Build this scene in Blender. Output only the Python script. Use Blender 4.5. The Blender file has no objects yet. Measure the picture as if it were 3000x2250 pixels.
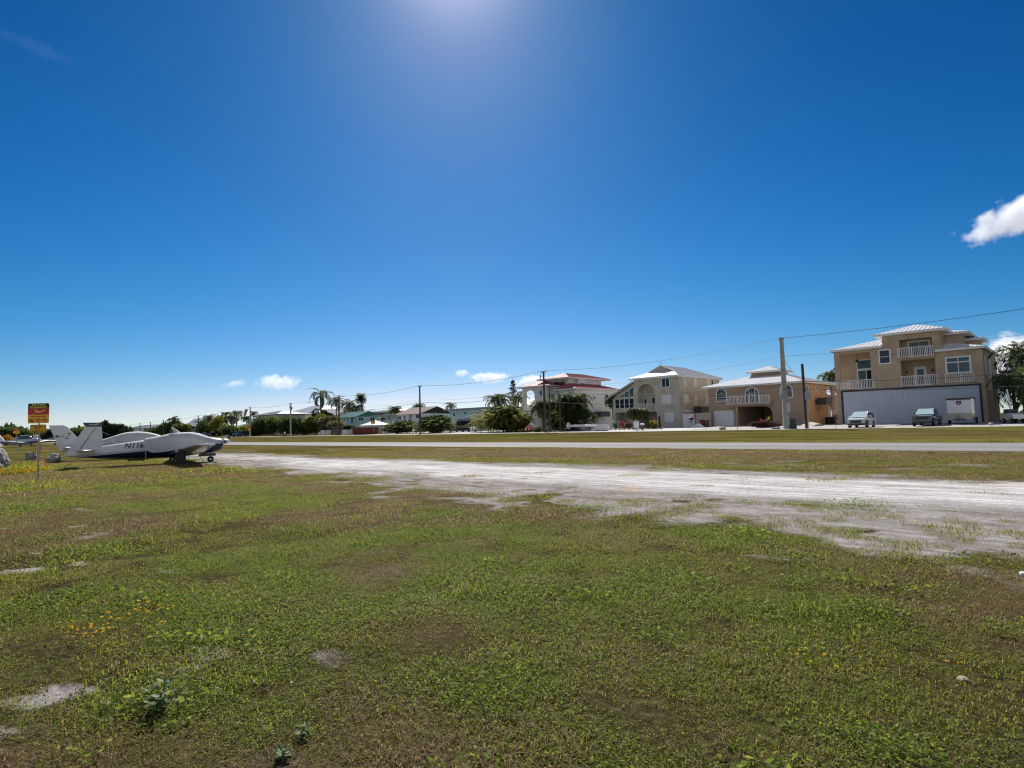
import bpy, math, random
import numpy as np
from mathutils import Vector, Matrix, geometry
sc = bpy.context.scene
C = sc.collection
rnd = random.Random(7)
R = math.radians
# ------------------------------------------------------------------ camera
# world: +X runs right along the runway and the street, +Y runs away across the runway, eye 1.65 m above the field
FPX, CAM_H = 1734.0, 1.65
YAW, PITCH, ROLL = R(43.6), R(3.97), R(1.55)
ca, sa, cp, sp = math.cos(YAW), math.sin(YAW), math.cos(PITCH), math.sin(PITCH)
FW = Vector((-sa*cp, ca*cp, sp)); R0 = Vector((ca, sa, 0)); U0 = R0.cross(FW)
RT = R0*math.cos(ROLL) - U0*math.sin(ROLL); UP = U0*math.cos(ROLL) + R0*math.sin(ROLL)
cam_d = bpy.data.cameras.new('camera'); cam = bpy.data.objects.new('camera', cam_d); C.objects.link(cam)
mw = Matrix((RT, UP, -FW)).transposed().to_4x4(); mw.translation = (0, 0, CAM_H); cam.matrix_world = mw
cam_d.sensor_width = 36; cam_d.lens = FPX/3000*36; cam_d.clip_start = 0.05; cam_d.clip_end = 9000
sc.camera = cam
# ------------------------------------------------------------------ sky, sun, exposure
SUN_AZ, SUN_EL = 48.3, 41.5          # azimuth from +Y towards -X
w = bpy.data.worlds.new('World'); sc.world = w; w.use_nodes = True
nt = w.node_tree; nt.nodes.clear()
sky = nt.nodes.new('ShaderNodeTexSky'); sky.sky_type = 'NISHITA'; sky.sun_disc = False
sky.sun_elevation = R(SUN_EL); sky.sun_rotation = R(-SUN_AZ)
sky.altitude = 0; sky.air_density = 1.0; sky.dust_density = 0.2; sky.ozone_density = 3.0
def wn(kind, **kw):
    q = nt.nodes.new(kind)
    for k_, v_ in kw.items(): setattr(q, k_, v_)
    return q
tcw = wn('ShaderNodeTexCoord'); vm = wn('ShaderNodeVectorMath', operation='MULTIPLY_ADD'); vm.inputs[1].default_value = (1, 1, .93); vm.inputs[2].default_value = (0, 0, .055)
nt.links.new(tcw.outputs['Generated'], vm.inputs[0]); nt.links.new(vm.outputs[0], sky.inputs['Vector'])
hs = wn('ShaderNodeHueSaturation'); hs.inputs['Saturation'].default_value = 1.2; hs.inputs['Hue'].default_value = 0.505
sepc = wn('ShaderNodeSeparateColor'); comb = wn('ShaderNodeCombineColor')      # film response of the sky: deeper azure away from the sun
chan = []
for i_, (ref, out, g_) in enumerate(((4.75, 2.0, 2.7), (7.28, 3.2, 1.6), (10.1, 4.75, 1.48))):
    m0 = wn('ShaderNodeMath', operation='MULTIPLY'); m0.inputs[1].default_value = 1/ref; m1 = wn('ShaderNodeMath', operation='POWER'); m1.inputs[1].default_value = g_; m2 = wn('ShaderNodeMath', operation='MULTIPLY'); m2.inputs[1].default_value = out
    nt.links.new(sepc.outputs[i_], m0.inputs[0]); nt.links.new(m0.outputs[0], m1.inputs[0]); nt.links.new(m1.outputs[0], m2.inputs[0]); nt.links.new(m2.outputs[0], comb.inputs[i_]); chan.append(m2)
mn = wn('ShaderNodeMath', operation='MINIMUM'); mg = wn('ShaderNodeMath', operation='MULTIPLY'); mg.inputs[1].default_value = .87
nt.links.new(chan[1].outputs[0], mg.inputs[0]); nt.links.new(mg.outputs[0], mn.inputs[1]); nt.links.new(chan[0].outputs[0], mn.inputs[0]); nt.links.new(mn.outputs[0], comb.inputs[0])
# unseen bright cloud patches added behind the camera as fill for the shaded fronts
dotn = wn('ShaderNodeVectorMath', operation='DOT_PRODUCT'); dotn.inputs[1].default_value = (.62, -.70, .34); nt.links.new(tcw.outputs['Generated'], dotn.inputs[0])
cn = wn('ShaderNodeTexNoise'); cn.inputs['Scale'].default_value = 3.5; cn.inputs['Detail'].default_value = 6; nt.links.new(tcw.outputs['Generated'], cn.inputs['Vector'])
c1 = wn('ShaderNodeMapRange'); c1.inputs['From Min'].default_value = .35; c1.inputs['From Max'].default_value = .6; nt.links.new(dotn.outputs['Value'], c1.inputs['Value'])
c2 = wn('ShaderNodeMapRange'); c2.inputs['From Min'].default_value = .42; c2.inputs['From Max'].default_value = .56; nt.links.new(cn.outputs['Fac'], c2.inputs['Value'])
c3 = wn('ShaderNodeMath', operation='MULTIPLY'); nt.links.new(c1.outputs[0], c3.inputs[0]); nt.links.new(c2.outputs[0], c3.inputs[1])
# the bright aureole close to the sun
sdn = wn('ShaderNodeVectorMath', operation='DOT_PRODUCT'); sdn.inputs[1].default_value = (-math.sin(R(SUN_AZ))*math.cos(R(SUN_EL)), math.cos(R(SUN_AZ))*math.cos(R(SUN_EL)), math.sin(R(SUN_EL))); nt.links.new(tcw.outputs['Generated'], sdn.inputs[0])
smx = wn('ShaderNodeMath', operation='MAXIMUM'); smx.inputs[1].default_value = 0; spw = wn('ShaderNodeMath', operation='POWER'); spw.inputs[1].default_value = 300; sml = wn('ShaderNodeMath', operation='MULTIPLY'); sml.inputs[1].default_value = 2.2
nt.links.new(sdn.outputs['Value'], smx.inputs[0]); nt.links.new(smx.outputs[0], spw.inputs[0]); nt.links.new(spw.outputs[0], sml.inputs[0])
adg = wn('ShaderNodeMixRGB', blend_type='ADD'); adg.inputs[0].default_value = 1; nt.links.new(comb.outputs[0], adg.inputs[1]); nt.links.new(sml.outputs[0], adg.inputs[2])
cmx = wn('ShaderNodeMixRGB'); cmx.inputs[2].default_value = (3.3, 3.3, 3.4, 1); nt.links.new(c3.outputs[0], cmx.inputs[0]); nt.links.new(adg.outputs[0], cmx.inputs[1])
bg = nt.nodes.new('ShaderNodeBackground'); bg.inputs['Strength'].default_value = 0.1
wo = nt.nodes.new('ShaderNodeOutputWorld')
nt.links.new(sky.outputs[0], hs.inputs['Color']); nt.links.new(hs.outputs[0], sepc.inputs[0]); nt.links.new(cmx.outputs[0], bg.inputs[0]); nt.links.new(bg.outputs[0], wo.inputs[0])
sun_d = bpy.data.lights.new('sun', 'SUN'); sun_d.energy = 3.6; sun_d.angle = R(0.53); sun_d.color = (1.0, 0.95, 0.87)
sun = bpy.data.objects.new('sun', sun_d); C.objects.link(sun)
SD = Vector((-math.sin(R(SUN_AZ))*math.cos(R(SUN_EL)), math.cos(R(SUN_AZ))*math.cos(R(SUN_EL)), math.sin(R(SUN_EL))))
sun.rotation_euler = (-SD).to_track_quat('-Z', 'Y').to_euler(); sun.location = (0, 0, 60)
sc.view_settings.view_transform = 'Standard'; sc.view_settings.look = 'None'
sc.view_settings.exposure = 1.0; sc.view_settings.gamma = 1.0; sc.view_settings.use_curve_mapping = False
sc.cycles.max_bounces = 14; sc.cycles.diffuse_bounces = 5; sc.cycles.glossy_bounces = 3
sc.cycles.transparent_max_bounces = 8; sc.cycles.volume_bounces = 12
sc.cycles.sample_clamp_indirect = 4; sc.cycles.use_denoising = True; sc.cycles.denoising_input_passes = 'RGB_ALBEDO_NORMAL'; sc.cycles.denoising_prefilter = 'ACCURATE'; sc.cycles.filter_width = 1.2
# ------------------------------------------------------------------ survey: points read off the photograph (3000 px wide) turned into places
def ray(px, py):
    return FW + RT*((px-1500)/FPX) + UP*(-(py-1125)/FPX)
def atY(p, Y):
    d = ray(*p); t = Y/d.y; return Vector((d.x*t, Y, CAM_H+d.z*t))
def atZ(p, z=0.0):
    d = ray(*p); t = (z-CAM_H)/d.z; return Vector((d.x*t, d.y*t, z))
def Q(x0, y0, x1):
    s = 2212/(x1-x0); return lambda u, v: (x0+u/s, y0+v/s)
def rect(q, Y, l, r, t, b):           # x0, x1, z0, z1 of an upright rectangle in the plane y = Y
    vm, um = (t+b)/2, (l+r)/2
    return (atY(q(l, vm), Y).x, atY(q(r, vm), Y).x, atY(q(um, b), Y).z, atY(q(um, t), Y).z)
def gz(y):                            # ground height: flat field, then a gentle rise to the street
    t = min(max((y-45)/24, 0), 1); a = 0.38*t*t*(3-2*t)
    t = min(max((y-69)/15, 0), 1); return a + 0.2*t*t*(3-2*t)
# ------------------------------------------------------------------ materials
MATS = {}
def mat(name, col, rough=0.7, var=0.0, scale=3.0, metal=0.0, bump=0.0, bscale=20.0, spec=0.5, col2=None):
    if name in MATS: return MATS[name]
    m = bpy.data.materials.new(name); m.use_nodes = True; n = m.node_tree.nodes; l = m.node_tree.links
    b = n['Principled BSDF']; b.inputs['Roughness'].default_value = rough; b.inputs['Metallic'].default_value = metal
    b.inputs['Specular IOR Level'].default_value = spec
    c = (*col, 1); b.inputs['Base Color'].default_value = c
    tc = n.new('ShaderNodeTexCoord')
    if var > 0 or col2:
        no = n.new('ShaderNodeTexNoise'); no.inputs['Scale'].default_value = scale; no.inputs['Detail'].default_value = 6; no.inputs['Roughness'].default_value = 0.65
        l.new(tc.outputs['Object'], no.inputs['Vector'])
        cr = n.new('ShaderNodeValToRGB'); cr.color_ramp.elements[0].position = 0.3; cr.color_ramp.elements[1].position = 0.7
        c2 = col2 if col2 else tuple(x*(1-var) for x in col)
        c1 = col if col2 else tuple(min(1, x*(1+var*0.5)) for x in col)
        cr.color_ramp.elements[0].color = (*c2, 1); cr.color_ramp.elements[1].color = (*c1, 1)
        l.new(no.outputs['Fac'], cr.inputs['Fac']); l.new(cr.outputs['Color'], b.inputs['Base Color'])
    if bump > 0:
        nb = n.new('ShaderNodeTexNoise'); nb.inputs['Scale'].default_value = bscale; nb.inputs['Detail'].default_value = 5
        l.new(tc.outputs['Object'], nb.inputs['Vector'])
        bp = n.new('ShaderNodeBump'); bp.inputs['Strength'].default_value = bump; bp.inputs['Distance'].default_value = 0.03
        l.new(nb.outputs['Fac'], bp.inputs['Height']); l.new(bp.outputs['Normal'], b.inputs['Normal'])
    MATS[name] = m; return m
def leaf_mat(name, cols, trans=0.35, rough=0.6, spec=.12):
    if name in MATS: return MATS[name]
    m = bpy.data.materials.new(name); m.use_nodes = True; n = m.node_tree.nodes; l = m.node_tree.links
    b = n['Principled BSDF']; b.inputs['Roughness'].default_value = rough; b.inputs['Specular IOR Level'].default_value = spec
    g = n.new('ShaderNodeNewGeometry'); cr = n.new('ShaderNodeValToRGB'); cr.color_ramp.interpolation = 'LINEAR'
    e = cr.color_ramp.elements
    for i in range(len(cols)-2): e.new(0.5)
    for i, c in enumerate(cols): e[i].position = i/(len(cols)-1); e[i].color = (*c, 1)
    l.new(g.outputs['Random Per Island'], cr.inputs['Fac']); l.new(cr.outputs['Color'], b.inputs['Base Color'])
    t = n.new('ShaderNodeBsdfTranslucent'); hs = n.new('ShaderNodeHueSaturation'); hs.inputs['Value'].default_value = 1.7; hs.inputs['Hue'].default_value = 0.493
    l.new(cr.outputs['Color'], hs.inputs['Color']); l.new(hs.outputs[0], t.inputs['Color'])
    mx = n.new('ShaderNodeMixShader'); mx.inputs[0].default_value = trans
    l.new(b.outputs[0], mx.inputs[1]); l.new(t.outputs[0], mx.inputs[2]); l.new(mx.outputs[0], n['Material Output'].inputs['Surface'])
    MATS[name] = m; return m
WHITE = mat('white_paint', (.78, .78, .77), .55, .06, 2)
TRIM = mat('white_trim', (.8, .8, .8), .45)
GLASS = mat('window_glass', (.014, .028, .036), .06, spec=0.5)
GLASSB = mat('blue_window_glass', (.03, .085, .105), .08, spec=0.45)
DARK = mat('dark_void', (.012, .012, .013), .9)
BLACK = mat('black_rubber', (.018, .018, .02), .75, bump=.2, bscale=40)
BLACKP = mat('black_plastic', (.02, .021, .023), .45)
CHROME = mat('bright_metal', (.6, .6, .61), .25, metal=1)
GALV = mat('galvanised_metal', (.42, .43, .44), .45, .2, 12, metal=.7)
CONC = mat('pale_concrete', (.42, .41, .38), .9, .25, 2, bump=.3)
ROOFW = mat('white_metal_roof', (.72, .73, .75), .35, .06, .6)
ROOFRIB = mat('roof_seam', (.6, .6, .62), .45)
WOODP = mat('weathered_pole_wood', (.09, .07, .055), .9, .4, 6, bump=.4)
STUCCO = mat('tan_stucco', (.49, .375, .265), .9, .22, .9, bump=.4, bscale=30)
STUCCO2 = mat('warm_tan_stucco', (.43, .315, .225), .9, .14, .8, bump=.3, bscale=30)
STUCCO2S = mat('bounce_lit_tan_stucco', (.52, .35, .21), .9, .12, .8, bump=.3, bscale=30)  # side wall tan with warm bounced light put into the colour
CREAM = mat('cream_stucco', (.58, .53, .445), .9, .24, .7, bump=.3, bscale=25)
CREAMS = mat('bounce_lit_cream_stucco', (.58, .49, .345), .9, .12, .7, bump=.3, bscale=25)  # side wall cream, coloured yellower for light bounced off the neighbouring wall
BARK = mat('palm_bark', (.16, .13, .10), .95, .4, 8, bump=.6)
ROCK = mat('limestone_rock', (.30, .29, .27), .95, .65, 4, bump=1.0, bscale=9)
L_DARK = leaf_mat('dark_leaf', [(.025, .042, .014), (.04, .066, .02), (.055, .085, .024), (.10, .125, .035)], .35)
L_MID = leaf_mat('mid_leaf', [(.035, .055, .014), (.065, .095, .022), (.10, .125, .028), (.18, .18, .04)], .4)
L_PALM = leaf_mat('palm_leaf', [(.03, .05, .018), (.055, .08, .028), (.075, .10, .034), (.12, .13, .045)], .35)
L_YEL = leaf_mat('yellow_palm_leaf', [(.06, .08, .018), (.12, .14, .025), (.20, .19, .035), (.30, .25, .04)], .45)
L_RED = leaf_mat('red_ti_leaf', [(.20, .012, .025), (.35, .02, .05), (.42, .05, .10), (.16, .02, .03)], .35)
L_BRONZE = leaf_mat('bronze_leaf', [(.04, .055, .02), (.09, .10, .045), (.16, .14, .075), (.22, .19, .12)], .3, .35)
L_PURPLE = leaf_mat('purple_leaf', [(.05, .02, .025), (.09, .035, .04), (.06, .045, .03), (.13, .06, .06)], .3)
L_CASU = leaf_mat('needle_leaf', [(.03, .04, .025), (.05, .06, .035), (.07, .08, .05)], .2)
# ------------------------------------------------------------------ mesh builder
class MB:
    def __init__(s): s.v = []; s.f = []; s.m = []
    def add(s, vs, fs, mi=0):
        o = len(s.v); s.v += [tuple(v) for v in vs]; s.f += [tuple(i+o for i in f) for f in fs]; s.m += [mi]*len(fs); return s
    def box(s, x0, x1, y0, y1, z0, z1, mi=0):
        return s.add([(x, y, z) for z in (z0, z1) for y in (y0, y1) for x in (x0, x1)],
                     [(0, 2, 3, 1), (4, 5, 7, 6), (0, 1, 5, 4), (2, 6, 7, 3), (0, 4, 6, 2), (1, 3, 7, 5)], mi)
    def mbox(s, M, u0, u1, z0, z1, d0, d1, mi=0):
        return s.add([M(u, z, d) for z in (z0, z1) for d in (d0, d1) for u in (u0, u1)],
                     [(0, 2, 3, 1), (4, 5, 7, 6), (0, 1, 5, 4), (2, 6, 7, 3), (0, 4, 6, 2), (1, 3, 7, 5)], mi)
    def bar(s, p, q, w, h=None, mi=0, up=(0, 0, 1)):
        p, q = Vector(p), Vector(q); h = h or w; d = (q-p).normalized(); u = Vector(up)
        if abs(d.dot(u)) > .98: u = Vector((1, 0, 0))
        r = d.cross(u).normalized()*w/2; t = r.cross(d).normalized()*h/2
        return s.add([p-r-t, p+r-t, p+r+t, p-r+t, q-r-t, q+r-t, q+r+t, q-r+t],
                     [(0, 3, 2, 1), (4, 5, 6, 7), (0, 1, 5, 4), (1, 2, 6, 5), (2, 3, 7, 6), (3, 0, 4, 7)], mi)
    def tube(s, pts, rs, n=8, mi=0, cap=True):
        pts = [Vector(p) for p in pts]
        if not hasattr(rs, '__len__'): rs = [rs]*len(pts)
        vs, fs = [], []
        for i, p in enumerate(pts):
            d = (pts[min(i+1, len(pts)-1)]-pts[max(i-1, 0)]).normalized()
            u = Vector((0, 0, 1)) if abs(d.z) < .95 else Vector((1, 0, 0))
            a = d.cross(u).normalized(); b = a.cross(d)
            for k in range(n):
                t = 2*math.pi*k/n; vs.append(p+(a*math.cos(t)+b*math.sin(t))*rs[i])
        for i in range(len(pts)-1):
            for k in range(n):
                k2 = (k+1) % n; fs.append((i*n+k, i*n+k2, (i+1)*n+k2, (i+1)*n+k))
        if cap: fs += [tuple(range(n-1, -1, -1)), tuple(range((len(pts)-1)*n, len(pts)*n))]
        return s.add(vs, fs, mi)
    def sphere(s, c, r, n=10, m=7, mi=0, sx=1, sy=1, sz=1):
        vs = [(c[0], c[1], c[2]+r*sz)]; fs = []
        for i in range(1, m):
            t = math.pi*i/m
            for k in range(n):
                p = 2*math.pi*k/n; vs.append((c[0]+r*sx*math.sin(t)*math.cos(p), c[1]+r*sy*math.sin(t)*math.sin(p), c[2]+r*sz*math.cos(t)))
        vs.append((c[0], c[1], c[2]-r*sz)); e = len(vs)-1
        for k in range(n):
            k2 = (k+1) % n; fs.append((0, 1+k, 1+k2)); fs.append((e, e-n+k2, e-n+k))
            for i in range(m-2): fs.append((1+i*n+k, 1+(i+1)*n+k, 1+(i+1)*n+k2, 1+i*n+k2))
        return s.add(vs, fs, mi)
    def wall(s, M, outer, holes=(), th=.25, mi=0, back=True):
        loops = [list(outer)]+[list(h) for h in holes]
        flat = [p for lp in loops for p in lp]
        tr = geometry.tessellate_polygon([[Vector((p[0], p[1], 0)) for p in lp] for lp in loops])
        s.add([M(u, z, 0) for u, z in flat], tr, mi)
        if back: s.add([M(u, z, th) for u, z in flat], [t[::-1] for t in tr], mi)
        for lp in loops:
            k = len(lp); s.add([M(u, z, 0) for u, z in lp]+[M(u, z, th) for u, z in lp], [(i, (i+1) % k, (i+1) % k+k, i+k) for i in range(k)], mi)
        return s
    def prof(s, pts, mi=0):           # closed side profile, each point (x, z, half width): a body with its own taper
        k = len(pts); tr = geometry.tessellate_polygon([[Vector((p[0], p[1], 0)) for p in pts]])
        L = [(x, w_, z) for x, z, w_ in pts]; Rr = [(x, -w_, z) for x, z, w_ in pts]
        return s.add(L+Rr, list(tr)+[tuple(i+k for i in t[::-1]) for t in tr]+[(i, (i+1) % k, (i+1) % k+k, i+k) for i in range(k)], mi)
    def loft(s, rings, mi=0, cap=True):
        n = len(rings[0]); fs = []
        for i in range(len(rings)-1):
            for k in range(n):
                k2 = (k+1) % n; fs.append((i*n+k, i*n+k2, (i+1)*n+k2, (i+1)*n+k))
        if cap: fs += [tuple(range(n-1, -1, -1)), tuple(range((len(rings)-1)*n, len(rings)*n))]
        return s.add([v for r in rings for v in r], fs, mi)
    def build(s, name, m, parent=None, smooth=False, local=False):
        me = bpy.data.meshes.new(name); vs = s.v
        if parent is not None and not local:
            L = parent.get('_o', (0, 0, 0)); vs = [(v[0]-L[0], v[1]-L[1], v[2]-L[2]) for v in vs]
        me.from_pydata(vs, [], s.f)
        ms = m if isinstance(m, (list, tuple)) else [m]
        for x in ms: me.materials.append(x)
        if len(ms) > 1: me.polygons.foreach_set('material_index', s.m)
        if smooth: me.polygons.foreach_set('use_smooth', [True]*len(me.polygons))
        me.update(); o = bpy.data.objects.new(name, me); C.objects.link(o)
        if parent is not None: o.parent = parent
        return o
def setp(o, label=None, cat=None, group=None, kind=None):
    if label: o['label'] = label
    if cat: o['category'] = cat
    if group: o['group'] = group
    if kind: o['kind'] = kind
    return o
def thing(name, label, cat, loc=(0, 0, 0), rz=0.0, group=None):
    o = bpy.data.objects.new(name, None); C.objects.link(o); o.location = loc; o.rotation_euler = (0, 0, rz)
    o.empty_display_size = .3; o['_o'] = tuple(loc)
    return setp(o, label, cat, group)
def children(o): return [c for c in bpy.data.objects if c.parent == o]
def dup(root, loc, rz, label, group=None, scale=1.0):
    r = root.copy(); C.objects.link(r); r.location = loc; r.rotation_euler = (0, 0, rz); r.scale = (scale,)*3; r['label'] = label
    if group: r['group'] = group
    for ch in children(root):
        c = ch.copy(); C.objects.link(c); c.parent = r
        for g in children(ch):
            d = g.copy(); C.objects.link(d); d.parent = c
    return r
def MY(Y): return lambda u, z, d: (u, Y+d, z)     # wall facing the runway; d goes inwards
def MX(X): return lambda u, z, d: (X-d, u, z)     # wall facing +X
def arc(u0, u1, z0, z1, n=10):                    # outline of an opening with a round head
    r = (u1-u0)/2; c = (u0+u1)/2; rz = min(r, z1-z0); zs = z1-rz
    return [(u0, z0), (u1, z0)]+[(c+r*math.cos(math.pi*i/n), zs+rz*math.sin(math.pi*i/n)) for i in range(n+1)]
def window(par, M, u0, u1, z0, z1, cols=1, rows=1, fw=.09, glass=None, frame=None, arch=False, name='window'):
    glass = glass or GLASS; frame = frame or TRIM; mb = MB()
    if arch:
        o = arc(u0, u1, z0, z1); i = arc(u0+fw, u1-fw, z0+fw, z1-fw); mb.wall(lambda u, z, d: M(u, z, d-.07), o, [i], th=.066, back=True)
        mb2 = MB().wall(lambda u, z, d: M(u, z, d-.03), i, th=.01)
        zs = z1-(u1-u0)/2
        mb.mbox(M, u0+fw, u1-fw, zs-.03, zs+.03, -.045, -.032)
        for k in range(1, rows): mb.mbox(M, u0+fw, u1-fw, z0+(zs-z0)*k/rows-.02, z0+(zs-z0)*k/rows+.02, -.045, -.032)
        c = (u0+u1)/2; rr = (u1-u0)/2-fw
        for k in range(1, 4):
            t = math.pi*k/4; mb.bar(M(c, zs, -.04), M(c+rr*math.cos(t), zs+rr*math.sin(t), -.04), .035, .02)
        f = mb.build(name, frame, par)
        _pane(mb2, glass, f, par)
        return f
    mb.mbox(M, u0, u1, z0, z0+fw, -.06, .04).mbox(M, u0, u1, z1-fw, z1, -.06, .04)
    mb.mbox(M, u0, u0+fw, z0+fw, z1-fw, -.06, .04).mbox(M, u1-fw, u1, z0+fw, z1-fw, -.06, .04)
    for k in range(1, cols):
        c = u0+(u1-u0)*k/cols; mb.mbox(M, c-.035, c+.035, z0+fw, z1-fw, -.055, -.024)
    for k in range(1, rows):
        c = z0+(z1-z0)*k/rows; mb.mbox(M, u0+fw, u1-fw, c-.03, c+.03, -.051, -.025)
    f = mb.build(name, frame, par)
    _pane(MB().mbox(M, u0+fw, u1-fw, z0+fw, z1-fw, -.02, .02), glass, f, par)
    return f
def _pane(mb, glass, f, par):
    L = par.get('_o', (0, 0, 0)); mb.v = [(v[0]-L[0], v[1]-L[1], v[2]-L[2]) for v in mb.v]
    return mb.build('pane', glass, f, local=True)
def railing(par, M, u0, u1, z0, z1, gap=.17, m=None, horiz=False, d=0.0, name='railing'):
    mb = MB(); m = m or TRIM; n = max(2, int((u1-u0)/gap))
    mb.mbox(M, u0, u1, z1-.06, z1, d-.04, d+.04)
    if horiz:
        for k in range(5): z = z0+.08+(z1-z0-.12)*k/5; mb.mbox(M, u0, u1, z, z+.05, d-.02, d+.02)
        for k in range(3): u = u0+(u1-u0-.07)*k/2; mb.mbox(M, u, u+.07, z0, z1-.06, d-.035, d+.035)
    else:
        mb.mbox(M, u0, u1, z0+.06, z0+.12, d-.03, d+.03)
        for k in range(n+1):
            u = u0+(u1-u0)*k/n; ww = .05 if k % 8 == 0 else .024; mb.mbox(M, u-ww, u+ww, z0 if k % 8 == 0 else z0+.12, z1-.06, d-.022, d+.022)
    return mb.build(name, m, par)
def recess(mb, M, u0, u1, z0, z1, dep, mi=0, left=True):   # floor, ceiling, sides and back of a niche behind an opening
    t = .12
    mb.mbox(M, u0-t, u1+t, z0-t, z1+t, dep, dep+t, mi)
    mb.mbox(M, u0-t, u1+t, z0-t, z0, .253, dep-.002, mi).mbox(M, u0-t, u1+t, z1, z1+t, .253, dep-.002, mi)
    if left: mb.mbox(M, u0-t, u0, z0+.002, z1-.002, .253, dep-.002, mi)
    mb.mbox(M, u1, u1+t, z0+.002, z1-.002, .253, dep-.002, mi); return mb
def roof_face(mb, poly, sp=.5, mi_rib=1):
    P = [Vector(p) for p in poly]; n = None
    for i in range(len(P)-2):
        c = (P[i+1]-P[0]).cross(P[i+2]-P[0])
        if c.length > 1e-4: n = c.normalized(); break
    if n.z < 0: n = -n; P = P[::-1]
    k = len(P); t = n*.05
    mb.add([p+t for p in P]+list(P), [tuple(range(k)), tuple(range(2*k-1, k-1, -1))]+[(i, i+k, (i+1) % k+k, (i+1) % k) for i in range(k)], 0)
    s = Vector((n.x, n.y, 0))
    if s.length < 1e-3: return
    e = n.cross(s).normalized(); s = e.cross(n).normalized()
    o = P[0]; cs = [((p-o).dot(e), (p-o).dot(s)) for p in P]; a0, a1 = min(c[0] for c in cs), max(c[0] for c in cs)
    a = a0+sp*.5
    while a < a1:
        hit = []
        for i in range(k):
            (x0, y0), (x1, y1) = cs[i], cs[(i+1) % k]
            if (x0-a)*(x1-a) < 0: hit.append(y0+(y1-y0)*(a-x0)/(x1-x0))
        if len(hit) >= 2 and max(hit)-min(hit) > .1:
            mb.bar(o+e*a+s*min(hit)+n*.07, o+e*a+s*max(hit)+n*.07, .06, .06, mi_rib, up=n)
        a += sp
def hip(par, x0, x1, y0, y1, ze, zr, ra, rb, axis='x', m=None, rib=None, fas=.2, sp=.5, name='roof', fmat=None):
    mb = MB(); A, B, D, E = (x0, y0, ze), (x1, y0, ze), (x1, y1, ze), (x0, y1, ze); a, b = (*ra, zr), (*rb, zr)
    if axis == 'x': fs = [[A, B, b, a], [B, D, b], [D, E, a, b], [E, A, a]]
    else: fs = [[A, B, a], [B, D, b, a], [D, E, b], [E, A, a, b]]
    for f in fs: roof_face(mb, f, sp)
    r = mb.build(name, [m or ROOFW, rib or ROOFRIB], par)
    k = MB(); t = .1; z0, z1 = ze-fas, ze-.003
    k.box(x0+.03, x1-.03, y0+.03, y0+t, z0, z1).box(x0+.03, x1-.03, y1-t, y1-.03, z0, z1)
    k.box(x0+.03, x0+t, y0+t+.002, y1-t-.002, z0, z1).box(x1-t, x1-.03, y0+t+.002, y1-t-.002, z0, z1)
    k.box(x0+t+.002, x1-t-.002, y0+t+.002, y1-t-.002, z0+.03, z0+.06)
    L = par.get('_o', (0, 0, 0)); k.v = [(v[0]-L[0], v[1]-L[1], v[2]-L[2]) for v in k.v]
    k.build('fascia', fmat or TRIM, r, local=True)
    return r
# ------------------------------------------------------------------ vegetation
def np_mesh(name, V, F, m, parent=None, local=True, mi=None):
    me = bpy.data.meshes.new(name); V = np.asarray(V, np.float32); F = np.asarray(F, np.int32); k = F.shape[1]
    me.vertices.add(len(V)); me.vertices.foreach_set('co', V.ravel())
    me.loops.add(F.size); me.loops.foreach_set('vertex_index', F.ravel()); me.polygons.add(len(F))
    me.polygons.foreach_set('loop_start', np.arange(0, F.size, k, dtype=np.int32)); me.polygons.foreach_set('loop_total', np.full(len(F), k, np.int32))
    for x in (m if isinstance(m, (list, tuple)) else [m]): me.materials.append(x)
    if mi is not None: me.polygons.foreach_set('material_index', np.asarray(mi, np.int32))
    me.update(calc_edges=True); me.validate(); o = bpy.data.objects.new(name, me); C.objects.link(o)
    if parent is not None: o.parent = parent
    return o
def leaves(P, L, W, D=None, rs=None, droop=.0):
    # kite shaped leaves at points P (n,3), length L, width W, pointing along D
    rs = rs or np.random.RandomState(1); n = len(P)
    if D is None: D = rs.normal(size=(n, 3))
    D = D/np.linalg.norm(D, axis=1, keepdims=True); r = rs.normal(size=(n, 3)); S = np.cross(D, r); S /= np.linalg.norm(S, axis=1, keepdims=True)+1e-9
    L = np.asarray(L).reshape(-1, 1)*np.ones((n, 1)); W = np.asarray(W).reshape(-1, 1)*np.ones((n, 1))
    V = np.stack([P, P+D*L*.45+S*W*.5, P+D*L, P+D*L*.45-S*W*.5], 1).reshape(-1, 3)
    return V, np.arange(4*n).reshape(n, 4)
def crown_pts(rs, n, rx, ry, rz, zc, nl=14, lump=.42):
    # points through a crown made of overlapping lumps, open towards its rim
    c = rs.normal(size=(nl, 3)); c /= np.linalg.norm(c, axis=1, keepdims=True); c *= rs.uniform(.35, .78, (nl, 1))
    k = rs.randint(0, nl, n); d = rs.normal(size=(n, 3)); d /= np.linalg.norm(d, axis=1, keepdims=True)
    rad = lump*rs.uniform(.6, 1.25, nl)[k][:, None]*rs.uniform(.35, 1.0, (n, 1))**.5
    p = c[k]+d*rad; return p*np.array([rx, ry, rz])+np.array([0, 0, zc]), d
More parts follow.
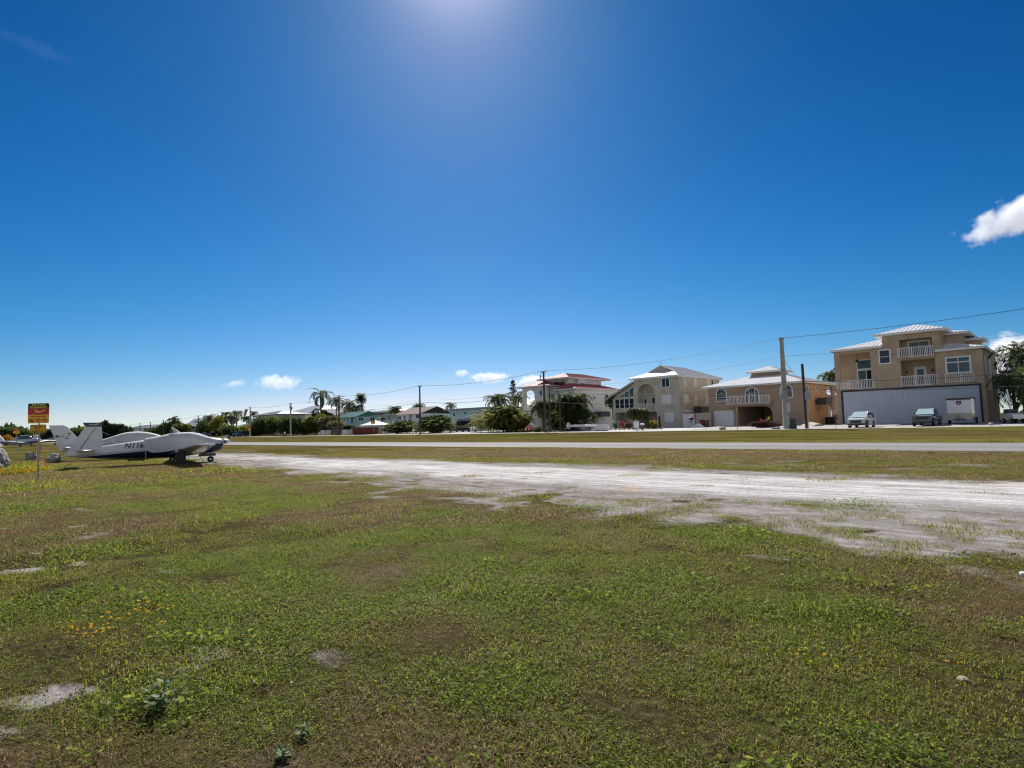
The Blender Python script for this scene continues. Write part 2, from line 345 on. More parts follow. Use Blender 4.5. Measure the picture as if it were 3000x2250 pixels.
# ------------------------------------------------------------------ ground
_lat = np.random.RandomState(11).rand(8, 64, 64)
def vn(x, y, s, k=0):
    x = np.asarray(x)/s; y = np.asarray(y)/s; xi = np.floor(x).astype(int); yi = np.floor(y).astype(int); fx = x-xi; fy = y-yi; fx = fx*fx*(3-2*fx); fy = fy*fy*(3-2*fy); g = _lat[k % 8]
    a = g[xi % 64, yi % 64]; b = g[(xi+1) % 64, yi % 64]; c = g[xi % 64, (yi+1) % 64]; d = g[(xi+1) % 64, (yi+1) % 64]; return (a*(1-fx)+b*fx)*(1-fy)+(c*(1-fx)+d*fx)*fy
def fbm(x, y, s, k=0): return .5*vn(x, y, s, k)+.27*vn(x, y, s*.47, k+1)+.15*vn(x, y, s*.21, k+2)+.08*vn(x, y, s*.1, k+3)
def sst(a, b, x): t = np.clip((x-a)/(b-a), 0, 1); return t*t*(3-2*t)
def gravel_at(x, y):
    # pale caliche track along the field, breaking up into the lawn on this side; a second bare edge near the camera
    n = fbm(x, y, 2.2, 2)-.5; n2 = fbm(x/2.6, y, 1.6, 5)-.5; lo = 8.5+np.clip(-x*.06, 0, 1.2)+np.clip((-x-18)*.13, 0, 4.5)
    core = sst(lo+1.8, lo+4.2, y+n2*3.2+n*1.5)*(1-sst(16.4, 19.4, y+n2*5+(fbm(x, y, .9, 3)-.5)*4))*.8
    patchy = sst(lo-1.5, lo+1.3, y+n*4.2+(fbm(x, y, .7, 1)-.5)*3.0)*(1-sst(17.2, 22, y+n2*4))*sst(.24, .46, fbm(x, y, .8, 4)+.10*sst(lo, lo+2.5, y))*.85
    strip = .5*sst(18.5, 21, y)*(1-sst(29.5, 31.5, y))*sst(.50, .64, fbm(x/2.2, y, 2.2, 1))*sst(.4, .56, fbm(x, y, .8, 5))
    edge = (1-sst(-.25, .22, y+.1*x+.08+n*1.0))*sst(.42, .55, fbm(x, y, 1.6, 1))*sst(-12, -7, x); spot = .8*sst(.66, .72, fbm(x, y, .8, 6))*(1-sst(1.2, 2.6, y+.1*x))*(y < 4)
    taper = 1-sst(40, 62, -x)*sst(12, 20, y)*.0
    return np.clip(np.maximum.reduce([core, patchy*.9, strip, edge, spot])*taper, 0, 1)
def dry_at(x, y):
    d = sst(.48, .64, fbm(x/1.5, y, 3.0, 3))*.72+.25*sst(.45, .62, fbm(x, y, .9, 0)); d += .12*np.exp(-((y-7.9-np.clip((-x-20)*.11, 0, 3.5))/1.1)**2)+.5*sst(19, 22, y)*(1-sst(29, 31.5, y))
    d += .6*np.exp(-(((x+35)/5)**2+((y-9.2)/1.2)**2)); return np.clip(d, 0, 1)
def axis(spans):
    o = []
    for a, b, s in spans: o += list(np.arange(a, b-1e-6, s))
    return np.array(o+[spans[-1][1]])
xs = axis([(-1500, -500, 100), (-500, -160, 20), (-160, -60, 3), (-60, -30, .6), (-30, -12, .3), (-12, 3, .15), (3, 20, 2), (20, 300, 40)])
ys = axis([(-80, -8, 12), (-8, -2, 1), (-2, 12, .14), (12, 20, .25), (20, 32, .5), (32, 45, 1), (45, 86, 1), (86, 200, 19), (200, 900, 100)])
GX, GY = np.meshgrid(xs, ys, indexing='ij'); gzv = np.array([gz(v) for v in ys])
GZ = gzv[None, :]+(fbm(GX, GY, 1.7, 2)-.5)*.05*np.exp(-((np.maximum(GY-6, 0))/14)**2)*(GY > -6)*(GX > -40)*(GX < 3)
nx, ny = len(xs), len(ys); idx = np.arange(nx*ny).reshape(nx, ny); GF = np.stack([idx[:-1, :-1], idx[1:, :-1], idx[1:, 1:], idx[:-1, 1:]], -1).reshape(-1, 4)
def ground_z(x, y): return (fbm(x, y, 1.7, 2)-.5)*.05*np.exp(-((np.maximum(y-6, 0))/14)**2)
gm = bpy.data.materials.new('field_ground'); gm.use_nodes = True; n = gm.node_tree.nodes; l = gm.node_tree.links; bs = n['Principled BSDF']; bs.inputs['Roughness'].default_value = .95; bs.inputs['Specular IOR Level'].default_value = 0
ge = n.new('ShaderNodeNewGeometry')
def nd_noise(scale, det=6, vec=None, rough=.6): q = n.new('ShaderNodeTexNoise'); q.inputs['Scale'].default_value = scale; q.inputs['Detail'].default_value = det; q.inputs['Roughness'].default_value = rough; l.new(vec or ge.outputs['Position'], q.inputs['Vector']); return q.outputs['Fac']
def nd_map(sx, sy): q = n.new('ShaderNodeMapping'); q.inputs['Scale'].default_value = (sx, sy, 1); l.new(ge.outputs['Position'], q.inputs['Vector']); return q.outputs['Vector']
def nd_ramp(fac, stops): 
    q = n.new('ShaderNodeValToRGB'); e = q.color_ramp.elements
    while len(e) < len(stops): e.new(.5)
    for i, (p_, c) in enumerate(stops): e[i].position = p_; e[i].color = (*c, 1) if len(c) == 3 else c
    l.new(fac, q.inputs['Fac']); return q.outputs['Color']
def nd_mix(f, a, b, bt='MIX'): 
    q = n.new('ShaderNodeMixRGB'); q.blend_type = bt
    for i, v in ((0, f), (1, a), (2, b)):
        if hasattr(v, 'links'): l.new(v, q.inputs[i])
        else: q.inputs[i].default_value = v if i == 0 else (*v, 1)
    return q.outputs[0]
def nd_math(op, a, b): 
    q = n.new('ShaderNodeMath'); q.operation = op
    for i, v in ((0, a), (1, b)):
        if hasattr(v, 'links'): l.new(v, q.inputs[i])
        else: q.inputs[i].default_value = v
    return q.outputs[0]
def nd_attr(nm): q = n.new('ShaderNodeAttribute'); q.attribute_name = nm; return q.outputs['Fac']
fine = nd_noise(14, 8); med = nd_noise(1.6, 8); streak = nd_noise(1.0, 7, nd_map(.10, .75)); streak2 = nd_noise(1.0, 6, nd_map(.22, 5.0))
soil = nd_ramp(fine, [(.28, (.012, .011, .005)), (.5, (.045, .04, .017)), (.75, (.12, .10, .06))])
soil = nd_mix(nd_math('MULTIPLY', nd_attr('dry'), .5), soil, nd_ramp(nd_noise(40, 6), [(.3, (.045, .036, .016)), (.7, (.16, .125, .06))]))
broad = nd_math('MULTIPLY', nd_math('ADD', nd_noise(1.0, 5, nd_map(.03, .16)), nd_noise(1.0, 8, nd_map(.35, .8), .75)), .5)
turf = nd_mix(nd_ramp(nd_math('MULTIPLY', nd_math('ADD', nd_noise(1.0, 3, nd_map(.045, .22)), nd_math('MULTIPLY', streak, 1.0)), .5), [(.44, (0, 0, 0)), (.54, (1, 1, 1))]), nd_ramp(nd_noise(2.2, 9, None, .85), [(.32, (.045, .050, .010)), (.5, (.092, .094, .02)), (.68, (.15, .14, .036))]), nd_ramp(nd_noise(2, 9, None, .85), [(.32, (.055, .042, .017)), (.52, (.105, .08, .037)), (.7, (.16, .127, .07))]))
turf = nd_mix(1.0, turf, nd_ramp(nd_noise(1.0, 4, nd_map(.09, .45)), [(.35, (.62, .66, .6)), (.65, (1.35, 1.3, 1.25))]), 'MULTIPLY')
grass = nd_mix(nd_attr('turf'), soil, turf)
grv = nd_ramp(nd_noise(30, 8, None, .75), [(.28, (.20, .195, .19)), (.5, (.40, .39, .39)), (.72, (.56, .55, .545))])
grv = nd_mix(.55, grv, nd_ramp(streak2, [(.38, (.20, .195, .195)), (.5, (.44, .43, .425)), (.6, (.60, .59, .585))]))
grv = nd_mix(nd_ramp(nd_noise(.5, 5, nd_map(.4, 1)), [(.4, (0, 0, 0)), (.65, (.55, .55, .55))]), grv, nd_mix(.5, grv, (.25, .24, .24)))
gmask = nd_ramp(nd_math('ADD', nd_attr('gravel'), nd_math('MULTIPLY', nd_math('SUBTRACT', nd_noise(5, 10, None, .8), .5), 1.25)), [(.36, (0, 0, 0)), (.62, (1, 1, 1))])
core = nd_ramp(nd_attr('core'), [(.15, (0, 0, 0)), (.9, (1, 1, 1))])
grv = nd_mix(core, nd_mix(.42, nd_mix(1.0, grv, (.62, .60, .60), 'MULTIPLY'), nd_ramp(nd_noise(3, 8, None, .8), [(.4, (.11, .095, .07)), (.6, (.25, .24, .23))])), grv)
grv = nd_mix(1.0, grv, nd_ramp(nd_noise(9, 9, None, .85), [(.34, (.62, .61, .60)), (.48, (1.1, 1.1, 1.1)), (.62, (1.3, 1.3, 1.3))]), 'MULTIPLY')
grv = nd_mix(1.0, grv, nd_ramp(nd_noise(1.3, 7, nd_map(.5, 1.2), .75), [(.34, (.78, .765, .74)), (.58, (1.18, 1.18, 1.19))]), 'MULTIPLY')
l.new(nd_mix(gmask, grass, grv), bs.inputs['Base Color'])
bp = n.new('ShaderNodeBump'); bp.inputs['Strength'].default_value = .6; bp.inputs['Distance'].default_value = .04; l.new(nd_math('ADD', nd_noise(22, 8, None, .7), nd_math('MULTIPLY', streak2, .8)), bp.inputs['Height']); l.new(bp.outputs[0], bs.inputs['Normal'])
ground = np_mesh('ground', np.stack([GX, GY, GZ], -1).reshape(-1, 3), GF, gm); ground['kind'] = 'structure'
def vattr(o, nm, v): a = o.data.attributes.new(nm, 'FLOAT', 'POINT'); a.data.foreach_set('value', np.asarray(v, np.float32).ravel())
gr = gravel_at(GX, GY)*(GX > -75)*(GX < 15)*(GY < 32); vattr(ground, 'gravel', gr); vattr(ground, 'core', sst(11.0, 14.0, GY+(fbm(GX/3, GY, 1.5, 6)-.5)*4-np.clip((-GX-18)*.1, 0, 4))*(1-sst(16.6, 19, GY+(fbm(GX/3, GY, 1.5, 3)-.5)*3))*(1-.55*sst(22, 50, -GX))); vattr(ground, 'dry', dry_at(GX, GY)); vattr(ground, 'turf', np.clip(sst(9, 24, np.hypot(GX, GY)), 0, 1))
ground.data.polygons.foreach_set('use_smooth', [True]*len(ground.data.polygons))
def sheet(name, x0, x1, y0, y1, dz, m, poly=None):
    yy = [y0]+[v for v in ys if y0+.01 < v < y1-.01]+[y1]; xx = np.linspace(x0, x1, max(2, int((x1-x0)/12)))
    V = [(a, b, float(np.interp(b, ys, gzv))+dz) for a in xx for b in yy]; k = len(yy); F = [(i*k+j, (i+1)*k+j, (i+1)*k+j+1, i*k+j+1) for i in range(len(xx)-1) for j in range(k-1)]
    o = np_mesh(name, V, F, m); o['kind'] = 'structure'; return o
def road_mat(name, a, b, sc_, c=None):
    m = bpy.data.materials.new(name); m.use_nodes = True; N = m.node_tree.nodes; Lk = m.node_tree.links; B = N['Principled BSDF']; B.inputs['Roughness'].default_value = .9; g = N.new('ShaderNodeNewGeometry')
    def nz(s, mp=None, d=7):
        q = N.new('ShaderNodeTexNoise'); q.inputs['Scale'].default_value = s; q.inputs['Detail'].default_value = d; q.inputs['Roughness'].default_value = .7; v = g.outputs['Position']
        if mp: w_ = N.new('ShaderNodeMapping'); w_.inputs['Scale'].default_value = (*mp, 1); Lk.new(v, w_.inputs['Vector']); v = w_.outputs['Vector']
        Lk.new(v, q.inputs['Vector']); return q.outputs['Fac']
    mx = N.new('ShaderNodeMath'); mx.operation = 'ADD'; h_ = N.new('ShaderNodeMath'); h_.operation = 'MULTIPLY'; h_.inputs[1].default_value = .5; Lk.new(nz(sc_), mx.inputs[0]); Lk.new(nz(1, (.03, .55), 4), mx.inputs[1]); Lk.new(mx.outputs[0], h_.inputs[0])
    r_ = N.new('ShaderNodeValToRGB'); r_.color_ramp.elements[0].position = .4; r_.color_ramp.elements[1].position = .6; r_.color_ramp.elements[0].color = (*a, 1); r_.color_ramp.elements[1].color = (*b, 1); Lk.new(h_.outputs[0], r_.inputs[0]); Lk.new(r_.outputs[0], B.inputs['Base Color']); return m
ASPH = road_mat('worn_runway_asphalt', (.125, .12, .118), (.225, .217, .212), 3)
sheet('runway', -420, 120, 31.9, 40.75, .012, ASPH)
mb = MB().add([(-151, 14.7, .02), (-151, 2, .02), (-420, 2, .02), (-420, 31.8, .02), (-300, 31.8, .02)], [(0, 4, 3, 2, 1)]); setp(mb.build('taxiway', ASPH), kind='structure')
sheet('street', -420, 60, 66.0, 69.4, .03, road_mat('pale_street', (.28, .265, .25), (.40, .38, .355), 2))
sheet('gravel_yard', -64, 25, 69.45, 86, .02, road_mat('yard_gravel', (.20, .185, .17), (.42, .40, .37), 9))
sheet('driveway', -49.5, -36.6, 69.5, 85.9, .035, road_mat('driveway_concrete', (.40, .38, .36), (.52, .5, .47), 1.5)); sheet('driveway', -78.5, -72, 69.5, 83.9, .035, bpy.data.materials['driveway_concrete']); sheet('gravel_yard', -112, -78.6, 69.45, 86, .022, bpy.data.materials['yard_gravel'])
# ------------------------------------------------------------------ right-hand houses
def bld(name, label, x, y, z, cat='house'): return thing(name, label, cat, (x, y, z))
# --- tan house over an aircraft hangar
h = bld('hangar_house', 'three storey tan stucco house with white metal roofs over a wide pale blue hangar door', -14.6, 90, .55)
M = MY(83.0); mb = MB()
outer = [(-22.1, .2), (-7.2, .2), (-7.2, 8.72), (-11.0, 8.72), (-11.0, 11.2), (-16.65, 11.2), (-16.65, 9.85), (-22.1, 9.85)]
porch = [(-21.5, 4.97), (-18.05, 4.97), (-18.05, 9.5), (-21.5, 9.5)]
rec2 = [(-14.93, 4.94), (-11.54, 4.94), (-11.54, 8.05), (-14.93, 8.05)]
rec3 = [(-14.93, 8.38), (-11.68, 8.38), (-11.68, 10.55), (-14.93, 10.55)]
mb.wall(M, outer, [porch, rec2, rec3])
recess(mb, M, -14.93, -11.54, 4.94, 8.05, 2.0); recess(mb, M, -14.93, -11.68, 8.38, 10.55, 1.5)
mb.mbox(M, -22.1, -17.93, 4.85, 4.97, .253, 2.9).mbox(M, -22.1, -17.93, 9.5, 9.62, .253, 2.9).mbox(M, -22.1, -17.93, 4.97, 9.5, 2.6, 2.9).mbox(M, -18.05, -17.93, 4.97, 9.5, .253, 2.598)
X = MX(-7.2)
mb.wall(X, [(83.252, .2), (98, .2), (98, 8.72), (83.252, 8.72)], [], .25)
mb.box(-22.1, -21.85, 85.95, 98, .2, 9.8).box(-22.1, -21.85, 83.252, 85.94, .2, 4.84).box(-21.84, -7.46, 97.7, 98, .2, 8.7)
mb.box(-16.65, -16.4, 83.252, 91, 8.73, 11.2).box(-11.25, -11.0, 83.252, 91, 8.73, 11.2).box(-16.39, -11.26, 90.7, 91, 8.73, 11.2)
mb.box(-11.0, -9.3, 86.5, 92, 8.7, 10.95).box(-9.3, -8.2, 90, 95, 8.7, 10.4)
mb.build('wall', STUCCO, h)
HANG = mat('ribbed_hangar_door', (.50, .55, .63), .5, .06, .5)
mb = MB().mbox(M, -21.32, -7.72, .52, 4.66, -.06, -.003)
k = 0
while -21.3+k*.32 < -7.8:
    mb.mbox(M, -21.3+k*.32, -21.27+k*.32, .54, 4.64, -.10, -.061); k += 1
d = mb.build('hangar_door', HANG, h)
_pane(MB().mbox(M, -21.52, -7.52, 4.662, 4.84, -.12, -.003).mbox(M, -21.52, -21.322, .5, 4.66, -.12, -.003).mbox(M, -7.718, -7.52, .5, 4.66, -.12, -.003), BLACKP, d, h).name = 'door_frame'
MB().mbox(M, -22.1, -7.2, 4.88, 4.93, -.03, -.003).build('ledge', STUCCO, h)
MB().mbox(M, -15.05, -11.5, 8.2, 8.36, -.35, -.003).build('balcony_slab', STUCCO, h)
MI = MY(85.6)
window(h, MI, -20.2, -18.1, 7.55, 8.8, 1, 1, .1, GLASSB); s = window(h, MI, -20.2, -18.1, 4.98, 7.5, 2, 1, .12, GLASSB, name='sliding_door')
_pane(MB().mbox(MI, -19.08, -18.25, 5.12, 7.36, -.03, -.022), DARK, s, h).name = 'open_leaf'
window(h, M, -17.16, -15.85, 7.8, 9.6, 1, 2, .14); window(h, MY(85.0), -13.95, -12.7, 4.96, 7.3, 1, 1, .3, GLASSB, name='door')
window(h, MY(84.5), -14.35, -12.05, 8.4, 10.45, 2, 1, .2, GLASSB, name='french_door')
window(h, M, -10.6, -8.25, 6.1, 8.05, 2, 1, .16, GLASSB); MB().mbox(M, -10.42, -8.43, 7.33, 7.45, -.058, -.022).build('transom', TRIM, h)
window(h, X, 84.3, 85.6, 5.9, 8.0, 1, 2, .12); window(h, X, 89.2, 90.4, 5.8, 7.9, 1, 2, .12)
railing(h, M, -21.9, -17.8, 4.98, 6.1, d=-.1); railing(h, M, -14.95, -11.35, 4.95, 6.18, d=-.18); railing(h, M, -15.05, -11.6, 8.37, 9.55, d=-.3); railing(h, M, -10.65, -8.1, 5.1, 6.2, d=-.15)
mb = MB()
for i in range(7): mb.mbox(X, 84.6+i*1.1, 85.5+i*1.1, .4, 4.1, -.06, -.003)
mb.build('shutter_panel', mat('weathered_board', (.33, .25, .18), .9, .35, 2), h)
def wing_roof(polys, edges, z):
    mb = MB()
    for f in polys: roof_face(mb, f, .45)
    r = mb.build('roof', [ROOFW, ROOFRIB], h); k = MB()
    for (x0, x1, y0, y1) in edges: k.box(x0, x1, y0, y1, z-.2, z-.003)
    _pane(k, TRIM, r, h).name = 'fascia'
wing_roof([[(-22.45, 82.55, 10.02), (-16.62, 82.55, 10.02), (-16.62, 88.4, 11.54)], [(-22.45, 98.4, 10.02), (-22.45, 82.55, 10.02), (-16.62, 88.4, 11.54), (-16.62, 92.55, 11.54)], [(-16.62, 98.4, 10.02), (-22.45, 98.4, 10.02), (-16.62, 92.55, 11.54)], [(-16.62, 88.4, 11.54), (-10.6, 91.2, 11.54), (-10.6, 98.4, 9.7), (-16.62, 98.4, 10.02), (-16.62, 92.55, 11.54)]],
    [(-22.42, -16.66, 82.58, 82.65), (-22.42, -22.35, 82.66, 98.3)], 10.02)
wing_roof([[(-11.45, 82.55, 8.92), (-6.85, 82.55, 8.92), (-11.0, 86.7, 9.96), (-11.45, 86.7, 9.96)], [(-6.85, 82.55, 8.92), (-6.85, 98.4, 8.92), (-11.0, 94.3, 9.96), (-11.0, 86.7, 9.96)], [(-6.85, 98.4, 8.92), (-16, 98.4, 8.92), (-16, 94.3, 9.96), (-11.0, 94.3, 9.96)]],
    [(-11.44, -6.95, 82.58, 82.65), (-6.95, -6.88, 82.58, 98.3)], 8.92)
MB().box(-22.3, -16.7, 82.66, 83, 9.86, 9.9).build('soffit', TRIM, h); MB().box(-11.5, -6.96, 82.66, 82.99, 8.74, 8.78).box(-7.19, -6.96, 82.99, 98, 8.74, 8.78).build('soffit', TRIM, h)
hip(h, -17.5, -10.2, 82.3, 91.7, 11.36, 12.6, (-13.9, 86.9), (-13.6, 86.9), 'x', sp=.45)
hip(h, -11.9, -8.5, 86.0, 92.5, 11.12, 11.6, (-10.2, 88.5), (-10.2, 90), 'y', sp=.45, name='side_roof')
hip(h, -10.0, -7.6, 89.6, 95.5, 10.55, 10.95, (-8.8, 91.5), (-8.8, 93), 'y', sp=.45, name='side_roof')
for x in (-14.6, -12.0):
    MB().tube([(x, 84.4, 6.9), (x, 84.3, 6.75), (x, 84.3, 6.6)], [.04, .12, .09], 8).build('wall_lamp', BLACKP, h)
MB().tube([(-19.7, 83.9, 9.45), (-19.7, 83.9, 8.75)], .02, 6).tube([(-19.7, 83.9, 8.75), (-19.7, 83.9, 8.6), (-19.7, 83.9, 8.4)], [.05, .16, .28], 10).build('pendant_lamp', BLACKP, h)
# --- tan house with arched windows
h = bld('arched_window_house', 'two storey tan house with arched windows, open carport and a roof lantern', -33.8, 93, .52)
M = MY(86.0); X = MX(-27.0); mb = MB()
cp = [(-36.16, .5), (-31.24, .5), (-31.24, 2.4), (-31.4, 2.95), (-31.8, 3.25), (-32.4, 3.37), (-36.16, 3.37)]
mb.wall(M, [(-40.66, .2), (-27.0, .2), (-27.0, 6.35), (-40.66, 6.35)], [cp])
mb.mbox(M, -36.3, -36.17, .5, 3.37, .253, 10).mbox(M, -31.23, -31.1, .5, 3.37, .253, 4.5).mbox(M, -36.3, -31.1, 3.38, 3.5, .253, 10).mbox(M, -36.3, -33.0, .5, 3.37, 10, 10.2)
mb.box(-40.66, -40.4, 86.252, 101, .2, 6.3).box(-40.39, -33, 100.7, 101, .2, 6.3)
mb.build('wall', STUCCO2, h)
mb = MB(); al = [(96.6, 3.95), (99.4, 3.95), (99.4, 5.9), (99.1, 6.15), (96.9, 6.15), (96.6, 5.9)]
mb.wall(X, [(86.252, .2), (101, .2), (101, 6.35), (86.252, 6.35)], [al, arc(96.7, 99.3, .5, 3.45, 8)])
mb.mbox(X, 96.4, 99.6, 3.6, 3.9, .253, 4); mb.build('side_wall', STUCCO2S, h)
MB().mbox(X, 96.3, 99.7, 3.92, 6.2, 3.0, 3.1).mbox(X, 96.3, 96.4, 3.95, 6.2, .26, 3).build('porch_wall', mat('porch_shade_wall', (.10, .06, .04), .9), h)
window(h, M, -39.4, -37.7, 4.33, 6.3, 1, 4, .13, arch=True); window(h, M, -30.05, -28.3, 4.38, 6.36, 1, 4, .13, arch=True)
dd = window(h, M, -35.0, -32.9, 3.85, 6.2, 1, 1, .14, arch=True, name='arched_door')
_pane(MB().mbox(M, -34.4, -34.32, 3.95, 6.0, -.05, -.033).mbox(M, -33.6, -33.52, 3.95, 6.0, -.05, -.033), TRIM, dd, h).name = 'door_bar'
MB().mbox(M, -37.3, -30.95, 3.55, 3.75, -1.3, -.003).build('balcony_slab', STUCCO2, h)
railing(h, M, -37.2, -31.0, 3.76, 4.95, .2, d=-1.25)
railing(h, X, 96.5, 99.6, 3.95, 4.95, .3, mat('grey_screen', (.35, .35, .36), .6), d=-.05)
mb = MB().mbox(M, -39.84, -36.81, .5, 2.95, -.05, -.003)
for i in range(1, 5): mb.mbox(M, -39.82, -36.83, .5+i*.5-.01, .5+i*.5+.01, -.056, -.0501)
mb.build('garage_door', WHITE, h)
window(h, X, 87.4, 88.25, 5.0, 6.1, 1, 2, .08); window(h, X, 91.1, 92.2, 5.45, 6.15, 1, 2, .08)
hip(h, -41.4, -26.4, 85.35, 101.7, 6.55, 8.55, (-35.2, 93.4), (-32.9, 93.4), 'x', sp=.5)
MB().box(-36.0, -32.1, 91.2, 95.6, 7.7, 8.62).build('lantern_wall', STUCCO2, h)
hip(h, -36.6, -31.5, 90.6, 96.2, 8.75, 9.6, (-34.2, 93.3), (-33.9, 93.3), 'x', sp=.45, name='lantern_roof')
def aircon(par, x, y, z, lab=None):
    t = thing('air_conditioner', lab, 'air conditioner', (x, y, z))
    mb = MB().box(.3, 1.5, -1.4, 1.4, 0, .95)
    mb.build('casing', mat('dark_grey_casing', (.045, .045, .048), .5), t, local=True)
    mb = MB()
    for i in range(12): mb.box(.28, .299, -1.3+i*.22, -1.2+i*.22, .08, .85)
    mb.build('grille', BLACKP, t, local=True)
    for s in (-1, 1): MB().bar((.02, s, -.8), (1.3, s, -.04), .05).build('bracket', BLACKP, t, local=True)
    for s in (): MB().add([(.02, s-.03, -.9), (.02, s+.03, -.9), (.08, s-.03, -.9), (.08, s+.03, -.9), (.02, s-.03, 0), (.02, s+.03, 0), (1.4, s-.03, -.06), (1.4, s+.03, -.06), (1.4, s-.03, 0), (1.4, s+.03, 0)], [(0, 2, 6, 8, 4), (1, 5, 9, 7, 3), (2, 3, 7, 6), (6, 7, 9, 8), (4, 8, 9, 5), (0, 1, 3, 2)]).build('bracket', BLACKP, t, local=True)
    return t
aircon(h, -26.99, 92.2, 3.4, 'dark air conditioner on wall bracket on the orange tan side wall')
# --- cream house with tall arch and sunroom
h = bld('cream_house', 'three storey cream stucco house with tall arched recess, glazed sunroom and white metal roof', -50, 93, .55)
M = MY(86.0); X = MX(-45.5); mb = MB()
mb.wall(M, [(-53.6, 3.3), (-45.5, 3.3), (-45.5, 8.68), (-53.6, 8.68)], [arc(-53.05, -49.8, 3.5, 7.85, 14)])
recess(mb, M, -53.05, -49.8, 3.5, 7.85, 1.8)
mb.box(-49.5, -45.08, 85.9, 86.6, .2, 3.29).box(-53.6, -53.3, 86.26, 101, .2, 8.6).box(-53.3, -45.8, 100.7, 101, .2, 8.6)
mb.box(-49.5, -49.3, 86.6, 90, .2, 3.28).box(-53.3, -49.51, 89.8, 90, .2, 3.28).box(-53.6, -49.52, 86.3, 89.79, 3.16, 3.28)
mb.build('wall', CREAM, h)
MB().wall(X, [(86.252, .2), (101, .2), (101, 8.68), (86.252, 8.68)], [], .25).build('side_wall', CREAMS, h)
MB().mbox(X, 86.3, 101, 3.0, 3.35, -.05, -.003).build('band', TRIM, h)
mb = MB()   # sunroom walls and its lean-to roof
mb.wall(M, [(-58.0, 3.3), (-53.61, 3.3), (-53.61, 8.1), (-58.0, 5.75)], [])
mb.box(-58.0, -57.7, 86.26, 96, .2, 5.7).box(-57.7, -55.4, 89, 89.2, .2, 3.29).box(-58.0, -57.6, 86.0, 86.25, .2, 3.29).box(-55.4, -53.62, 87, 87.2, .2, 3.29)
mb.build('sunroom_wall', CREAM, h)
for i in range(4):
    u = -57.5+i*.95; window(h, M, u, u+.93, 3.95, 5.6, 1, 1, .07)
for i in range(3):
    u0 = -56.5+i*.96; u1 = u0+.9; f = lambda u: 5.9+(u+57.0)*.53
    fr = MB().wall(lambda a, b, c: M(a, b, c-.05), [(u0, 5.85), (u1, 5.85), (u1, f(u1)-.1), (u0, f(u0)-.1)], [], .05).build('gable_window', TRIM, h)
    _pane(MB().wall(lambda a, b, c: M(a, b, c-.07), [(u0+.06, 5.92), (u1-.06, 5.92), (u1-.06, f(u1)-.2), (u0+.06, f(u0)-.17)], [], .01), GLASSB, fr, h)
mb = MB(); roof_face(mb, [(-58.75, 85.3, 5.85), (-53.61, 85.3, 8.3), (-53.61, 96, 8.3), (-58.75, 96, 5.85)], .5)
mb.build('lean_to_roof', [mat('grey_metal_roof', (.5, .5, .52), .4), ROOFRIB], h)
MB().bar((-58.72, 85.33, 5.76), (-53.6, 85.33, 8.2), .06, .22).build('verge_board', CREAM, h)
MB().mbox(M, -58.0, -57.9, 2.9, 3.3, -.02, 0).build('corner_post', CREAM, h)
window(h, MY(87.78), -51.4, -50.1, 4.2, 5.7, 2, 1, .1); window(h, MY(87.78), -52.9, -52.3, 3.6, 5.5, 1, 1, .08)
railing(h, M, -53.0, -49.8, 3.5, 4.5, m=TRIM, horiz=True, d=.06)
window(h, M, -48.45, -46.98, 7.05, 8.55, 2, 1, .1)
SHUT = mat('white_storm_shutter', (.80, .81, .82), .5)
def shutter(par, M, u0, u1, z0, z1):
    mb = MB().mbox(M, u0, u1, z0, z1, -.05, -.003); n = int((u1-u0)/.16)
    for i in range(n): mb.mbox(M, u0+(i+.2)*(u1-u0)/n, u0+(i+.6)*(u1-u0)/n, z0+.02, z1-.02, -.09, -.0501)
    return mb.build('storm_shutter', SHUT, par)
shutter(h, M, -48.5, -46.9, 4.33, 5.8); shutter(h, MY(85.9), -48.1, -46.5, 1.45, 2.95)
for a in ((87.9, 88.6, 7.1, 8.5), (91.4, 92.2, 7.1, 8.55), (96.2, 97.0, 7.1, 8.55), (87.5, 89.1, 4.35, 5.75), (91.4, 92.0, 4.25, 5.75), (95.3, 96.5, 4.35, 5.8)): shutter(h, X, *a)
window(h, X, 97.7, 98.5, 7.3, 8.5, 1, 1, .06); MB().box(-49.2, -48.9, 85.84, 85.897, .5, 2.4).build('door', BLACKP, h)
r = MB(); A, B, D, E2 = (-54.25, 85.35, 8.84), (-45.05, 85.35, 8.84), (-45.05, 101.6, 8.84), (-54.25, 101.6, 8.84)
g0, g1, ap, bk = (-51.9, 88.2, 9.82), (-47.4, 88.2, 9.82), (-49.65, 88.2, 10.85), (-49.65, 96, 10.85)
for f in ([A, B, g1, g0], [B, D, bk, ap, g1], [D, E2, bk], [E2, A, g0, ap, bk]): roof_face(r, f, .5)
rf = r.build('roof', [ROOFW, ROOFRIB], h)
_pane(MB().wall(MY(88.25), [(-51.8, 9.8), (-47.5, 9.8), (-49.65, 10.8)], [], .1), CREAM, rf, h).name = 'roof_gable'
_pane(MB().bar((-51.95, 88.1, 9.85), (-49.65, 88.1, 10.9), .3, .12).bar((-49.65, 88.1, 10.9), (-47.35, 88.1, 9.85), .3, .12), TRIM, rf, h).name = 'verge_board'
k = MB().box(-54.2, -45.1, 85.38, 85.46, 8.62, 8.83).box(-45.18, -45.1, 85.47, 101.5, 8.62, 8.83).box(-54.2, -54.12, 85.47, 101.5, 8.62, 8.83).box(-54.1, -45.2, 85.5, 101.4, 8.64, 8.67)
_pane(k, TRIM, rf, h).name = 'fascia'
_pane(MB().tube([(-49.65, 88.2, 10.8), (-49.65, 88.2, 11.7)], .03, 5), BLACKP, rf, h).name = 'finial'
aircon(h, -45.49, 91.8, 2.9, 'dark air conditioner on wall bracket on the cream house beside a stain')
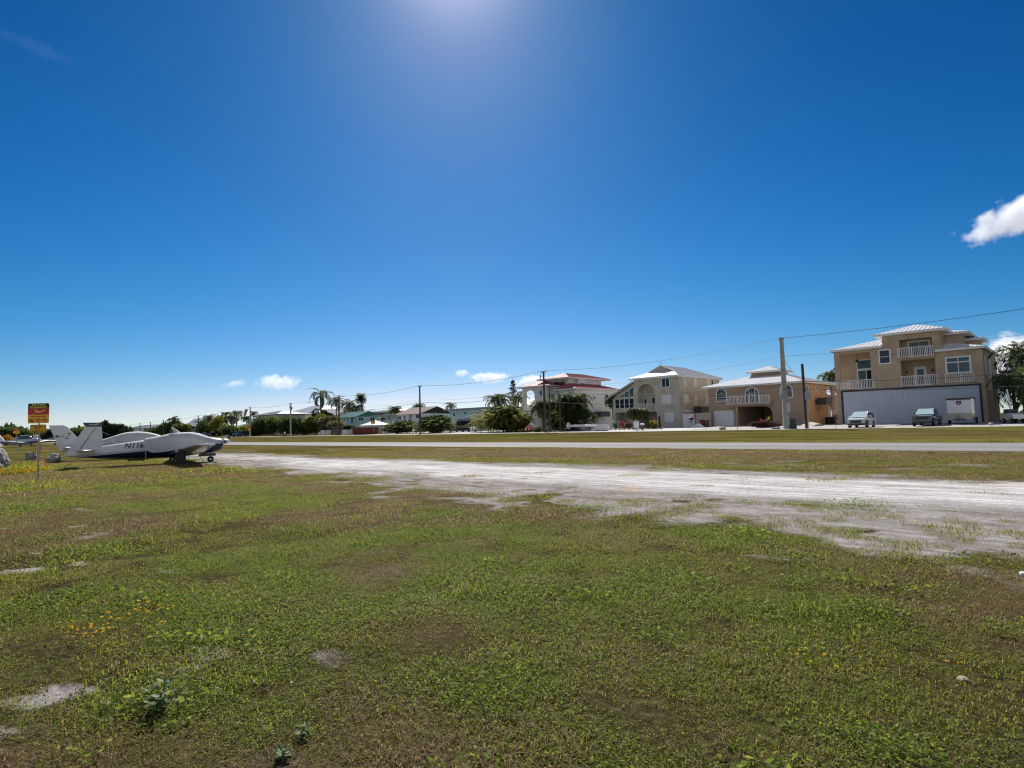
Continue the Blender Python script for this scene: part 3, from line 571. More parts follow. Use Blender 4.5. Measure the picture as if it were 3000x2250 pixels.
# --- white house with red roofs
h = bld('red_roof_house', 'large white stucco house with red metal hip roofs, arched porch and upper balcony', -70, 92, .6)
WST = mat('white_stucco', (.76, .75, .73), .9, .06, .8, bump=.25, bscale=25)
RED = mat('red_metal_roof', (.44, .10, .12), .7, .2, .8); REDR = mat('red_roof_seam', (.36, .09, .11), .45)
M = MY(84.0); X = MX(-64.65); mb = MB()
mb.wall(M, [(-77.3, .2), (-71.2, .2), (-71.2, 8.65), (-77.3, 8.65)], [arc(-76.75, -74.0, 4.46, 8.2, 12)])
mb.mbox(M, -77.3, -73.9, 4.3, 4.45, .253, 4).mbox(M, -74.0, -73.88, 4.46, 8.3, .253, 4).mbox(M, -77.3, -73.88, 8.3, 8.4, .253, 4)
mb.wall(MX(-71.2), [(84.26, .2), (87, .2), (87, 8.6), (84.26, 8.6)], [], .2)
mb.box(-77.3, -77.05, 84.26, 85, .2, 8.6).box(-77.3, -77.05, 87.5, 96, .2, 8.6).box(-77.3, -77.05, 85.01, 87.49, .2, 4.29)
mb.wall(M, [(-68.4, .2), (-64.65, .2), (-64.65, 7.72), (-68.4, 7.72)], []).wall(X, [(84.26, .2), (97, .2), (97, 7.72), (84.26, 7.72)], [], .25)
mb.box(-71.19, -68.41, 86.5, 86.7, .2, 7.3).box(-68.4, -68.2, 84.26, 86.49, .2, 7.7).box(-71.19, -68.41, 84.6, 86.49, 7.2, 7.39)
mb.box(-77.0, -65, 96.7, 97, .2, 7.6)
mb.wall(MY(86.0), [(-72.7, 7.4), (-67.6, 7.4), (-67.6, 9.95), (-72.7, 9.95)], [[(-71.2, 7.42), (-68.2, 7.42), (-68.2, 9.5), (-71.2, 9.5)]], .2)
mb.box(-71.3, -68.1, 87.6, 87.8, 7.4, 9.9).wall(MX(-67.6), [(86.21, 7.4), (96.5, 7.4), (96.5, 9.95), (86.21, 9.95)], [], .2).box(-72.7, -72.5, 86.21, 96.5, 7.4, 9.95)
mb.box(-67.599, -66.9, 88.2, 90.6, 7.7, 9.9)
mb.build('wall', WST, h)
mb = MB().mbox(M, -76.95, -72.5, .5, 4.1, -.05, -.003); d = mb.build('hangar_door', mat('pale_grey_door', (.6, .6, .61), .5, .05, 1), h)
_pane(MB().mbox(M, -77.08, -72.4, 4.102, 4.2, -.08, -.003).mbox(M, -77.08, -76.952, .5, 4.1, -.08, -.003), BLACKP, d, h).name = 'door_frame'
window(h, M, -72.95, -72.15, 7.0, 8.28, 1, 2, .08, GLASSB, arch=True)
window(h, MY(87.6), -70.6, -69.7, 7.45, 9.4, 2, 4, .06, name='french_door'); window(h, MY(87.6), -69.5, -68.6, 7.45, 9.4, 2, 4, .06, name='french_door')
railing(h, M, -76.7, -74.05, 4.5, 5.4, d=.05); railing(h, MY(84.6), -71.15, -68.4, 7.4, 8.4, d=0); railing(h, MX(-77.1), 85.05, 87.45, 4.5, 5.4, d=.05)
window(h, M, -67.6, -65.8, 5.6, 7.1, 2, 1, .08, arch=True)
window(h, X, 85.7, 87.6, 5.2, 6.95, 2, 1, .1, arch=True); window(h, X, 89.6, 90.2, 6.0, 6.6, 1, 1, .06); window(h, X, 93.0, 94.8, 5.1, 7.05, 2, 2, .1, arch=True)
window(h, X, 88.2, 89.6, 2.75, 3.6, 3, 2, .06); window(h, X, 93.5, 94.9, 2.75, 3.65, 3, 2, .06); window(h, MX(-66.9), 88.5, 90.3, 8.45, 9.2, 2, 1, .08)
rr = dict(m=RED, rib=REDR, sp=.55)
hip(h, -78.2, -70, 83.4, 97.4, 8.85, 10.2, (-74.1, 88), (-74.1, 93), 'y', **rr)
hip(h, -69.1, -63.9, 83.4, 97.6, 7.92, 9.0, (-67.5, 86.2), (-67.5, 95), 'y', **rr)
hip(h, -74.1, -66.3, 84.6, 98, 10.08, 11.2, (-70.3, 88.6), (-70.3, 94), 'y', **rr)
aircon(h, -64.64, 91, 2.75, 'dark air conditioner on wall bracket on the white red roofed house')
# ------------------------------------------------------------------ houses further along the street
def gable(par, x0, x1, y0, y1, ze, zr, m, rib, name='roof', gm=None, sp=.6, ov=.5):
    # ridge parallel to the street, gable wall on the +X end
    mb = MB(); ym = (y0+y1)/2; sl = (zr-ze)/(ym-y0)
    roof_face(mb, [(x0-ov, y0-ov, ze-ov*sl), (x1+ov, y0-ov, ze-ov*sl), (x1+ov, ym, zr), (x0-ov, ym, zr)], sp)
    roof_face(mb, [(x1+ov, y1+ov, ze-ov*sl), (x0-ov, y1+ov, ze-ov*sl), (x0-ov, ym, zr), (x1+ov, ym, zr)], sp)
    r = mb.build(name, [m, rib], par)
    if gm: _pane(MB().wall(MX(x1+.06), [(y0-.2, ze-.1), (y1+.2, ze-.1), (ym, zr-.06)], [], .06), gm, r, par).name = 'roof_gable'
    return r
def shell(par, x0, x1, y0, y1, z0, z1, m, name='wall'):
    mb = MB().wall(MY(y0), [(x0, z0), (x1, z0), (x1, z1), (x0, z1)], [], .2).wall(MX(x1), [(y0+.201, z0), (y1, z0), (y1, z1), (y0+.201, z1)], [], .2)
    mb.box(x0, x1-.201, y1-.2, y1, z0, z1-.01).box(x0, x0+.2, y0+.201, y1-.201, z0, z1-.01); return mb.build(name, m, par)
AQUA = mat('aqua_siding', (.46, .62, .62), .8, .06, 1); AQUA2 = mat('pale_aqua_siding', (.46, .70, .72), .8, .06, 1)
TEAL = mat('teal_metal_roof', (.12, .30, .28), .4, .1, 1); TEALR = mat('teal_roof_seam', (.08, .22, .21), .5)
SHING = mat('tan_shingle_roof', (.42, .34, .31), .9, .25, 3); SHINGR = mat('tan_shingle_seam', (.37, .3, .27), .9)
BROWN = mat('dark_brown_gable', (.045, .035, .037), .8); PALEW = mat('pale_white_wall', (.74, .75, .76), .85, .06, 1)
GREYR = mat('grey_metal_roof', (.5, .5, .52), .4); PALEY = mat('pale_yellow_wall', (.62, .54, .34), .9)
h = bld('aqua_house', 'aqua two storey house with flat grey fascia behind the silver van', -100, 95, .55)
shell(h, -106.0, -90, 90, 100, .2, 5.4, AQUA2); MB().box(-107.2, -89, 89.0, 101, 5.42, 5.75).build('roof', mat('grey_fascia', (.30, .29, .31), .7), h)
window(h, MY(90), -104.8, -104.0, 4.0, 4.9, 1, 1, .08); window(h, MY(90), -102.6, -101.7, 2.9, 4.8, 1, 1, .2, PALEY, name='door'); window(h, MY(90), -101, -100.2, 4.3, 4.95, 1, 2, .06); window(h, MY(90), -97, -96, 4.2, 4.95, 1, 1, .06)
MB().box(-104.6, -99, 88.6, 89.9, 2.6, 2.85).build('balcony_slab', TRIM, h); railing(h, MY(88.6), -104.5, -99, 2.86, 3.7, .4)
h = bld('brown_gable_house', 'long white two storey house with tan shingle roof and dark brown gable end', -119, 92, .5)
shell(h, -124.1, -114.4, 88, 97.5, .2, 5.05, PALEW); gable(h, -124.1, -114.4, 88, 97.5, 5.15, 6.75, SHING, SHINGR, gm=BROWN)
MB().mbox(MY(88), -119.0, -118.0, 2.8, 5.0, -.05, -.003).build('timber_panel', mat('tan_panel', (.38, .26, .13), .8), h)
for a in ((-123.7, -122.3, 3.6, 4.7, 2), (-121.3, -120.5, 3.7, 4.75, 1), (-116.3, -114.9, 3.9, 4.9, 1)): window(h, MY(88), *a[:4], a[4], 1, .07)
window(h, MX(-114.4), 93, 95, 3.9, 4.8, 1, 1, .07); MB().box(-124, -114.6, 86.4, 87.99, 2.45, 2.7).build('balcony_slab', TRIM, h); railing(h, MY(86.5), -124, -114.7, 2.71, 3.8, .3)
h = bld('flat_roof_house', 'low pale green house with white flat roof and railed deck beside the tan shingle roof', -129, 92, .5)
shell(h, -132.5, -124.4, 88, 96, .2, 4.9, mat('grey_green_wall', (.42, .50, .48), .85)); mb = MB()
roof_face(mb, [(-134, 86.6, 4.95), (-124.3, 86.6, 5.05), (-124.3, 96.5, 5.6), (-134, 96.5, 5.5)], .7); mb.build('roof', [ROOFW, ROOFRIB], h)
window(h, MY(88), -131.3, -129.3, 3.3, 4.55, 2, 1, .07); window(h, MY(88), -127.6, -127, 3.9, 4.7, 1, 1, .05)
MB().box(-133.9, -124.4, 86.0, 87.99, 2.4, 2.6).build('deck_slab', TRIM, h); railing(h, MY(86.05), -133.8, -124.5, 2.61, 3.7, .3)
h = bld('teal_gable_house', 'aqua two storey house with teal metal roof and white balcony', -148, 92, .5)
shell(h, -152.6, -143.3, 88, 95.8, .2, 5.1, AQUA); gable(h, -152.6, -143.3, 88, 95.8, 5.2, 6.6, TEAL, TEALR, gm=mat('teal_gable', (.07, .22, .20), .7))
for a in ((88.8, 90.4, 3.95, 4.95), (92.5, 94.0, 3.95, 4.95)): window(h, MX(-143.3), *a, 2, 1, .06)
for a in ((-152.2, -150.4, 3.8, 4.85, 2), (-149.6, -149.0, 4.0, 4.9, 1), (-147.7, -147.1, 4.0, 4.9, 1), (-145.7, -144.5, 3.3, 4.85, 2)): window(h, MY(88), *a[:4], a[4], 1, .06)
MB().box(-152.5, -144, 86.4, 87.99, 2.8, 3.0).build('balcony_slab', TRIM, h); railing(h, MY(86.45), -152.4, -146, 3.01, 4.0, .3)
MB().box(-152, -146, 87.9, 87.99, .6, 2.5).build('undercroft_shade', DARK, h)  # thin dark sheet standing in for the shade below the balcony
h = bld('metal_hip_house', 'pale yellow house under broad grey metal hip roofs behind the tall royal palm', -208, 112, .5)
shell(h, -226, -186, 106, 122, .2, 7.6, PALEY); hip(h, -227.5, -196, 105, 123, 7.7, 11.2, (-217, 114), (-208, 114), 'x', m=mat('blue_grey_roof', (.52, .54, .60), .35), sp=.8)
window(h, MY(106), -225, -223.4, 6.2, 7.3, 2, 1, .1)
h = bld('low_metal_roof_house', 'low house with large pinkish metal roof left of the teal roof', -190, 108, .5)
shell(h, -200, -181, 103, 115, .2, 6.2, PALEW); gable(h, -200, -181, 103, 115, 6.3, 9.2, mat('pinkish_metal_roof', (.56, .50, .50), .4), ROOFRIB, gm=PALEW, sp=.8)
h = bld('hip_roof_house', 'white house with low hip roof above the dark hedge left of the yellow house', -206, 95, .4)
shell(h, -215, -197.5, 91, 101, .2, 7.3, PALEW); hip(h, -216.4, -195.6, 89.8, 102, 7.5, 8.9, (-209, 96), (-204, 96), 'x', m=mat('cream_metal_roof', (.62, .58, .55), .4), sp=.8, fmat=BROWN)
h = bld('dormer_house', 'white two storey house with steep metal roof and dormer', -270, 92, .3)
shell(h, -280.5, -262, 88, 96, .2, 5.2, PALEW); gable(h, -280.5, -262, 88, 96, 5.2, 8.2, ROOFW, ROOFRIB, gm=PALEW, sp=.8)
shell(h, -275, -262.3, 90, 91.5, 5.9, 7.2, mat('dormer_wall', (.5, .52, .56), .8), 'dormer')
for i in range(4): window(h, MY(88), -279.5+i*4.4, -277.3+i*4.4, 3.4, 4.9, 1, 1, .1)
MB().box(-280.4, -262, 86.5, 87.99, 2.4, 2.6).build('balcony_slab', TRIM, h); railing(h, MY(86.5), -280.4, -262, 2.61, 3.6, .5)
h = bld('long_roof_house', 'low pale house with long white metal roof among the far poles', -325, 95, .3)
shell(h, -352, -308, 91, 103, .2, 5.2, PALEW); hip(h, -353.5, -306, 90, 104, 5.3, 7.3, (-342, 97), (-314, 97), 'x', sp=1)
h = bld('green_roof_house', 'far pale house with grey green roof beyond the long white roof', -372, 95, .3)
shell(h, -384, -347, 91, 103, .2, 5.6, PALEW); gable(h, -384, -347, 91, 103, 5.6, 7.0, mat('grey_green_roof', (.30, .38, .36), .6), ROOFRIB, gm=PALEW, sp=1)
h = bld('porch_house', 'small house with white porch roof behind the shrubs by the pole with the orange sign', -212, 86, .4)
shell(h, -213, -200, 84, 90, .2, 3.3, mat('blue_grey_wall', (.25, .28, .32), .8)); hip(h, -216, -199, 82.5, 91, 3.6, 4.9, (-210, 87), (-204, 87), 'x', sp=.8)
h = bld('upper_deck_house', 'distant white house with roof deck rising behind the flat roof house', -159, 112, .5)
shell(h, -166.5, -153, 108, 118, .2, 6.9, mat('grey_white_wall', (.55, .55, .54), .85)); hip(h, -168, -151, 107, 119, 7.0, 7.9, (-161, 113), (-157, 113), 'x', sp=.8)
window(h, MY(108), -164.5, -163.3, 5.2, 6.6, 1, 1, .08); window(h, MY(108), -162, -159.5, 5.4, 6.6, 2, 1, .08); railing(h, MY(106.9), -168, -163, 7.05, 7.9, .4)
h = bld('beige_roof_house', 'beige roofed house half hidden by trees left of the red roof house', -86, 100, .5)
shell(h, -92, -80, 95, 105, .2, 5.6, mat('beige_wall', (.5, .46, .38), .9)); gable(h, -92, -80, 95, 105, 5.7, 7.4, mat('beige_roof', (.55, .5, .44), .7), ROOFRIB, gm=CREAM, sp=.7)
h = bld('white_roof_house', 'white metal roof showing behind the hangar house porch and the orange tan wall', -29, 112, .5)
shell(h, -33, -24, 108, 118, .2, 5.0, PALEW); hip(h, -34, -23, 107, 119, 5.1, 7.0, (-30, 113), (-27, 113), 'x', sp=.6)
# ------------------------------------------------------------------ utility poles and cables
PY = 69.0
def pole(x, y, z0, z1, r0, r1, label, m, arm=True, extra=None, group=None, lean=0.0, n=10):
    t = thing('utility_pole', label, 'utility pole', (x, y, z0), 0, group)
    MB().tube([(0, 0, -.3), (lean, 0, z1-z0)], [r0, r1], n).build('shaft', m, t, local=True, smooth=False)
    if arm:
        H = z1-z0; mb = MB().bar((lean-.55, 0, H-.12), (lean+.55, 0, H-.12), .1)
        mb.build('crossarm', WOODP, t, local=True)
        mb = MB()
        for s in (-.5, .5): mb.tube([(lean+s, 0, H-.08), (lean+s, 0, H+.02), (lean+s, 0, H+.1)], [.05, .07, .03], 6)
        mb.build('insulator', BLACKP, t, local=True)
    if extra: extra(t, z1-z0)
    return t
def transformer(t, H): MB().tube([(.38, 0, H-1.7), (.38, 0, H-.8)], .22, 10).bar((.05, 0, H-1.1), (.2, 0, H-1.1), .08).build('transformer', mat('transformer_grey', (.22, .23, .24), .5), t, local=True)
def coil(t, H): MB().bar((-.05, 0, H-.95), (-.6, 0, H-.75), .06).tube([(-.62, 0, H-.5), (-.7, 0, H-.75), (-.66, 0, H-1.2)], .06, 6).build('cutout_switch', BLACKP, t, local=True)
poles = []
def P0x(t, H):
    MB().tube([(0, 0, H-.12), (0, 0, H+.02), (0, 0, H+.25)], [.17, .3, .3], 10).build('pole_cap', CONC, t, local=True)
    MB().box(-.32, -.1, -.12, .12, H-6.5, H-6.1).tube([(-.28, 0, H-3.3), (.3, 0, H-3.3)], .05, 6).tube([(-.35, 0, H-3.7), (.2, 0, H-3.7)], .05, 6).build('cable_clamp', BLACKP, t, local=True)
    MB().box(.28, .62, -.5, -.3, 1.9, 2.9).build('junction_box', mat('grey_box', (.55, .55, .54), .6), t, local=True); MB().tube([(.33, -.25, 2.9), (.28, -.22, 4.6)], .07, 8).build('conduit', CONC, t, local=True)
POLE_DEF = [(-23.62, 10.4, 'thick pale concrete pole in front of the arched window house', CONC, .34, .22, P0x),
 (-58.95, 9.75, 'dark wooden pole in front of the red roof house', WOODP, .2, .14, coil), (-89.9, 9.5, 'grey wooden pole between the two round hedges', WOODP, .19, .13, None),
 (-119.3, 9.27, 'brown wooden pole beside the red off-road car at the white gate posts', WOODP, .2, .14, None), (-142.45, 8.56, 'grey pole with a transformer in front of the dark hedge', CONC, .2, .15, lambda t, H: (transformer(t, H), coil(t, H))),
 (-166.7, 8.5, 'grey pole carrying an orange sign beside the parked blue car', CONC, .2, .15, None), (-187.1, 7.86, 'wooden pole rising among the brown fronded palms', WOODP, .19, .13, None),
 (-207.1, 7.44, 'wooden pole in front of the dormer house', WOODP, .19, .13, transformer)]
for x, z1, lab, m, r0, r1, ex in POLE_DEF:
    poles.append((x, z1)); pole(x, PY, gz(PY), z1, r0, r1, lab, m, arm=(x < -30), extra=ex)
far = None
for x, z1 in ((-226.9, 6.98), (-242.6, 6.9), (-258.7, 6.52), (-272.3, 6.42), (-285.5, 5.92), (-298.2, 5.95), (-309.4, 5.55)):
    poles.append((x, z1))
    if far is None: far = pole(x, PY, z1-7.2, z1, .19, .13, 'one of the far wooden poles in the row above the distant roofs', WOODP, group='far poles of the power line')
    else: dup(far, (x, PY, z1-7.2), 0, 'one of the far wooden poles in the row above the distant roofs')
pole(-21.5, PY, .5, 7.5, .17, .14, 'dark wooden stub pole with a meter right of the concrete pole', WOODP, arm=False, lean=-.08,
     extra=lambda t, H: (MB().tube([(.22, -.2, 0), (.22, -.2, 4.4)], .06, 8).build('conduit', GALV, t, local=True), MB().box(.1, .62, -.32, -.1, 3.0, 3.9).build('meter_box', GALV, t, local=True)))
for px_, py_, zt, lab in ((1613, 1267, 1138, 'thin wooden pole behind the tall dark pole at the red roof house'), (1642, 1267, 1152, 'short wooden pole standing among the palms at the red roof house')):
    b = atY((px_, py_), 71.0); tp = atY((px_-2, zt), 71.0); pole(b.x, 71.0, .4, tp.z, .13, .1, lab, WOODP, arm=False)
CABM = mat('black_cable', (.03, .03, .032), .6)
def cable(label, pts, sag, r=.012):
    mb = MB(); o = pts[0]; path = []
    for (a, b) in zip(pts[:-1], pts[1:]):
        for k in range(10):
            t = k/10; p = Vector(a).lerp(Vector(b), t); p.z -= sag*4*t*(1-t)*min(1.5, (Vector(b)-Vector(a)).length/30); path.append(p)
    path.append(Vector(pts[-1])); mb.tube(path, r, 4); return setp(mb.build('power_cable', CABM), label, 'cable')
tops = [(24, 13.0)]+poles
for s, wd in ((-.5, 'near'), (.5, 'far')):
    cable(f'{"upper" if s > 0 else "second"} thin black cable strung along the pole tops', [(x, PY+s*.5, z+(.12 if x < -30 else .2+.1*s)) for x, z in tops], .7)
cable('middle thin cable running along the street below the pole tops', [(24, PY-.3, 10.2), (-23.62, PY-.4, 8.5)]+[(x, PY-.3, z-2.6) for x, z in poles[1:6]], .6)
cable('thick black cable slung low across the arched window house', [(24, PY-.3, 6.9), (-23.62, PY-.4, 5.65)]+[(x, PY-.3, z-3.0) for x, z in poles[1:4]], .8, .026)
cable('lowest thick black cable crossing the hangar house front', [(24, PY-.3, 5.6), (-23.62, PY-.35, 4.9), (-58.95, PY-.3, 5.2), (-89.9, PY-.3, 4.6)], .9, .026)
cable('black service cable from the concrete pole to the arched window house', [(-23.5, PY+.2, 8.1), (-26.6, 85.4, 6.3)], .5, .02)
cable('black service cable from the grey pole to the brown gable', [(-89.8, PY+.2, 6.4), (-113, 88.5, 6.2)], .6, .02)
def bush(name, label, cat, x, y, rx, ry, hgt, n, m, leaf=.22, seed=1, trunk=.0, group=None, nl=14, base=0.0, lump=.42, z=None):
    rs = np.random.RandomState(seed); t = thing(name, label, cat, (x, y, gz(y) if z is None else z), 0, group); n = int(n*1.7); leaf *= 1.2
    rz = (hgt-base)/2; P, d = crown_pts(rs, n, rx, ry, rz, base+rz, nl, lump); P[:, 2] = np.maximum(P[:, 2], .05)
    D = d+rs.normal(size=d.shape)*.7+np.array([0, 0, .2]); V, F = leaves(P, leaf*rs.uniform(.6, 1.3, n), leaf*.55*rs.uniform(.7, 1.2, n), D, rs)
    np_mesh('foliage', V, F, m, t)
    mb = MB(); r = random.Random(seed)
    for i in range(5):
        a = r.uniform(0, 6.28); q = r.uniform(.2, .6); mb.tube([(0, 0, -.1), (rx*q*.4*math.cos(a), ry*q*.4*math.sin(a), hgt*.35), (rx*q*math.cos(a), ry*q*math.sin(a), hgt*.75)], [max(.03, hgt*.02), max(.02, hgt*.014), .01], 5)
    mb.build('trunk', BARK, t, local=True); return t
def frond(rs, base, az, el, Lf, droop, nl=22, leafl=.55, leafw=.07, vshape=.5, start=.12):
    # feather frond: curved rib with paired leaflets
    d = np.array([math.cos(az), math.sin(az), 0.]); pts = []; p = np.array(base, float); e = el
    for i in range(nl+1): pts.append(p.copy()); p = p+(d*math.cos(e)+np.array([0, 0, math.sin(e)]))*Lf/nl; e -= droop/nl*(1+i/nl)
    pts = np.array(pts); s = np.cross(d, [0, 0, 1.]); V = []; F = []
    for i in range(int(nl*start), nl):
        t = i/nl; ll = leafl*(math.sin(math.pi*min(1, .15+t*.85))**.6+.1); tg = pts[i+1]-pts[i]; tg /= np.linalg.norm(tg); up = np.cross(s, tg)
        for sg in (-1, 1):
            dd = sg*s*1.0+tg*(.55+.5*t)+up*(vshape*rs.uniform(.2, 1))-np.array([0, 0, .35*rs.uniform(0, 1)]); dd /= np.linalg.norm(dd); wv = tg*leafw*.5; o = len(V)
            q = pts[i]; mid = q+dd*ll*.55; V += [q-wv*.5, mid-wv, q+dd*ll-np.array([0, 0, ll*.18]), mid+wv]; F.append((o, o+1, o+2, o+3))
    o = len(V); wv = s*.02
    for i in range(0, nl, 3): j = min(i+3, nl); k = len(V); V += [pts[i]-wv, pts[i]+wv, pts[j]+wv*.5, pts[j]-wv*.5]; F.append((k, k+1, k+2, k+3))
    return V, F
def join(parts):
    V = []; F = []
    for v, f in parts: o = len(V); V += list(v); F += [tuple(i+o for i in q) for q in f]
    return V, F
def palm(name, label, x, y, hgt, Lf, n, m, seed=1, lean=0., tr=.16, droop=1.5, shaft=False, group=None, leafl=.55, leafw=.07, el=(-.4, 1.25), z=None, nl=22, flare=1.4):
    rs = np.random.RandomState(seed); t = thing(name, label, 'palm tree', (x, y, gz(y) if z is None else z), 0, group); top = np.array([lean, 0, hgt])
    path = [(lean*(k/6)**2, 0, hgt*k/6-.1*(k == 0)) for k in range(7)]; MB().tube(path, [tr*flare]+[tr*(1.12-.04*k) for k in range(1, 7)], 8).build('trunk', BARK, t, local=True)
    if shaft: MB().tube([(lean, 0, hgt-.2), (lean, 0, hgt+.8), (lean, 0, hgt+1.6)], [tr*.9, tr*1.0, tr*.4], 8).build('crownshaft', mat('green_crownshaft', (.14, .22, .06), .5), t, local=True); top[2] += 1.2
    ps = []; n = int(n*1.25)
    for i in range(n):
        e = el[0]+(el[1]-el[0])*((i+.5)/n)**.8; ps.append(frond(rs, top, i*2.399+rs.uniform(-.2, .2), e, Lf*rs.uniform(.8, 1.1), droop*rs.uniform(.75, 1.15), nl, leafl, leafw*1.5))
    V, F = join(ps); np_mesh('crown', V, F, m, t); return t
def clump(name, label, x, y, rx, ry, hgt, n, m, seed=1, group=None, cat='hedge', leafl=.42, Lf=None, z=None, under=None, nund=0):
    # areca clump: many arching fronds from the ground, leafy to the foot
    rs = np.random.RandomState(seed); t = thing(name, label, cat, (x, y, gz(y) if z is None else z), 0, group); ps = []; Lf = Lf or hgt*.5; n = int(n*1.6); nund = int(nund*1.8)
    for i in range(n):
        a = rs.uniform(0, 6.28); q = rs.uniform(0, 1)**.5; b = (rx*q*.8*math.cos(a), ry*q*.8*math.sin(a), hgt*rs.uniform(.1, .68)*(1-.4*q*q))
        ps.append(frond(rs, b, a+rs.uniform(-1.1, 1.1), rs.uniform(.5, 1.3), Lf*rs.uniform(.7, 1.15), rs.uniform(1.0, 2.2), 14, leafl, .13))
    V, F = join(ps); np_mesh('foliage', V, F, m, t)
    if nund:
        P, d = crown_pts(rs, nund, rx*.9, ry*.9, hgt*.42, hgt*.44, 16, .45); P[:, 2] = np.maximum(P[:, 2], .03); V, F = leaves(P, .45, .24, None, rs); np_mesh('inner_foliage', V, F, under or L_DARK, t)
    mb = MB(); r = random.Random(seed)
    for i in range(10): a = r.uniform(0, 6.28); q = r.uniform(.1, .8); mb.tube([(rx*q*.7*math.cos(a), ry*q*.7*math.sin(a), -.1), (rx*q*.8*math.cos(a), ry*q*.8*math.sin(a), hgt*.5)], [.05, .03], 5)
    mb.build('stem', mat('areca_stem', (.10, .10, .05), .6), t, local=True); return t
def rosette(name, label, cat, x, y, hgt, rad, n, m, seed=1, wd=.09, z=None, group=None, up=.9):
    # strap leaves in a rosette (ti plants, cycads, croton)
    rs = np.random.RandomState(seed); t = thing(name, label, cat, (x, y, gz(y) if z is None else z), 0, group); V = []; F = []
    for i in range(n):
        a = rs.uniform(0, 6.28); h0 = hgt*rs.uniform(.1, .75); e = up*rs.uniform(.1, 1.3); l = rad*rs.uniform(.7, 1.2); d = np.array([math.cos(a)*math.cos(e), math.sin(a)*math.cos(e), math.sin(e)]); s = np.array([-math.sin(a), math.cos(a), 0])*wd*.5
        p = np.array([0, 0, h0]); q = p+d*l*.6; r_ = p+d*l-np.array([0, 0, l*.25]); o = len(V); V += [p-s*.4, p+s*.4, q+s, q-s, r_]; F += [(o, o+1, o+2, o+3), (o+3, o+2, o+4, o+4)]
    me_f = [f if len(set(f)) == 4 else f[:3] for f in F]; mb = MB(); mb.add(V, me_f); mb.build('foliage', m, t, local=True)
    mb = MB()
    for i in range(4): a = i*1.57; mb.tube([(0, 0, -.05), (.1*math.cos(a), .1*math.sin(a), hgt*.75)], [.02, .015], 5)
    mb.build('stem', BARK, t, local=True); return t
def at(p, Y): v = atY(p, Y); return v.x
q5 = Q(1040, 1140, 1300); q6 = Q(1280, 1100, 1560); q4 = Q(820, 1120, 1080); q3 = Q(560, 1160, 860); q8 = Q(1780, 1060, 2110); q2 = Q(2000, 1000, 2500); q7 = Q(1500, 1080, 1800); q1 = Q(2400, 900, 3000); q37 = Q(370, 1150, 720)
def veg(q, Y, l, r, t_, b): x0, x1, z0, z1 = rect(q, Y, l, r, t_, b); return (x0+x1)/2, (x1-x0)/2, z1-gz(Y)
# hedges along the street
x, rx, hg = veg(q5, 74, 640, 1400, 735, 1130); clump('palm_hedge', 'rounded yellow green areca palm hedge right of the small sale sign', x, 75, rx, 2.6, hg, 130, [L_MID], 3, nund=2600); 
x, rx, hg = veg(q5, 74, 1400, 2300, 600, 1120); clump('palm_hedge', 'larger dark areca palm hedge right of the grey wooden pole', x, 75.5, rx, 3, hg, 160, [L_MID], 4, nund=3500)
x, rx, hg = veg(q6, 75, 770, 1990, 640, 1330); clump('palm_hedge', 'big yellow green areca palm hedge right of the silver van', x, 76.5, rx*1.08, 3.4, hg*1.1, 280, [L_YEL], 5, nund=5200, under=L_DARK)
for i, (l, r, t_, lab, m) in enumerate(((1300, 1560, 470, 'dark green hedge tree just right of the pole with the orange sign', L_DARK), (1520, 1830, 460, 'tall dark areca hedge tree below the low hip roof', L_MID), (1800, 2180, 440, 'tall dark hedge tree at the pole with the transformer', L_DARK))):
    x, rx, hg = veg(q3, 76, l, r, t_, 880); bush('hedge_tree', lab, 'hedge', x, 77+i*.6, rx*1.15, 3, hg, 3800, [m], .45, 20+i, nl=22)
for i, (l, r, t_, b, lab, m) in enumerate(((280, 700, 880, 1330, 'dark green hedge tree right of the transformer pole', L_DARK), (600, 1000, 800, 1330, 'mid green hedge tree below the royal palm', L_MID), (860, 1440, 830, 1230, 'bronze leaved sea grape tree over the white gate post', L_BRONZE))):
    x, rx, hg = veg(q4, 77, l, r, t_, b); bush('hedge_tree' if i < 2 else 'sea_grape_tree', lab, 'hedge' if i < 2 else 'tree', x, 78, rx*1.1, 3, hg, 4200, [m], .42, 30+i, nl=20, base=.0 if i < 2 else .5)
x, rx, hg = veg(q4, 86, 420, 830, 680, 900); bush('round_tree', 'dark rounded tree in front of the grey metal hip roof', 'tree', x, 92, rx*1.1, 3, hg+.4, 2500, [L_DARK], .5, 40)
# palms on the skyline
palm('royal_palm', 'tall royal palm rising above the hedge and metal roofs', -175.2, 95, 10.9, 5.6, 13, [L_PALM], 2, tr=.3, shaft=True, droop=1.9, leafl=.9, leafw=.26, el=(-.7, 1.4), lean=-.2, nl=26)
for i, (p, Y, Lf, n, lab) in enumerate(((( 985, 1177), 96, 3.8, 16, 'coconut palm behind the brown pole right of the royal palm'), ((1022, 1187), 97, 3.8, 16, 'dense coconut palm left of the tallest fan palm'), ((1047, 1197), 98, 3.2, 14, 'low coconut palm behind the teal roof'))):
    v = atY(p, Y); palm('coconut_palm', lab, v.x, Y, v.z-gz(Y), Lf, n, [L_PALM], 50+i, tr=.18, leafl=.8, leafw=.16)
v = atY((1064, 1168), 99); palm('fan_palm', 'slender fan palm leaning above the teal roof', v.x, 99, v.z-gz(99), 2.1, 26, [L_PALM], 55, tr=.2, leafl=.9, leafw=.2, droop=.7, lean=-1.2, el=(-.8, 1.4), nl=10)
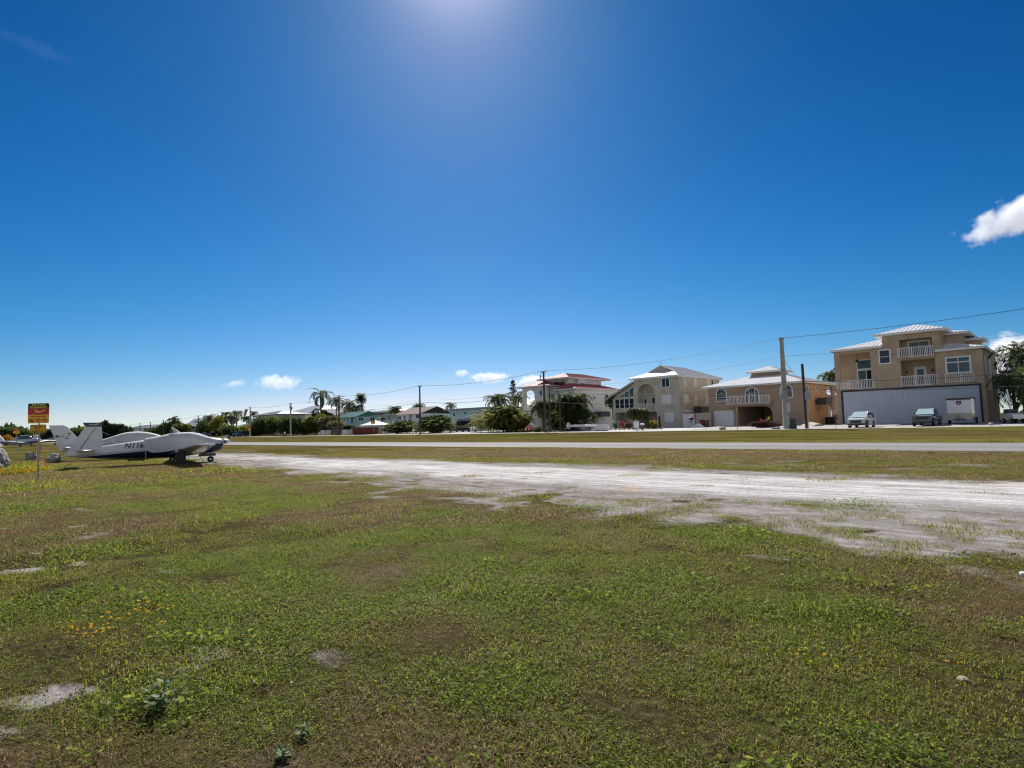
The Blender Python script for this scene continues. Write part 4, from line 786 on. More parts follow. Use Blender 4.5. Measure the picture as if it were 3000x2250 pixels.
for i, (p, Y, Lf, n, lab) in enumerate((((1157, 1200), 104, 2.9, 18, 'palm in front of the distant roof deck house'), ((1226, 1193), 108, 2.8, 16, 'palm crown showing above the tan shingle roof beside the grey pole'), ((1321, 1188), 112, 2.6, 9, 'small lone palm above the aqua house roof'), ((1450, 1172), 92, 3.4, 18, 'bushy coconut palm behind the big yellow green hedge'), ((1470, 1168), 95, 3.0, 14, 'coconut palm between the big hedge and the tall conifer'), ((1518, 1166), 92, 3.0, 12, 'coconut palm beside the arched porch of the red roof house'))):
    v = atY(p, Y); palm('coconut_palm', lab, v.x, Y, v.z-gz(Y), Lf, n, [L_PALM], 60+i, tr=.15, leafl=.7, leafw=.14)
# tall conifer
def conifer(label, x, y, hgt, seed=1):
    rs = np.random.RandomState(seed); t = thing('norfolk_pine', label, 'conifer', (x, y, gz(y))); MB().tube([(0, 0, 0), (0, 0, hgt)], [.18, .03], 7).build('trunk', BARK, t, local=True); P = []; D = []
    for k in range(20):
        z = hgt*(.12+.86*k/20); r_ = 2.1*(1-(k/20)**1.3)*rs.uniform(.8, 1.1)+.12
        for b in range(7):
            a = b*.9+k*.5+rs.uniform(-.2, .2)
            jz = rs.normal()*.16
            for s in range(26): u = s/26; P.append((r_*u*math.cos(a), r_*u*math.sin(a), z+r_*(.35*u*u-.05)+jz)); D.append((math.cos(a)+rs.normal()*.5, math.sin(a)+rs.normal()*.5, .5+rs.normal()*.4))
    V, F = leaves(np.array(P), .32, .13, np.array(D), rs); np_mesh('crown', V, F, [leaf_mat('pine_leaf', [(.015, .028, .018), (.025, .042, .026), (.035, .055, .032)], .15)], t); return t
v = atY((1502, 1108), 98); conifer('tall narrow Norfolk pine left of the red roof house', v.x, 98, v.z-gz(98))
# red-roof house planting
x, rx, hg = veg(q7, 76, 480, 860, 590, 1300); palm('coconut_palm', 'dark leafy palm at the foot of the tall dark wooden pole', x, 76, hg-1.8, 3.0, 30, [L_PALM], 71, tr=.15, leafl=.7, leafw=.13)
for i, (u, v_, Lf, lab) in enumerate(((1180, 700, 2.3, 'palm in front of the bumped out bay of the red roof house'), (1420, 690, 2.6, 'rightmost feathery palm before the white side wall'), (1300, 820, 2.2, 'low palm between the two feathery palms'), (960, 800, 2.2, 'leafy palm behind the bright yellow areca'))):
    p = atY(q7(u, v_), 77+i*.5); palm('garden_palm', lab, p.x, 77+i*.5, p.z-gz(77), Lf*1.15, 24, [L_PALM], 75+i, tr=.1, leafl=.65, leafw=.13, lean=.2*(i-1))
x, rx, hg = veg(q7, 75, 840, 1120, 730, 1300); clump('yellow_palm', 'bright yellow areca palm beside the short wooden pole', x, 75.3, rx, 1.3, hg*.95, 45, [L_YEL], 78, cat='palm tree', nund=500)
x, rx, hg = veg(q7, 75, 760, 1640, 900, 1330); bush('shrub_bed', 'dark shrubs under the palms of the red roof house', 'shrub', x, 76.5, rx*1.1, 1.6, hg*1.1, 4200, [L_DARK], .28, 79, nl=28)
p = atY(q7(2100, 760), 86); palm('garden_palm', 'drooping palm at the right end of the white side wall', p.x, 87, p.z-gz(86)+.6, 1.9, 18, [L_PALM], 80, tr=.1, leafl=.6, leafw=.11, droop=2)
x, rx, hg = veg(q7, 70.5, 200, 315, 1310, 1390); bush('clipped_hedge', 'small dark clipped hedge at the hangar drive', 'hedge', x, 70.5, rx, .5, hg, 900, [L_DARK], .1, 81, nl=20)
for u, lab in ((340, 'left red leaved plant beside the small clipped hedge'), (405, 'right red leaved plant beside the pole garden')):
    p = atY(q7(u, 1390), 70.5); rosette('red_ti_plant', lab, 'plant', p.x, 70.5, 1.0, .6, 60, [L_RED], 82+u, .16)
x, rx, hg = veg(q7, 70.5, 440, 640, 1255, 1385); bush('croton_shrub', 'mixed green and bronze shrub at the foot of the dark wooden pole', 'shrub', x, 71, rx, .8, hg, 1200, [L_BRONZE], .16, 84)
# arched porch creeper
x, rx, hg = veg(q7, 85, 280, 420, 480, 780); bush('porch_conifer', 'reddish conical shrub behind the arch of the white porch', 'shrub', -75.8, 87.2, .6, .6, 3.4, 1600, [L_PURPLE], .16, 85, z=4.5)
# cream house planting
for u, v_, lab, s in ((520, 960, 'left of the two palms in front of the cream house', 90), (640, 970, 'right of the two palms in front of the cream house', 91)):
    p = atY(q8(u, v_), 79); palm('garden_palm', lab, p.x, 79, p.z-gz(79)-.1, 1.9, 20, [L_PALM], s, tr=.13, leafl=.55, leafw=.11, droop=2.0, el=(-.2, 1.1))
def R8(u, v_, Y): p = atY(q8(u, v_), Y); return p.x, Y
rosette('red_ti_plant', 'red ti plant beside the spiky cycad at the cream house', 'plant', *R8(300, 1290, 78), 1.4, .6, 70, [L_RED], 92, .15)
rosette('red_ti_plant', 'red ti plant behind the round yellow green croton', 'plant', *R8(905, 1290, 79), 2.0, .6, 70, [L_RED], 93, .15)
x, rx, hg = veg(q8, 77, 780, 945, 1150, 1310); bush('croton_shrub', 'round yellow green croton by the cream house door', 'shrub', x, 77.5, rx, .9, hg, 1600, [L_YEL], .15, 94)
x, rx, hg = veg(q8, 78, 370, 465, 1150, 1290); bush('croton_shrub', 'small bronze croton left of the white notice board', 'shrub', x, 78, rx, .5, hg, 500, [L_BRONZE], .15, 95)
rosette('cycad', 'spiky dark green cycad at the edge of the cream house bed', 'plant', *R8(165, 1300, 77), .7, 1.3, 90, [L_PALM], 96, .1)
# arched-window house planting
x, rx, hg = veg(q2, 74, 810, 1280, 1030, 1110); bush('purple_hedge', 'low purple leaved hedge in front of the carport', 'hedge', x, 75, rx, .8, hg, 2600, [L_PURPLE], .13, 97, nl=30)
p = atY(q2(1025, 1060), 75.8); rosette('red_ti_plant', 'red ti plant in the low purple hedge', 'plant', p.x, 75.8, 1.35, .55, 60, [L_RED], 98, .14)
p = atY(q2(1120, 1060), 75.8); rosette('yellow_ti_plant', 'yellow green plant beside the red one in the purple hedge', 'plant', p.x, 75.8, 1.3, .7, 80, [L_YEL], 99, .12)
p = atY(q2(1835, 1070), 84); bush('potted_shrub', 'dark thin shrub against the orange tan side wall', 'shrub', p.x+.4, 93, .6, .6, 1.7, 500, [L_DARK], .16, 100)
for (u, v_), s, lab in (((1930, 470), 101, 'palm crown showing between the tan houses'), ((2060, 430), 102, 'second palm crown half hidden by the porch column')):
    p = atY(q2(u, v_), 112); palm('coconut_palm', lab, p.x, 112, p.z-gz(112), 3.0, 13, [L_PALM], s, tr=.15, leafl=.8, leafw=.16)
# trees right of the hangar house
for i, (p, Y, Lf, lab) in enumerate((((2990, 1040), 84, 3.3, 'big coconut palm at the right edge'), ((2965, 1105), 92, 2.6, 'coconut palm behind the hangar house corner'), ((2998, 1120), 80, 3.6, 'lower coconut palm at the right edge'))):
    v = atY(p, Y); palm('coconut_palm', lab, v.x, Y, v.z-gz(Y), Lf, 20, [L_PALM], 110+i, tr=.17, leafl=.95, leafw=.13, droop=1.8)
bush('dense_tree', 'dense dark tree under the palms right of the hangar house', 'tree', -1.6, 96, 3.2, 4, 6.6, 5200, [L_DARK], .34, 115, nl=26)
bush('dense_tree', 'dense dark tree at the far right edge of the gravel yard', 'tree', 2.2, 88, 3.2, 4, 5.6, 4600, [L_DARK], .34, 116, nl=26)
p = atY((2977, 1205), 81); rosette('young_palm', 'young yellow green palm beside the utility cart', 'plant', p.x, 81, 1.4, 1.8, 26, [L_YEL], 117, .2)
# far left: palms and shrubs around the dormer house
for i, (u, v_, Y, Lf, n, m, lab) in enumerate(((385, 470, 84, 3.0, 14, L_PALM, 'palm beside the dormer house roof'), (640, 470, 80, 3.2, 18, L_BRONZE, 'brown fronded palm at the wooden pole'), (870, 480, 80, 3.6, 22, L_BRONZE, 'shaggy palm with hanging brown fronds'), (980, 390, 86, 3.4, 16, L_PALM, 'tall coconut palm left of the windsock'), (760, 390, 96, 2.6, 12, L_PALM, 'distant palm crown above the shaggy palms'), (1200, 480, 92, 2.6, 12, L_PALM, 'palm below the windsock'), (1350, 370, 110, 2.6, 11, L_PALM, 'palm crown behind the low hip roof'))):
    p = atY(q3(u, v_), Y); palm('coconut_palm', lab, p.x, Y, p.z-gz(Y), Lf, n, [m], 120+i, tr=.2, leafl=.8, leafw=.16, droop=1.9)
for i, (l, r, t_, m, lab) in enumerate(((90, 330, 560, L_DARK, 'dark shrub mass below the dormer house'), (330, 560, 490, L_YEL, 'yellow green shrub left of the shaggy palms'), (470, 700, 680, L_YEL, 'low yellow green shrub by the wooden pole'), (620, 980, 640, L_DARK, 'dark shrub under the shaggy palms'), (930, 1130, 680, L_YEL, 'yellow green shrub behind the blue car'), (1100, 1290, 690, L_MID, 'small green shrub beside the orange sign'))):
    x, rx, hg = veg(q3, 75, l, r, t_, 880); bush('street_shrub', lab, 'shrub', x, 76+(i % 3)*1.2, rx*1.25, 2.4, hg*1.08, 2600, [m], .5, 140+i, nl=16)
for i, (l, r, t_, m, lab) in enumerate(((390, 700, 650, L_DARK, 'dark trees below the long white roof'), (690, 980, 540, L_DARK, 'round dark tree with a palm left of the dormer house'), (970, 1090, 580, L_MID, 'small tree beside the dormer house wall'))):
    x, rx, hg = veg(q37, 84, l, r, t_, 800); bush('street_tree', lab, 'tree', x, 84, rx*1.1, 4, hg, 1800, [m], .8, 150+i, nl=18)
p = atY(q37(880, 520), 84); palm('coconut_palm', 'palm above the round dark tree', p.x, 84, p.z-gz(84), 4.0, 12, [L_PALM], 155, tr=.25, leafl=1.1, leafw=.25)
# far-left trees beyond the field
for i, (px_, top, wd, Y, m, lab) in enumerate(((22, 1262, 62, 20, L_DARK, 'broad dark tree at the far left end of the field'), (64, 1276, 30, 22, L_MID, 'light green tree right of the far sign'), (112, 1272, 50, 34, L_DARK, 'dark tree behind the sign post'), (150, 1266, 50, 40, L_DARK, 'dark tree behind the swept white tail'), (205, 1264, 56, 50, L_DARK, 'dark tree between the two aircraft tails'), (250, 1261, 50, 52, L_MID, 'green tree behind the upright white tail'))):
    d = ray(px_, 1290); t = 260/math.hypot(d.x, d.y); X0, Y0 = d.x*t, d.y*t; u = d.y and 1; s = 260*1.0/(FPX)*math.sqrt(1+((px_-1500)/FPX)**2)
    hz = 1285.5-px_*.027; bush('field_tree', lab, 'tree', X0, Y0, wd*s*.55, wd*s*.4, (hz+8-top)*s/1.0, 2200, [m], 1.1, 160+i, nl=16, z=-.2)
for i, (px_, top, wd) in enumerate(((305, 1247, 20), (322, 1254, 18), (340, 1252, 24), (358, 1257, 30))):
    d = ray(px_, 1285); t = 300/math.hypot(d.x, d.y); s = 300/FPX*math.sqrt(1+((px_-1500)/FPX)**2)
    bush('casuarina_tree', ['feathery casuarina right of the upright tail', 'low casuarina behind the covered aircraft', 'rounded casuarina near the far poles', 'broad casuarina below the far poles'][i], 'tree', d.x*t, d.y*t, wd*s*.6, wd*s*.5, (1284-top)*s, 1500, [L_CASU], 1.0, 170+i, nl=12, z=-.2)
# ------------------------------------------------------------------ vehicles
def paint(name, col, rough=.3, metal=0.0): 
    m = mat(name, col, rough, metal=metal); m.node_tree.nodes['Principled BSDF'].inputs['Coat Weight'].default_value = .6; return m
LAMP = mat('headlight_glass', (.55, .57, .6), .1); AMBER = mat('amber_lens', (.5, .2, .03), .3); REDL = mat('red_lens', (.3, .01, .01), .25)
SHADE = mat('sunshade_foil', (.45, .62, .64), .3)
def wheel(t, x, y, r, wd=.2):
    s = 1 if y > 0 else -1
    ty = MB().tube([(x, y-wd/2, r), (x, y-wd*.35, r), (x, y+wd*.35, r), (x, y+wd/2, r)], [r*.92, r, r, r*.92], 18).build('wheel', BLACK, t, local=True)
    mb = MB().tube([(x, y+s*(wd/2+.003), r), (x, y+s*(wd/2+.012), r)], r*.62, 14)
    mb.build('rim', CHROME if r < .33 else mat('alloy_rim', (.3, .3, .31), .35, metal=.8), ty, local=True)
CARS = dict(
 suv=dict(body=[(-2.2, .35, .84), (-2.3, .7, .9), (-2.24, 1.02, .89), (1.05, 1.02, .9), (1.75, .97, .86), (2.12, .86, .76), (2.28, .62, .78), (2.27, .36, .76), (2.0, .24, .86), (-1.9, .24, .88)],
  top=[(-2.22, 1.0, .86), (-1.95, 1.42, .72), (-1.5, 1.63, .66), (-.6, 1.69, .64), (.05, 1.64, .65), (1.08, 1.0, .86)], ws=((.12, 1.6), (1.02, 1.05)), rw=((-2.0, 1.4), (-2.2, 1.08)), win=[(-1.85, -.75), (-.68, .62)], zt=1.55, wb=1.33, r=.36, tw=.78),
 pickup=dict(body=[(-2.65, .5, .84), (-2.7, .75, .9), (-2.68, 1.12, .9), (1.15, 1.1, .92), (1.9, 1.1, .88), (2.45, 1.02, .8), (2.66, .8, .82), (2.68, .45, .8), (2.4, .34, .88), (-2.4, .42, .88)],
  top=[(-1.2, 1.1, .86), (-1.1, 1.68, .68), (-.6, 1.79, .66), (.2, 1.76, .66), (1.15, 1.1, .86)], ws=((.28, 1.72), (1.1, 1.15)), rw=((-1.15, 1.6), (-1.2, 1.2)), win=[(-1.0, -.3), (-.22, .75)], zt=1.66, wb=1.62, r=.4, tw=.8),
 sedan=dict(body=[(-2.2, .35, .8), (-2.28, .7, .86), (-2.2, .98, .84), (1.0, .96, .88), (1.8, .86, .8), (2.2, .6, .74), (2.2, .34, .74), (1.9, .22, .84), (-1.9, .22, .84)],
  top=[(-1.9, .96, .8), (-1.2, 1.4, .64), (-.2, 1.46, .62), (.2, 1.42, .63), (1.15, .95, .82)], ws=((.26, 1.38), (1.1, 1.0)), rw=((-1.25, 1.36), (-1.85, 1.0)), win=[(-1.4, -.5), (-.43, .75)], zt=1.36, wb=1.33, r=.33, tw=.75),
 offroad=dict(body=[(-2.1, .55, .8), (-2.15, 1.1, .85), (.9, 1.12, .85), (2.0, 1.1, .75), (2.08, .7, .75), (1.95, .5, .8), (-1.9, .5, .8)],
  top=[(-2.1, 1.1, .8), (-2.08, 1.8, .74), (.4, 1.82, .74), (.82, 1.1, .8)], ws=((.45, 1.76), (.8, 1.16)), rw=((-2.08, 1.7), (-2.1, 1.2)), win=[(-1.95, -1.0), (-.9, .5)], zt=1.72, wb=1.4, r=.42, tw=.78))
def interp(pts, x):
    for (a, b) in zip(pts[:-1], pts[1:]):
        if a[0] <= x <= b[0] or b[0] <= x <= a[0]:
            t = (x-a[0])/(b[0]-a[0]+1e-9); return a[1]+(b[1]-a[1])*t, a[2]+(b[2]-a[2])*t
    return pts[-1][1], pts[-1][2]
def car(kind, name, label, cat, x, y, z, rz, col, shade=False, group=None):
    s = CARS[kind]; t = thing(name, label, cat, (x, y, z), rz, group)
    b = MB().prof(s['body']).prof(s['top']).build('body', col, t, local=True)
    bv = b.modifiers.new('bevel', 'BEVEL'); bv.width = .05; bv.segments = 2; bv.limit_method = 'ANGLE'; bv.angle_limit = R(25)
    tp = s['top']; zb = tp[0][1]
    def gh(zz):   # half width of the glasshouse at height zz
        zmx = max(p[1] for p in tp); return tp[0][2]+(min(p[2] for p in tp)-tp[0][2])*(zz-zb)/(zmx-zb)
    (xa, za), (xb, zb2) = s['ws']; sl = Vector((zb2-za, 0, xa-xb)).normalized(); sl = sl if sl.z > 0 else -sl; o = sl*.035
    q = lambda px_, yy, pz: (px_+o.x, yy, pz+o.z)
    MB().add([q(xa, gh(za)*.93, za), q(xa, -gh(za)*.93, za), q(xb, -gh(zb2)*.95, zb2), q(xb, gh(zb2)*.95, zb2)], [(0, 1, 2, 3)]).build('windshield', SHADE if shade else GLASS, t, local=True)
    (xa, za), (xb, zb2) = s['rw']; MB().add([(xa-.05, gh(za)*.9, za), (xa-.05, -gh(za)*.9, za), (xb-.05, -gh(zb2)*.9, zb2), (xb-.05, gh(zb2)*.9, zb2)], [(0, 1, 2, 3)]).build('rear_window', GLASS, t, local=True)
    for sg in (-1, 1):
        for (x0, x1) in s['win']:
            z0, z1 = zb+.07, s['zt']; ins0 = .12 if x0 < -1.2 else 0; ins1 = .42 if x1 > .4 else 0
            MB().add([(x0, sg*(gh(z0)+.028), z0), (x1, sg*(gh(z0)+.028), z0), (x1-ins1, sg*(gh(z1)+.028), z1), (x0+ins0*2, sg*(gh(z1)+.028), z1)], [(0, 1, 2, 3)]).build('side_window', GLASS, t, local=True)
        fx = s['body'][5][0]; hz = s['body'][5][1]
        MB().sphere((fx-.12, sg*.66, hz-.12), .16, 8, 6, sx=1.0, sy=.95, sz=.5).build('headlight', LAMP, t, local=True)
        MB().sphere((s['win'][1][1]-.1, sg*(gh(zb+.1)+.16), zb+.16), .13, 8, 6, sx=.6, sy=.9, sz=.7).build('mirror', col, t, local=True)
        MB().box(s['body'][1][0]-.03, s['body'][1][0]+.04, sg*.72-.1, sg*.72+.1, .72, .98).build('tail_light', REDL, t, local=True)
        for ax in (-1, 1): wheel(t, ax*s['wb'], sg*s['tw'], s['r'])
    fx = max(p[0] for p in s['body'])
    zg = s['body'][5][1]-.2 if kind != 'offroad' else .9
    MB().box(fx-.2, fx+.015, -.5, .5, zg-.15, zg+.1).build('grille', BLACKP, t, local=True)
    MB().box(fx-.25, fx+.03, -.78, .78, .3, .46).build('bumper', BLACKP, t, local=True)
    for sg in (-1, 1):
        for ax in (-1, 1): MB().tube([(ax*s['wb'], sg*(s['tw']+.09), s['r']), (ax*s['wb'], sg*(s['tw']+.105), s['r'])], s['r']*1.14, 16).build('wheel_arch', BLACKP, t, local=True)
    return t
car('suv', 'parked_suv', 'white compact SUV parked before the hangar door with sunshade in its windshield', 'car', -16.65, 71.0, gz(71)+.02, R(-90), paint('pearl_white_paint', (.62, .62, .63), .25), True)
car('pickup', 'parked_pickup', 'grey pickup truck parked between the white SUV and the trailer', 'pickup truck', -11.25, 73.4, gz(73)+.02, R(-91), paint('grey_metallic_paint', (.10, .097, .10), .3, .4), True)
car('suv', 'parked_suv', 'blue grey SUV parked at the kerb by the pole with the orange sign', 'car', -171.8, 68.2, gz(68), R(-62), paint('blue_grey_paint', (.05, .10, .15), .25, .3))
car('offroad', 'offroad_car', 'red off-road car with dark top behind the white gate posts', 'car', -132.6, 76, gz(76), R(180), paint('dark_red_paint', (.14, .018, .022), .35))
p = atY(q3(285, 890), 72); car('sedan', 'parked_car', 'white car parked beyond the grey covered aircraft', 'car', p.x, 72, gz(72), R(-60), paint('white_car_paint', (.6, .6, .6), .3))
p = atY(q3(420, 880), 75); car('sedan', 'parked_car', 'dark blue car parked right behind the white car', 'car', p.x, 75, gz(75), R(-50), paint('dark_blue_paint', (.02, .035, .06), .3))
# camper van
t = thing('camper_van', 'silver high roof camper van with dark side window parked between hedges', 'van', (-89.8, 80.5, gz(80)), R(180))
SIL = paint('silver_paint', (.45, .45, .46), .3, .4)
bd = MB().prof([(-3.4, .35, .95), (-3.45, 1.2, .97), (-3.4, 2.5, .85), (-3.2, 2.65, .78), (1.3, 2.68, .78), (1.7, 2.5, .8), (2.35, 1.5, .9), (3.0, 1.25, .85), (3.2, .9, .85), (3.2, .4, .85), (2.9, .3, .92)]).build('body', SIL, t, local=True)
for sg in (-1, 1):
    MB().add([(-3.2, sg*.99, 1.35), (.95, sg*.99, 1.35), (.95, sg*.93, 2.2), (-3.2, sg*.93, 2.2)], [(0, 1, 2, 3)]).build('side_window', GLASS, t, local=True)
    MB().add([(1.15, sg*.99, 1.3), (2.25, sg*.985, 1.3), (1.8, sg*.93, 2.1), (1.15, sg*.93, 2.2)], [(0, 1, 2, 3)]).build('cab_window', GLASS, t, local=True)
    MB().box(2.95, 3.15, sg*.7-.15, sg*.7+.15, .85, 1.1).build('headlight', LAMP, t, local=True); MB().box(2.05, 2.2, sg*1.05-.1, sg*1.05+.1, 1.3, 1.6).build('mirror', BLACKP, t, local=True)
    for ax in (-1.7, 2.0): wheel(t, ax, sg*.84, .37)
MB().add([(1.76, .7, 2.45), (1.76, -.7, 2.45), (2.42, -.82, 1.52), (2.42, .82, 1.52)], [(0, 1, 2, 3)]).build('windshield', GLASS, t, local=True)
MB().box(-3.3, 2.8, .97, .985, .5, .75).box(-3.3, 2.8, -.985, -.97, .5, .75).build('side_trim', BLACKP, t, local=True)
# enclosed trailer
t = thing('cargo_trailer', 'white enclosed trailer with black roof edge, silver gravel guard and interstate shield', 'trailer', (-8.75, 77.2, gz(77)), R(-90))
MB().box(-2.0, 2.0, -1.0, 1.0, .62, 2.62).build('body', paint('trailer_white', (.66, .66, .68), .3), t, local=True)
MB().box(2.002, 2.03, -1.0, 1.0, .45, 1.15).box(-2, 2, -1.02, 1.02, .45, .6).build('gravel_guard', mat('diamond_plate', (.40, .38, .34), .45, .3, 20, metal=.6), t, local=True)
MB().prof([(-2.05, 2.621, 1.03), (-2.05, 2.68, 1.03), (-1.7, 2.78, .9), (1.7, 2.78, .9), (2.06, 2.68, 1.03), (2.06, 2.5, 1.03), (2.035, 2.5, 1.03), (2.035, 2.621, 1.03)]).build('roof_edge', BLACKP, t, local=True)
MB().bar((2.0, -.5, .5), (3.1, 0, .5), .08).bar((2.0, .5, .5), (3.1, 0, .5), .08).tube([(2.9, 0, .1), (2.9, 0, .95)], .04, 8).box(2.86, 2.98, -.1, .1, 0, .08).build('tongue', BLACKP, t, local=True)
MB().box(2.031, 2.034, -.3, -.26, .6, .85).box(2.031, 2.034, -.5, .3, .47, .56).build('front_step', BLACKP, t, local=True)
for sg in (-1, 1):
    wheel(t, -.2, sg*1.14, .34); MB().box(-.65, .25, sg*1.14-.13, sg*1.14+.13, .72, .76).build('fender', BLACKP, t, local=True)
sh = [(-.2, .5), (-.13, .42), (0, .46), (.13, .42), (.2, .5), (.24, .3), (.16, .08), (0, 0), (-.16, .08), (-.24, .3)]
e = MB().wall(lambda u, z, d: (2.012-d, u, 1.95+z), sh, [], .01).build('shield_emblem', mat('shield_blue', (.03, .06, .22), .4), t, local=True)
MB().wall(lambda u, z, d: (2.018-d, u, 1.95+z), [(-.225, .33), (.225, .33), (.19, .47), (.13, .40), (0, .44), (-.13, .40), (-.19, .47)], [], .005).build('shield_top', mat('shield_red', (.35, .03, .05), .4), e, local=True)
MB().wall(lambda u, z, d: (2.018-d, u, 1.95+z), [(-.03, .07), (.03, .07), (.03, .28), (-.05, .24), (-.03, .22)], [], .005).build('shield_numeral', TRIM, e, local=True)
# utility cart right of the hangar house
p = atY((2970, 1243), 77); t = thing('utility_cart', 'white utility cart with a tall boom at the right edge of the gravel yard', 'cart', (p.x, 77, gz(77)), R(-60))
MB().prof([(-1.0, .4, .5), (-1.0, .9, .55), (.2, 1.0, .55), (.9, .85, .5), (1.0, .45, .45)]).build('body', WHITE, t, local=True); MB().bar((-.2, 0, .95), (-.9, .1, 3.4), .12).build('boom', WHITE, t, local=True); MB().box(-.7, 0, -.45, .45, .96, 1.4).build('seat', BLACKP, t, local=True)
for ax in (-.65, .65):
    for sg in (-1, 1): wheel(t, ax, sg*.5, .26, .16)
# boat behind the arch
t = thing('white_boat', 'white motor boat seen through the arch of the orange tan wall', 'boat', (-24.2, 99.5, gz(99)+.5), R(20))
MB().loft([[(x_, s_*w_*k, z_) for s_, k, z_ in ((-1, 1, 1.5), (-1, .9, .8), (0, .2, .1), (1, .9, .8), (1, 1, 1.5))] for x_, w_ in ((-3, 1.1), (0, 1.15), (2, .8), (3.4, .1))]).build('hull', WHITE, t, local=True)
MB().box(-1, .6, -.7, .7, 1.5, 2.1).build('console', WHITE, t, local=True); MB().box(-1.4, .8, -.9, .9, 3.2, 3.28).tube([(-1.2, .8, 1.5), (-1.2, .8, 3.2)], .03, 6).tube([(-1.2, -.8, 1.5), (-1.2, -.8, 3.2)], .03, 6).tube([(.6, .8, 1.5), (.6, .8, 3.2)], .03, 6).build('t_top', WHITE, t, local=True); MB().bar((-1.5, .5, -.5), (2, .5, .4), .1).bar((-1.5, -.5, -.5), (2, -.5, .4), .1).build('trailer_bunk', BLACKP, t, local=True)
# ------------------------------------------------------------------ aircraft
def two_tone(name, up, low, a, b, pin):
    m = bpy.data.materials.new(name); m.use_nodes = True; n = m.node_tree.nodes; l = m.node_tree.links; bs = n['Principled BSDF']; bs.inputs['Roughness'].default_value = .3; bs.inputs['Coat Weight'].default_value = .1; bs.inputs['Specular IOR Level'].default_value = .3
    tc = n.new('ShaderNodeTexCoord'); sx = n.new('ShaderNodeSeparateXYZ'); l.new(tc.outputs['Object'], sx.inputs[0])
    def math_(op, x, y): q = n.new('ShaderNodeMath'); q.operation = op; [l.new(v, q.inputs[i]) if hasattr(v, 'links') else setattr(q.inputs[i], 'default_value', v) for i, v in enumerate((x, y))]; return q.outputs[0]
    h = math_('SUBTRACT', math_('SUBTRACT', sx.outputs[2], a), math_('MULTIPLY', sx.outputs[0], b))
    cr = n.new('ShaderNodeValToRGB'); cr.color_ramp.interpolation = 'CONSTANT'; e = cr.color_ramp.elements
    e[0].position = 0; e[0].color = (*low, 1); e[1].position = .5; e[1].color = (*up, 1)
    for i in range(3):
        q = e.new(.53+i*.035); q.color = (*pin, 1); q = e.new(.541+i*.035-.001*i); q.color = (*up, 1)
    l.new(math_('ADD', h, .5), cr.inputs[0]); l.new(cr.outputs[0], bs.inputs['Base Color']); return m
def ringpts(x, zt, zb, hw, n=18, p=2.6):
    zc, hh = (zt+zb)/2, (zt-zb)/2; r_ = []
    for k in range(n):
        a = 2*math.pi*k/n; c, s = math.cos(a), math.sin(a); r_.append((x, hw*abs(c)**(2/p)*(1 if c > 0 else -1), zc+hh*abs(s)**(2/p)*(1 if s > 0 else -1)))
    return r_
def wingmesh(y0, y1, xl0, xt0, xl1, xt1, z0, z1, th0, th1, sg):
    def sec(xl, xt, z, th, y): c = xl-xt; return [(xl, sg*y, z), (xl-c*.08, sg*y, z+th*.4), (xl-c*.35, sg*y, z+th*.6), (xl-c*.7, sg*y, z+th*.3), (xt, sg*y, z), (xt, sg*y, z-.01), (xl-c*.5, sg*y, z-th*.35), (xl-c*.1, sg*y, z-th*.3)]
    rs_ = [sec(xl0, xt0, z0, th0, y0), sec(xl1, xt1, z1, th1, y1), sec(xl1-.15, xt1+.1, z1+.02, th1*.4, y1+.12)]
    return MB().loft(rs_)
def text(par, s, size, loc, m, rot=(R(90), 0, 0), name='lettering', shear=0, bold=0.0, align='CENTER', sx=1):
    c = bpy.data.curves.new(name, 'FONT'); c.body = s; c.size = size; c.align_x = align; c.align_y = 'CENTER'; c.shear = shear; c.offset = bold; c.extrude = .002; c.materials.append(m)
    q = bpy.data.objects.new(name, c); me = bpy.data.meshes.new_from_object(q); bpy.data.objects.remove(q); yy = [v.co.y for v in me.vertices]; me.transform(Matrix.Translation((0, -(min(yy)+max(yy))/2, 0))); o = bpy.data.objects.new(name, me); C.objects.link(o); o.parent = par; o.location = loc; o.rotation_euler = rot; o.scale = (sx, 1, 1); return o
NAVY = (.008, .014, .035); WP = (.66, .67, .69)
def gear(t, x, y, r, top, wd=.15):
    ww = MB().tube([(x, y-wd/2, r), (x, y-wd*.3, r), (x, y+wd*.3, r), (x, y+wd/2, r)], [r*.85, r, r, r*.85], 16).build('wheel', BLACK, t, local=True)
    MB().tube([(x, y-wd*.56, r), (x, y+wd*.56, r)], r*.42, 10).build('rim', WHITE, ww, local=True)
    MB().tube([(x, y, r), (x+.03, y*.97, top)], .035, 8).bar((x+.01, y*1.06+.0, r*1.1), (x+.03, y*1.02, top), .3 if y else .06, .03).build('gear_leg', GALV, t, local=True)
# --- white and navy aircraft with cover
t = thing('light_aircraft', 'white and navy low wing aircraft with a grey canopy cover, parked at the gravel track', 'aircraft', (-36.95, 13.0, -.03), R(77))
TT = two_tone('white_navy_paint', WP, NAVY, 1.04, .07, (.05, .07, .12)); WPM = paint('aircraft_white', WP, .3); NVM = paint('aircraft_navy', NAVY, .25)
st = [(.62, 1.32, .78, .27), (.5, 1.38, .66, .40), (.1, 1.43, .56, .49), (-.5, 1.45, .50, .54), (-1.2, 1.5, .42, .58), (-2.2, 1.5, .37, .56), (-3.2, 1.43, .36, .50), (-4.2, 1.29, .40, .37), (-5.3, 1.14, .47, .23), (-6.2, 1.0, .58, .13), (-6.85, .86, .68, .04)]
MB().loft([ringpts(*s_) for s_ in st]).build('fuselage', TT, t, True, local=True)
fin = [(-5.2, 1.05), (-5.28, 2.2), (-6.0, 2.2), (-6.86, .72), (-6.5, .72), (-6.0, .9)]
F2 = lambda u, z, d: (u, d-.05, z)
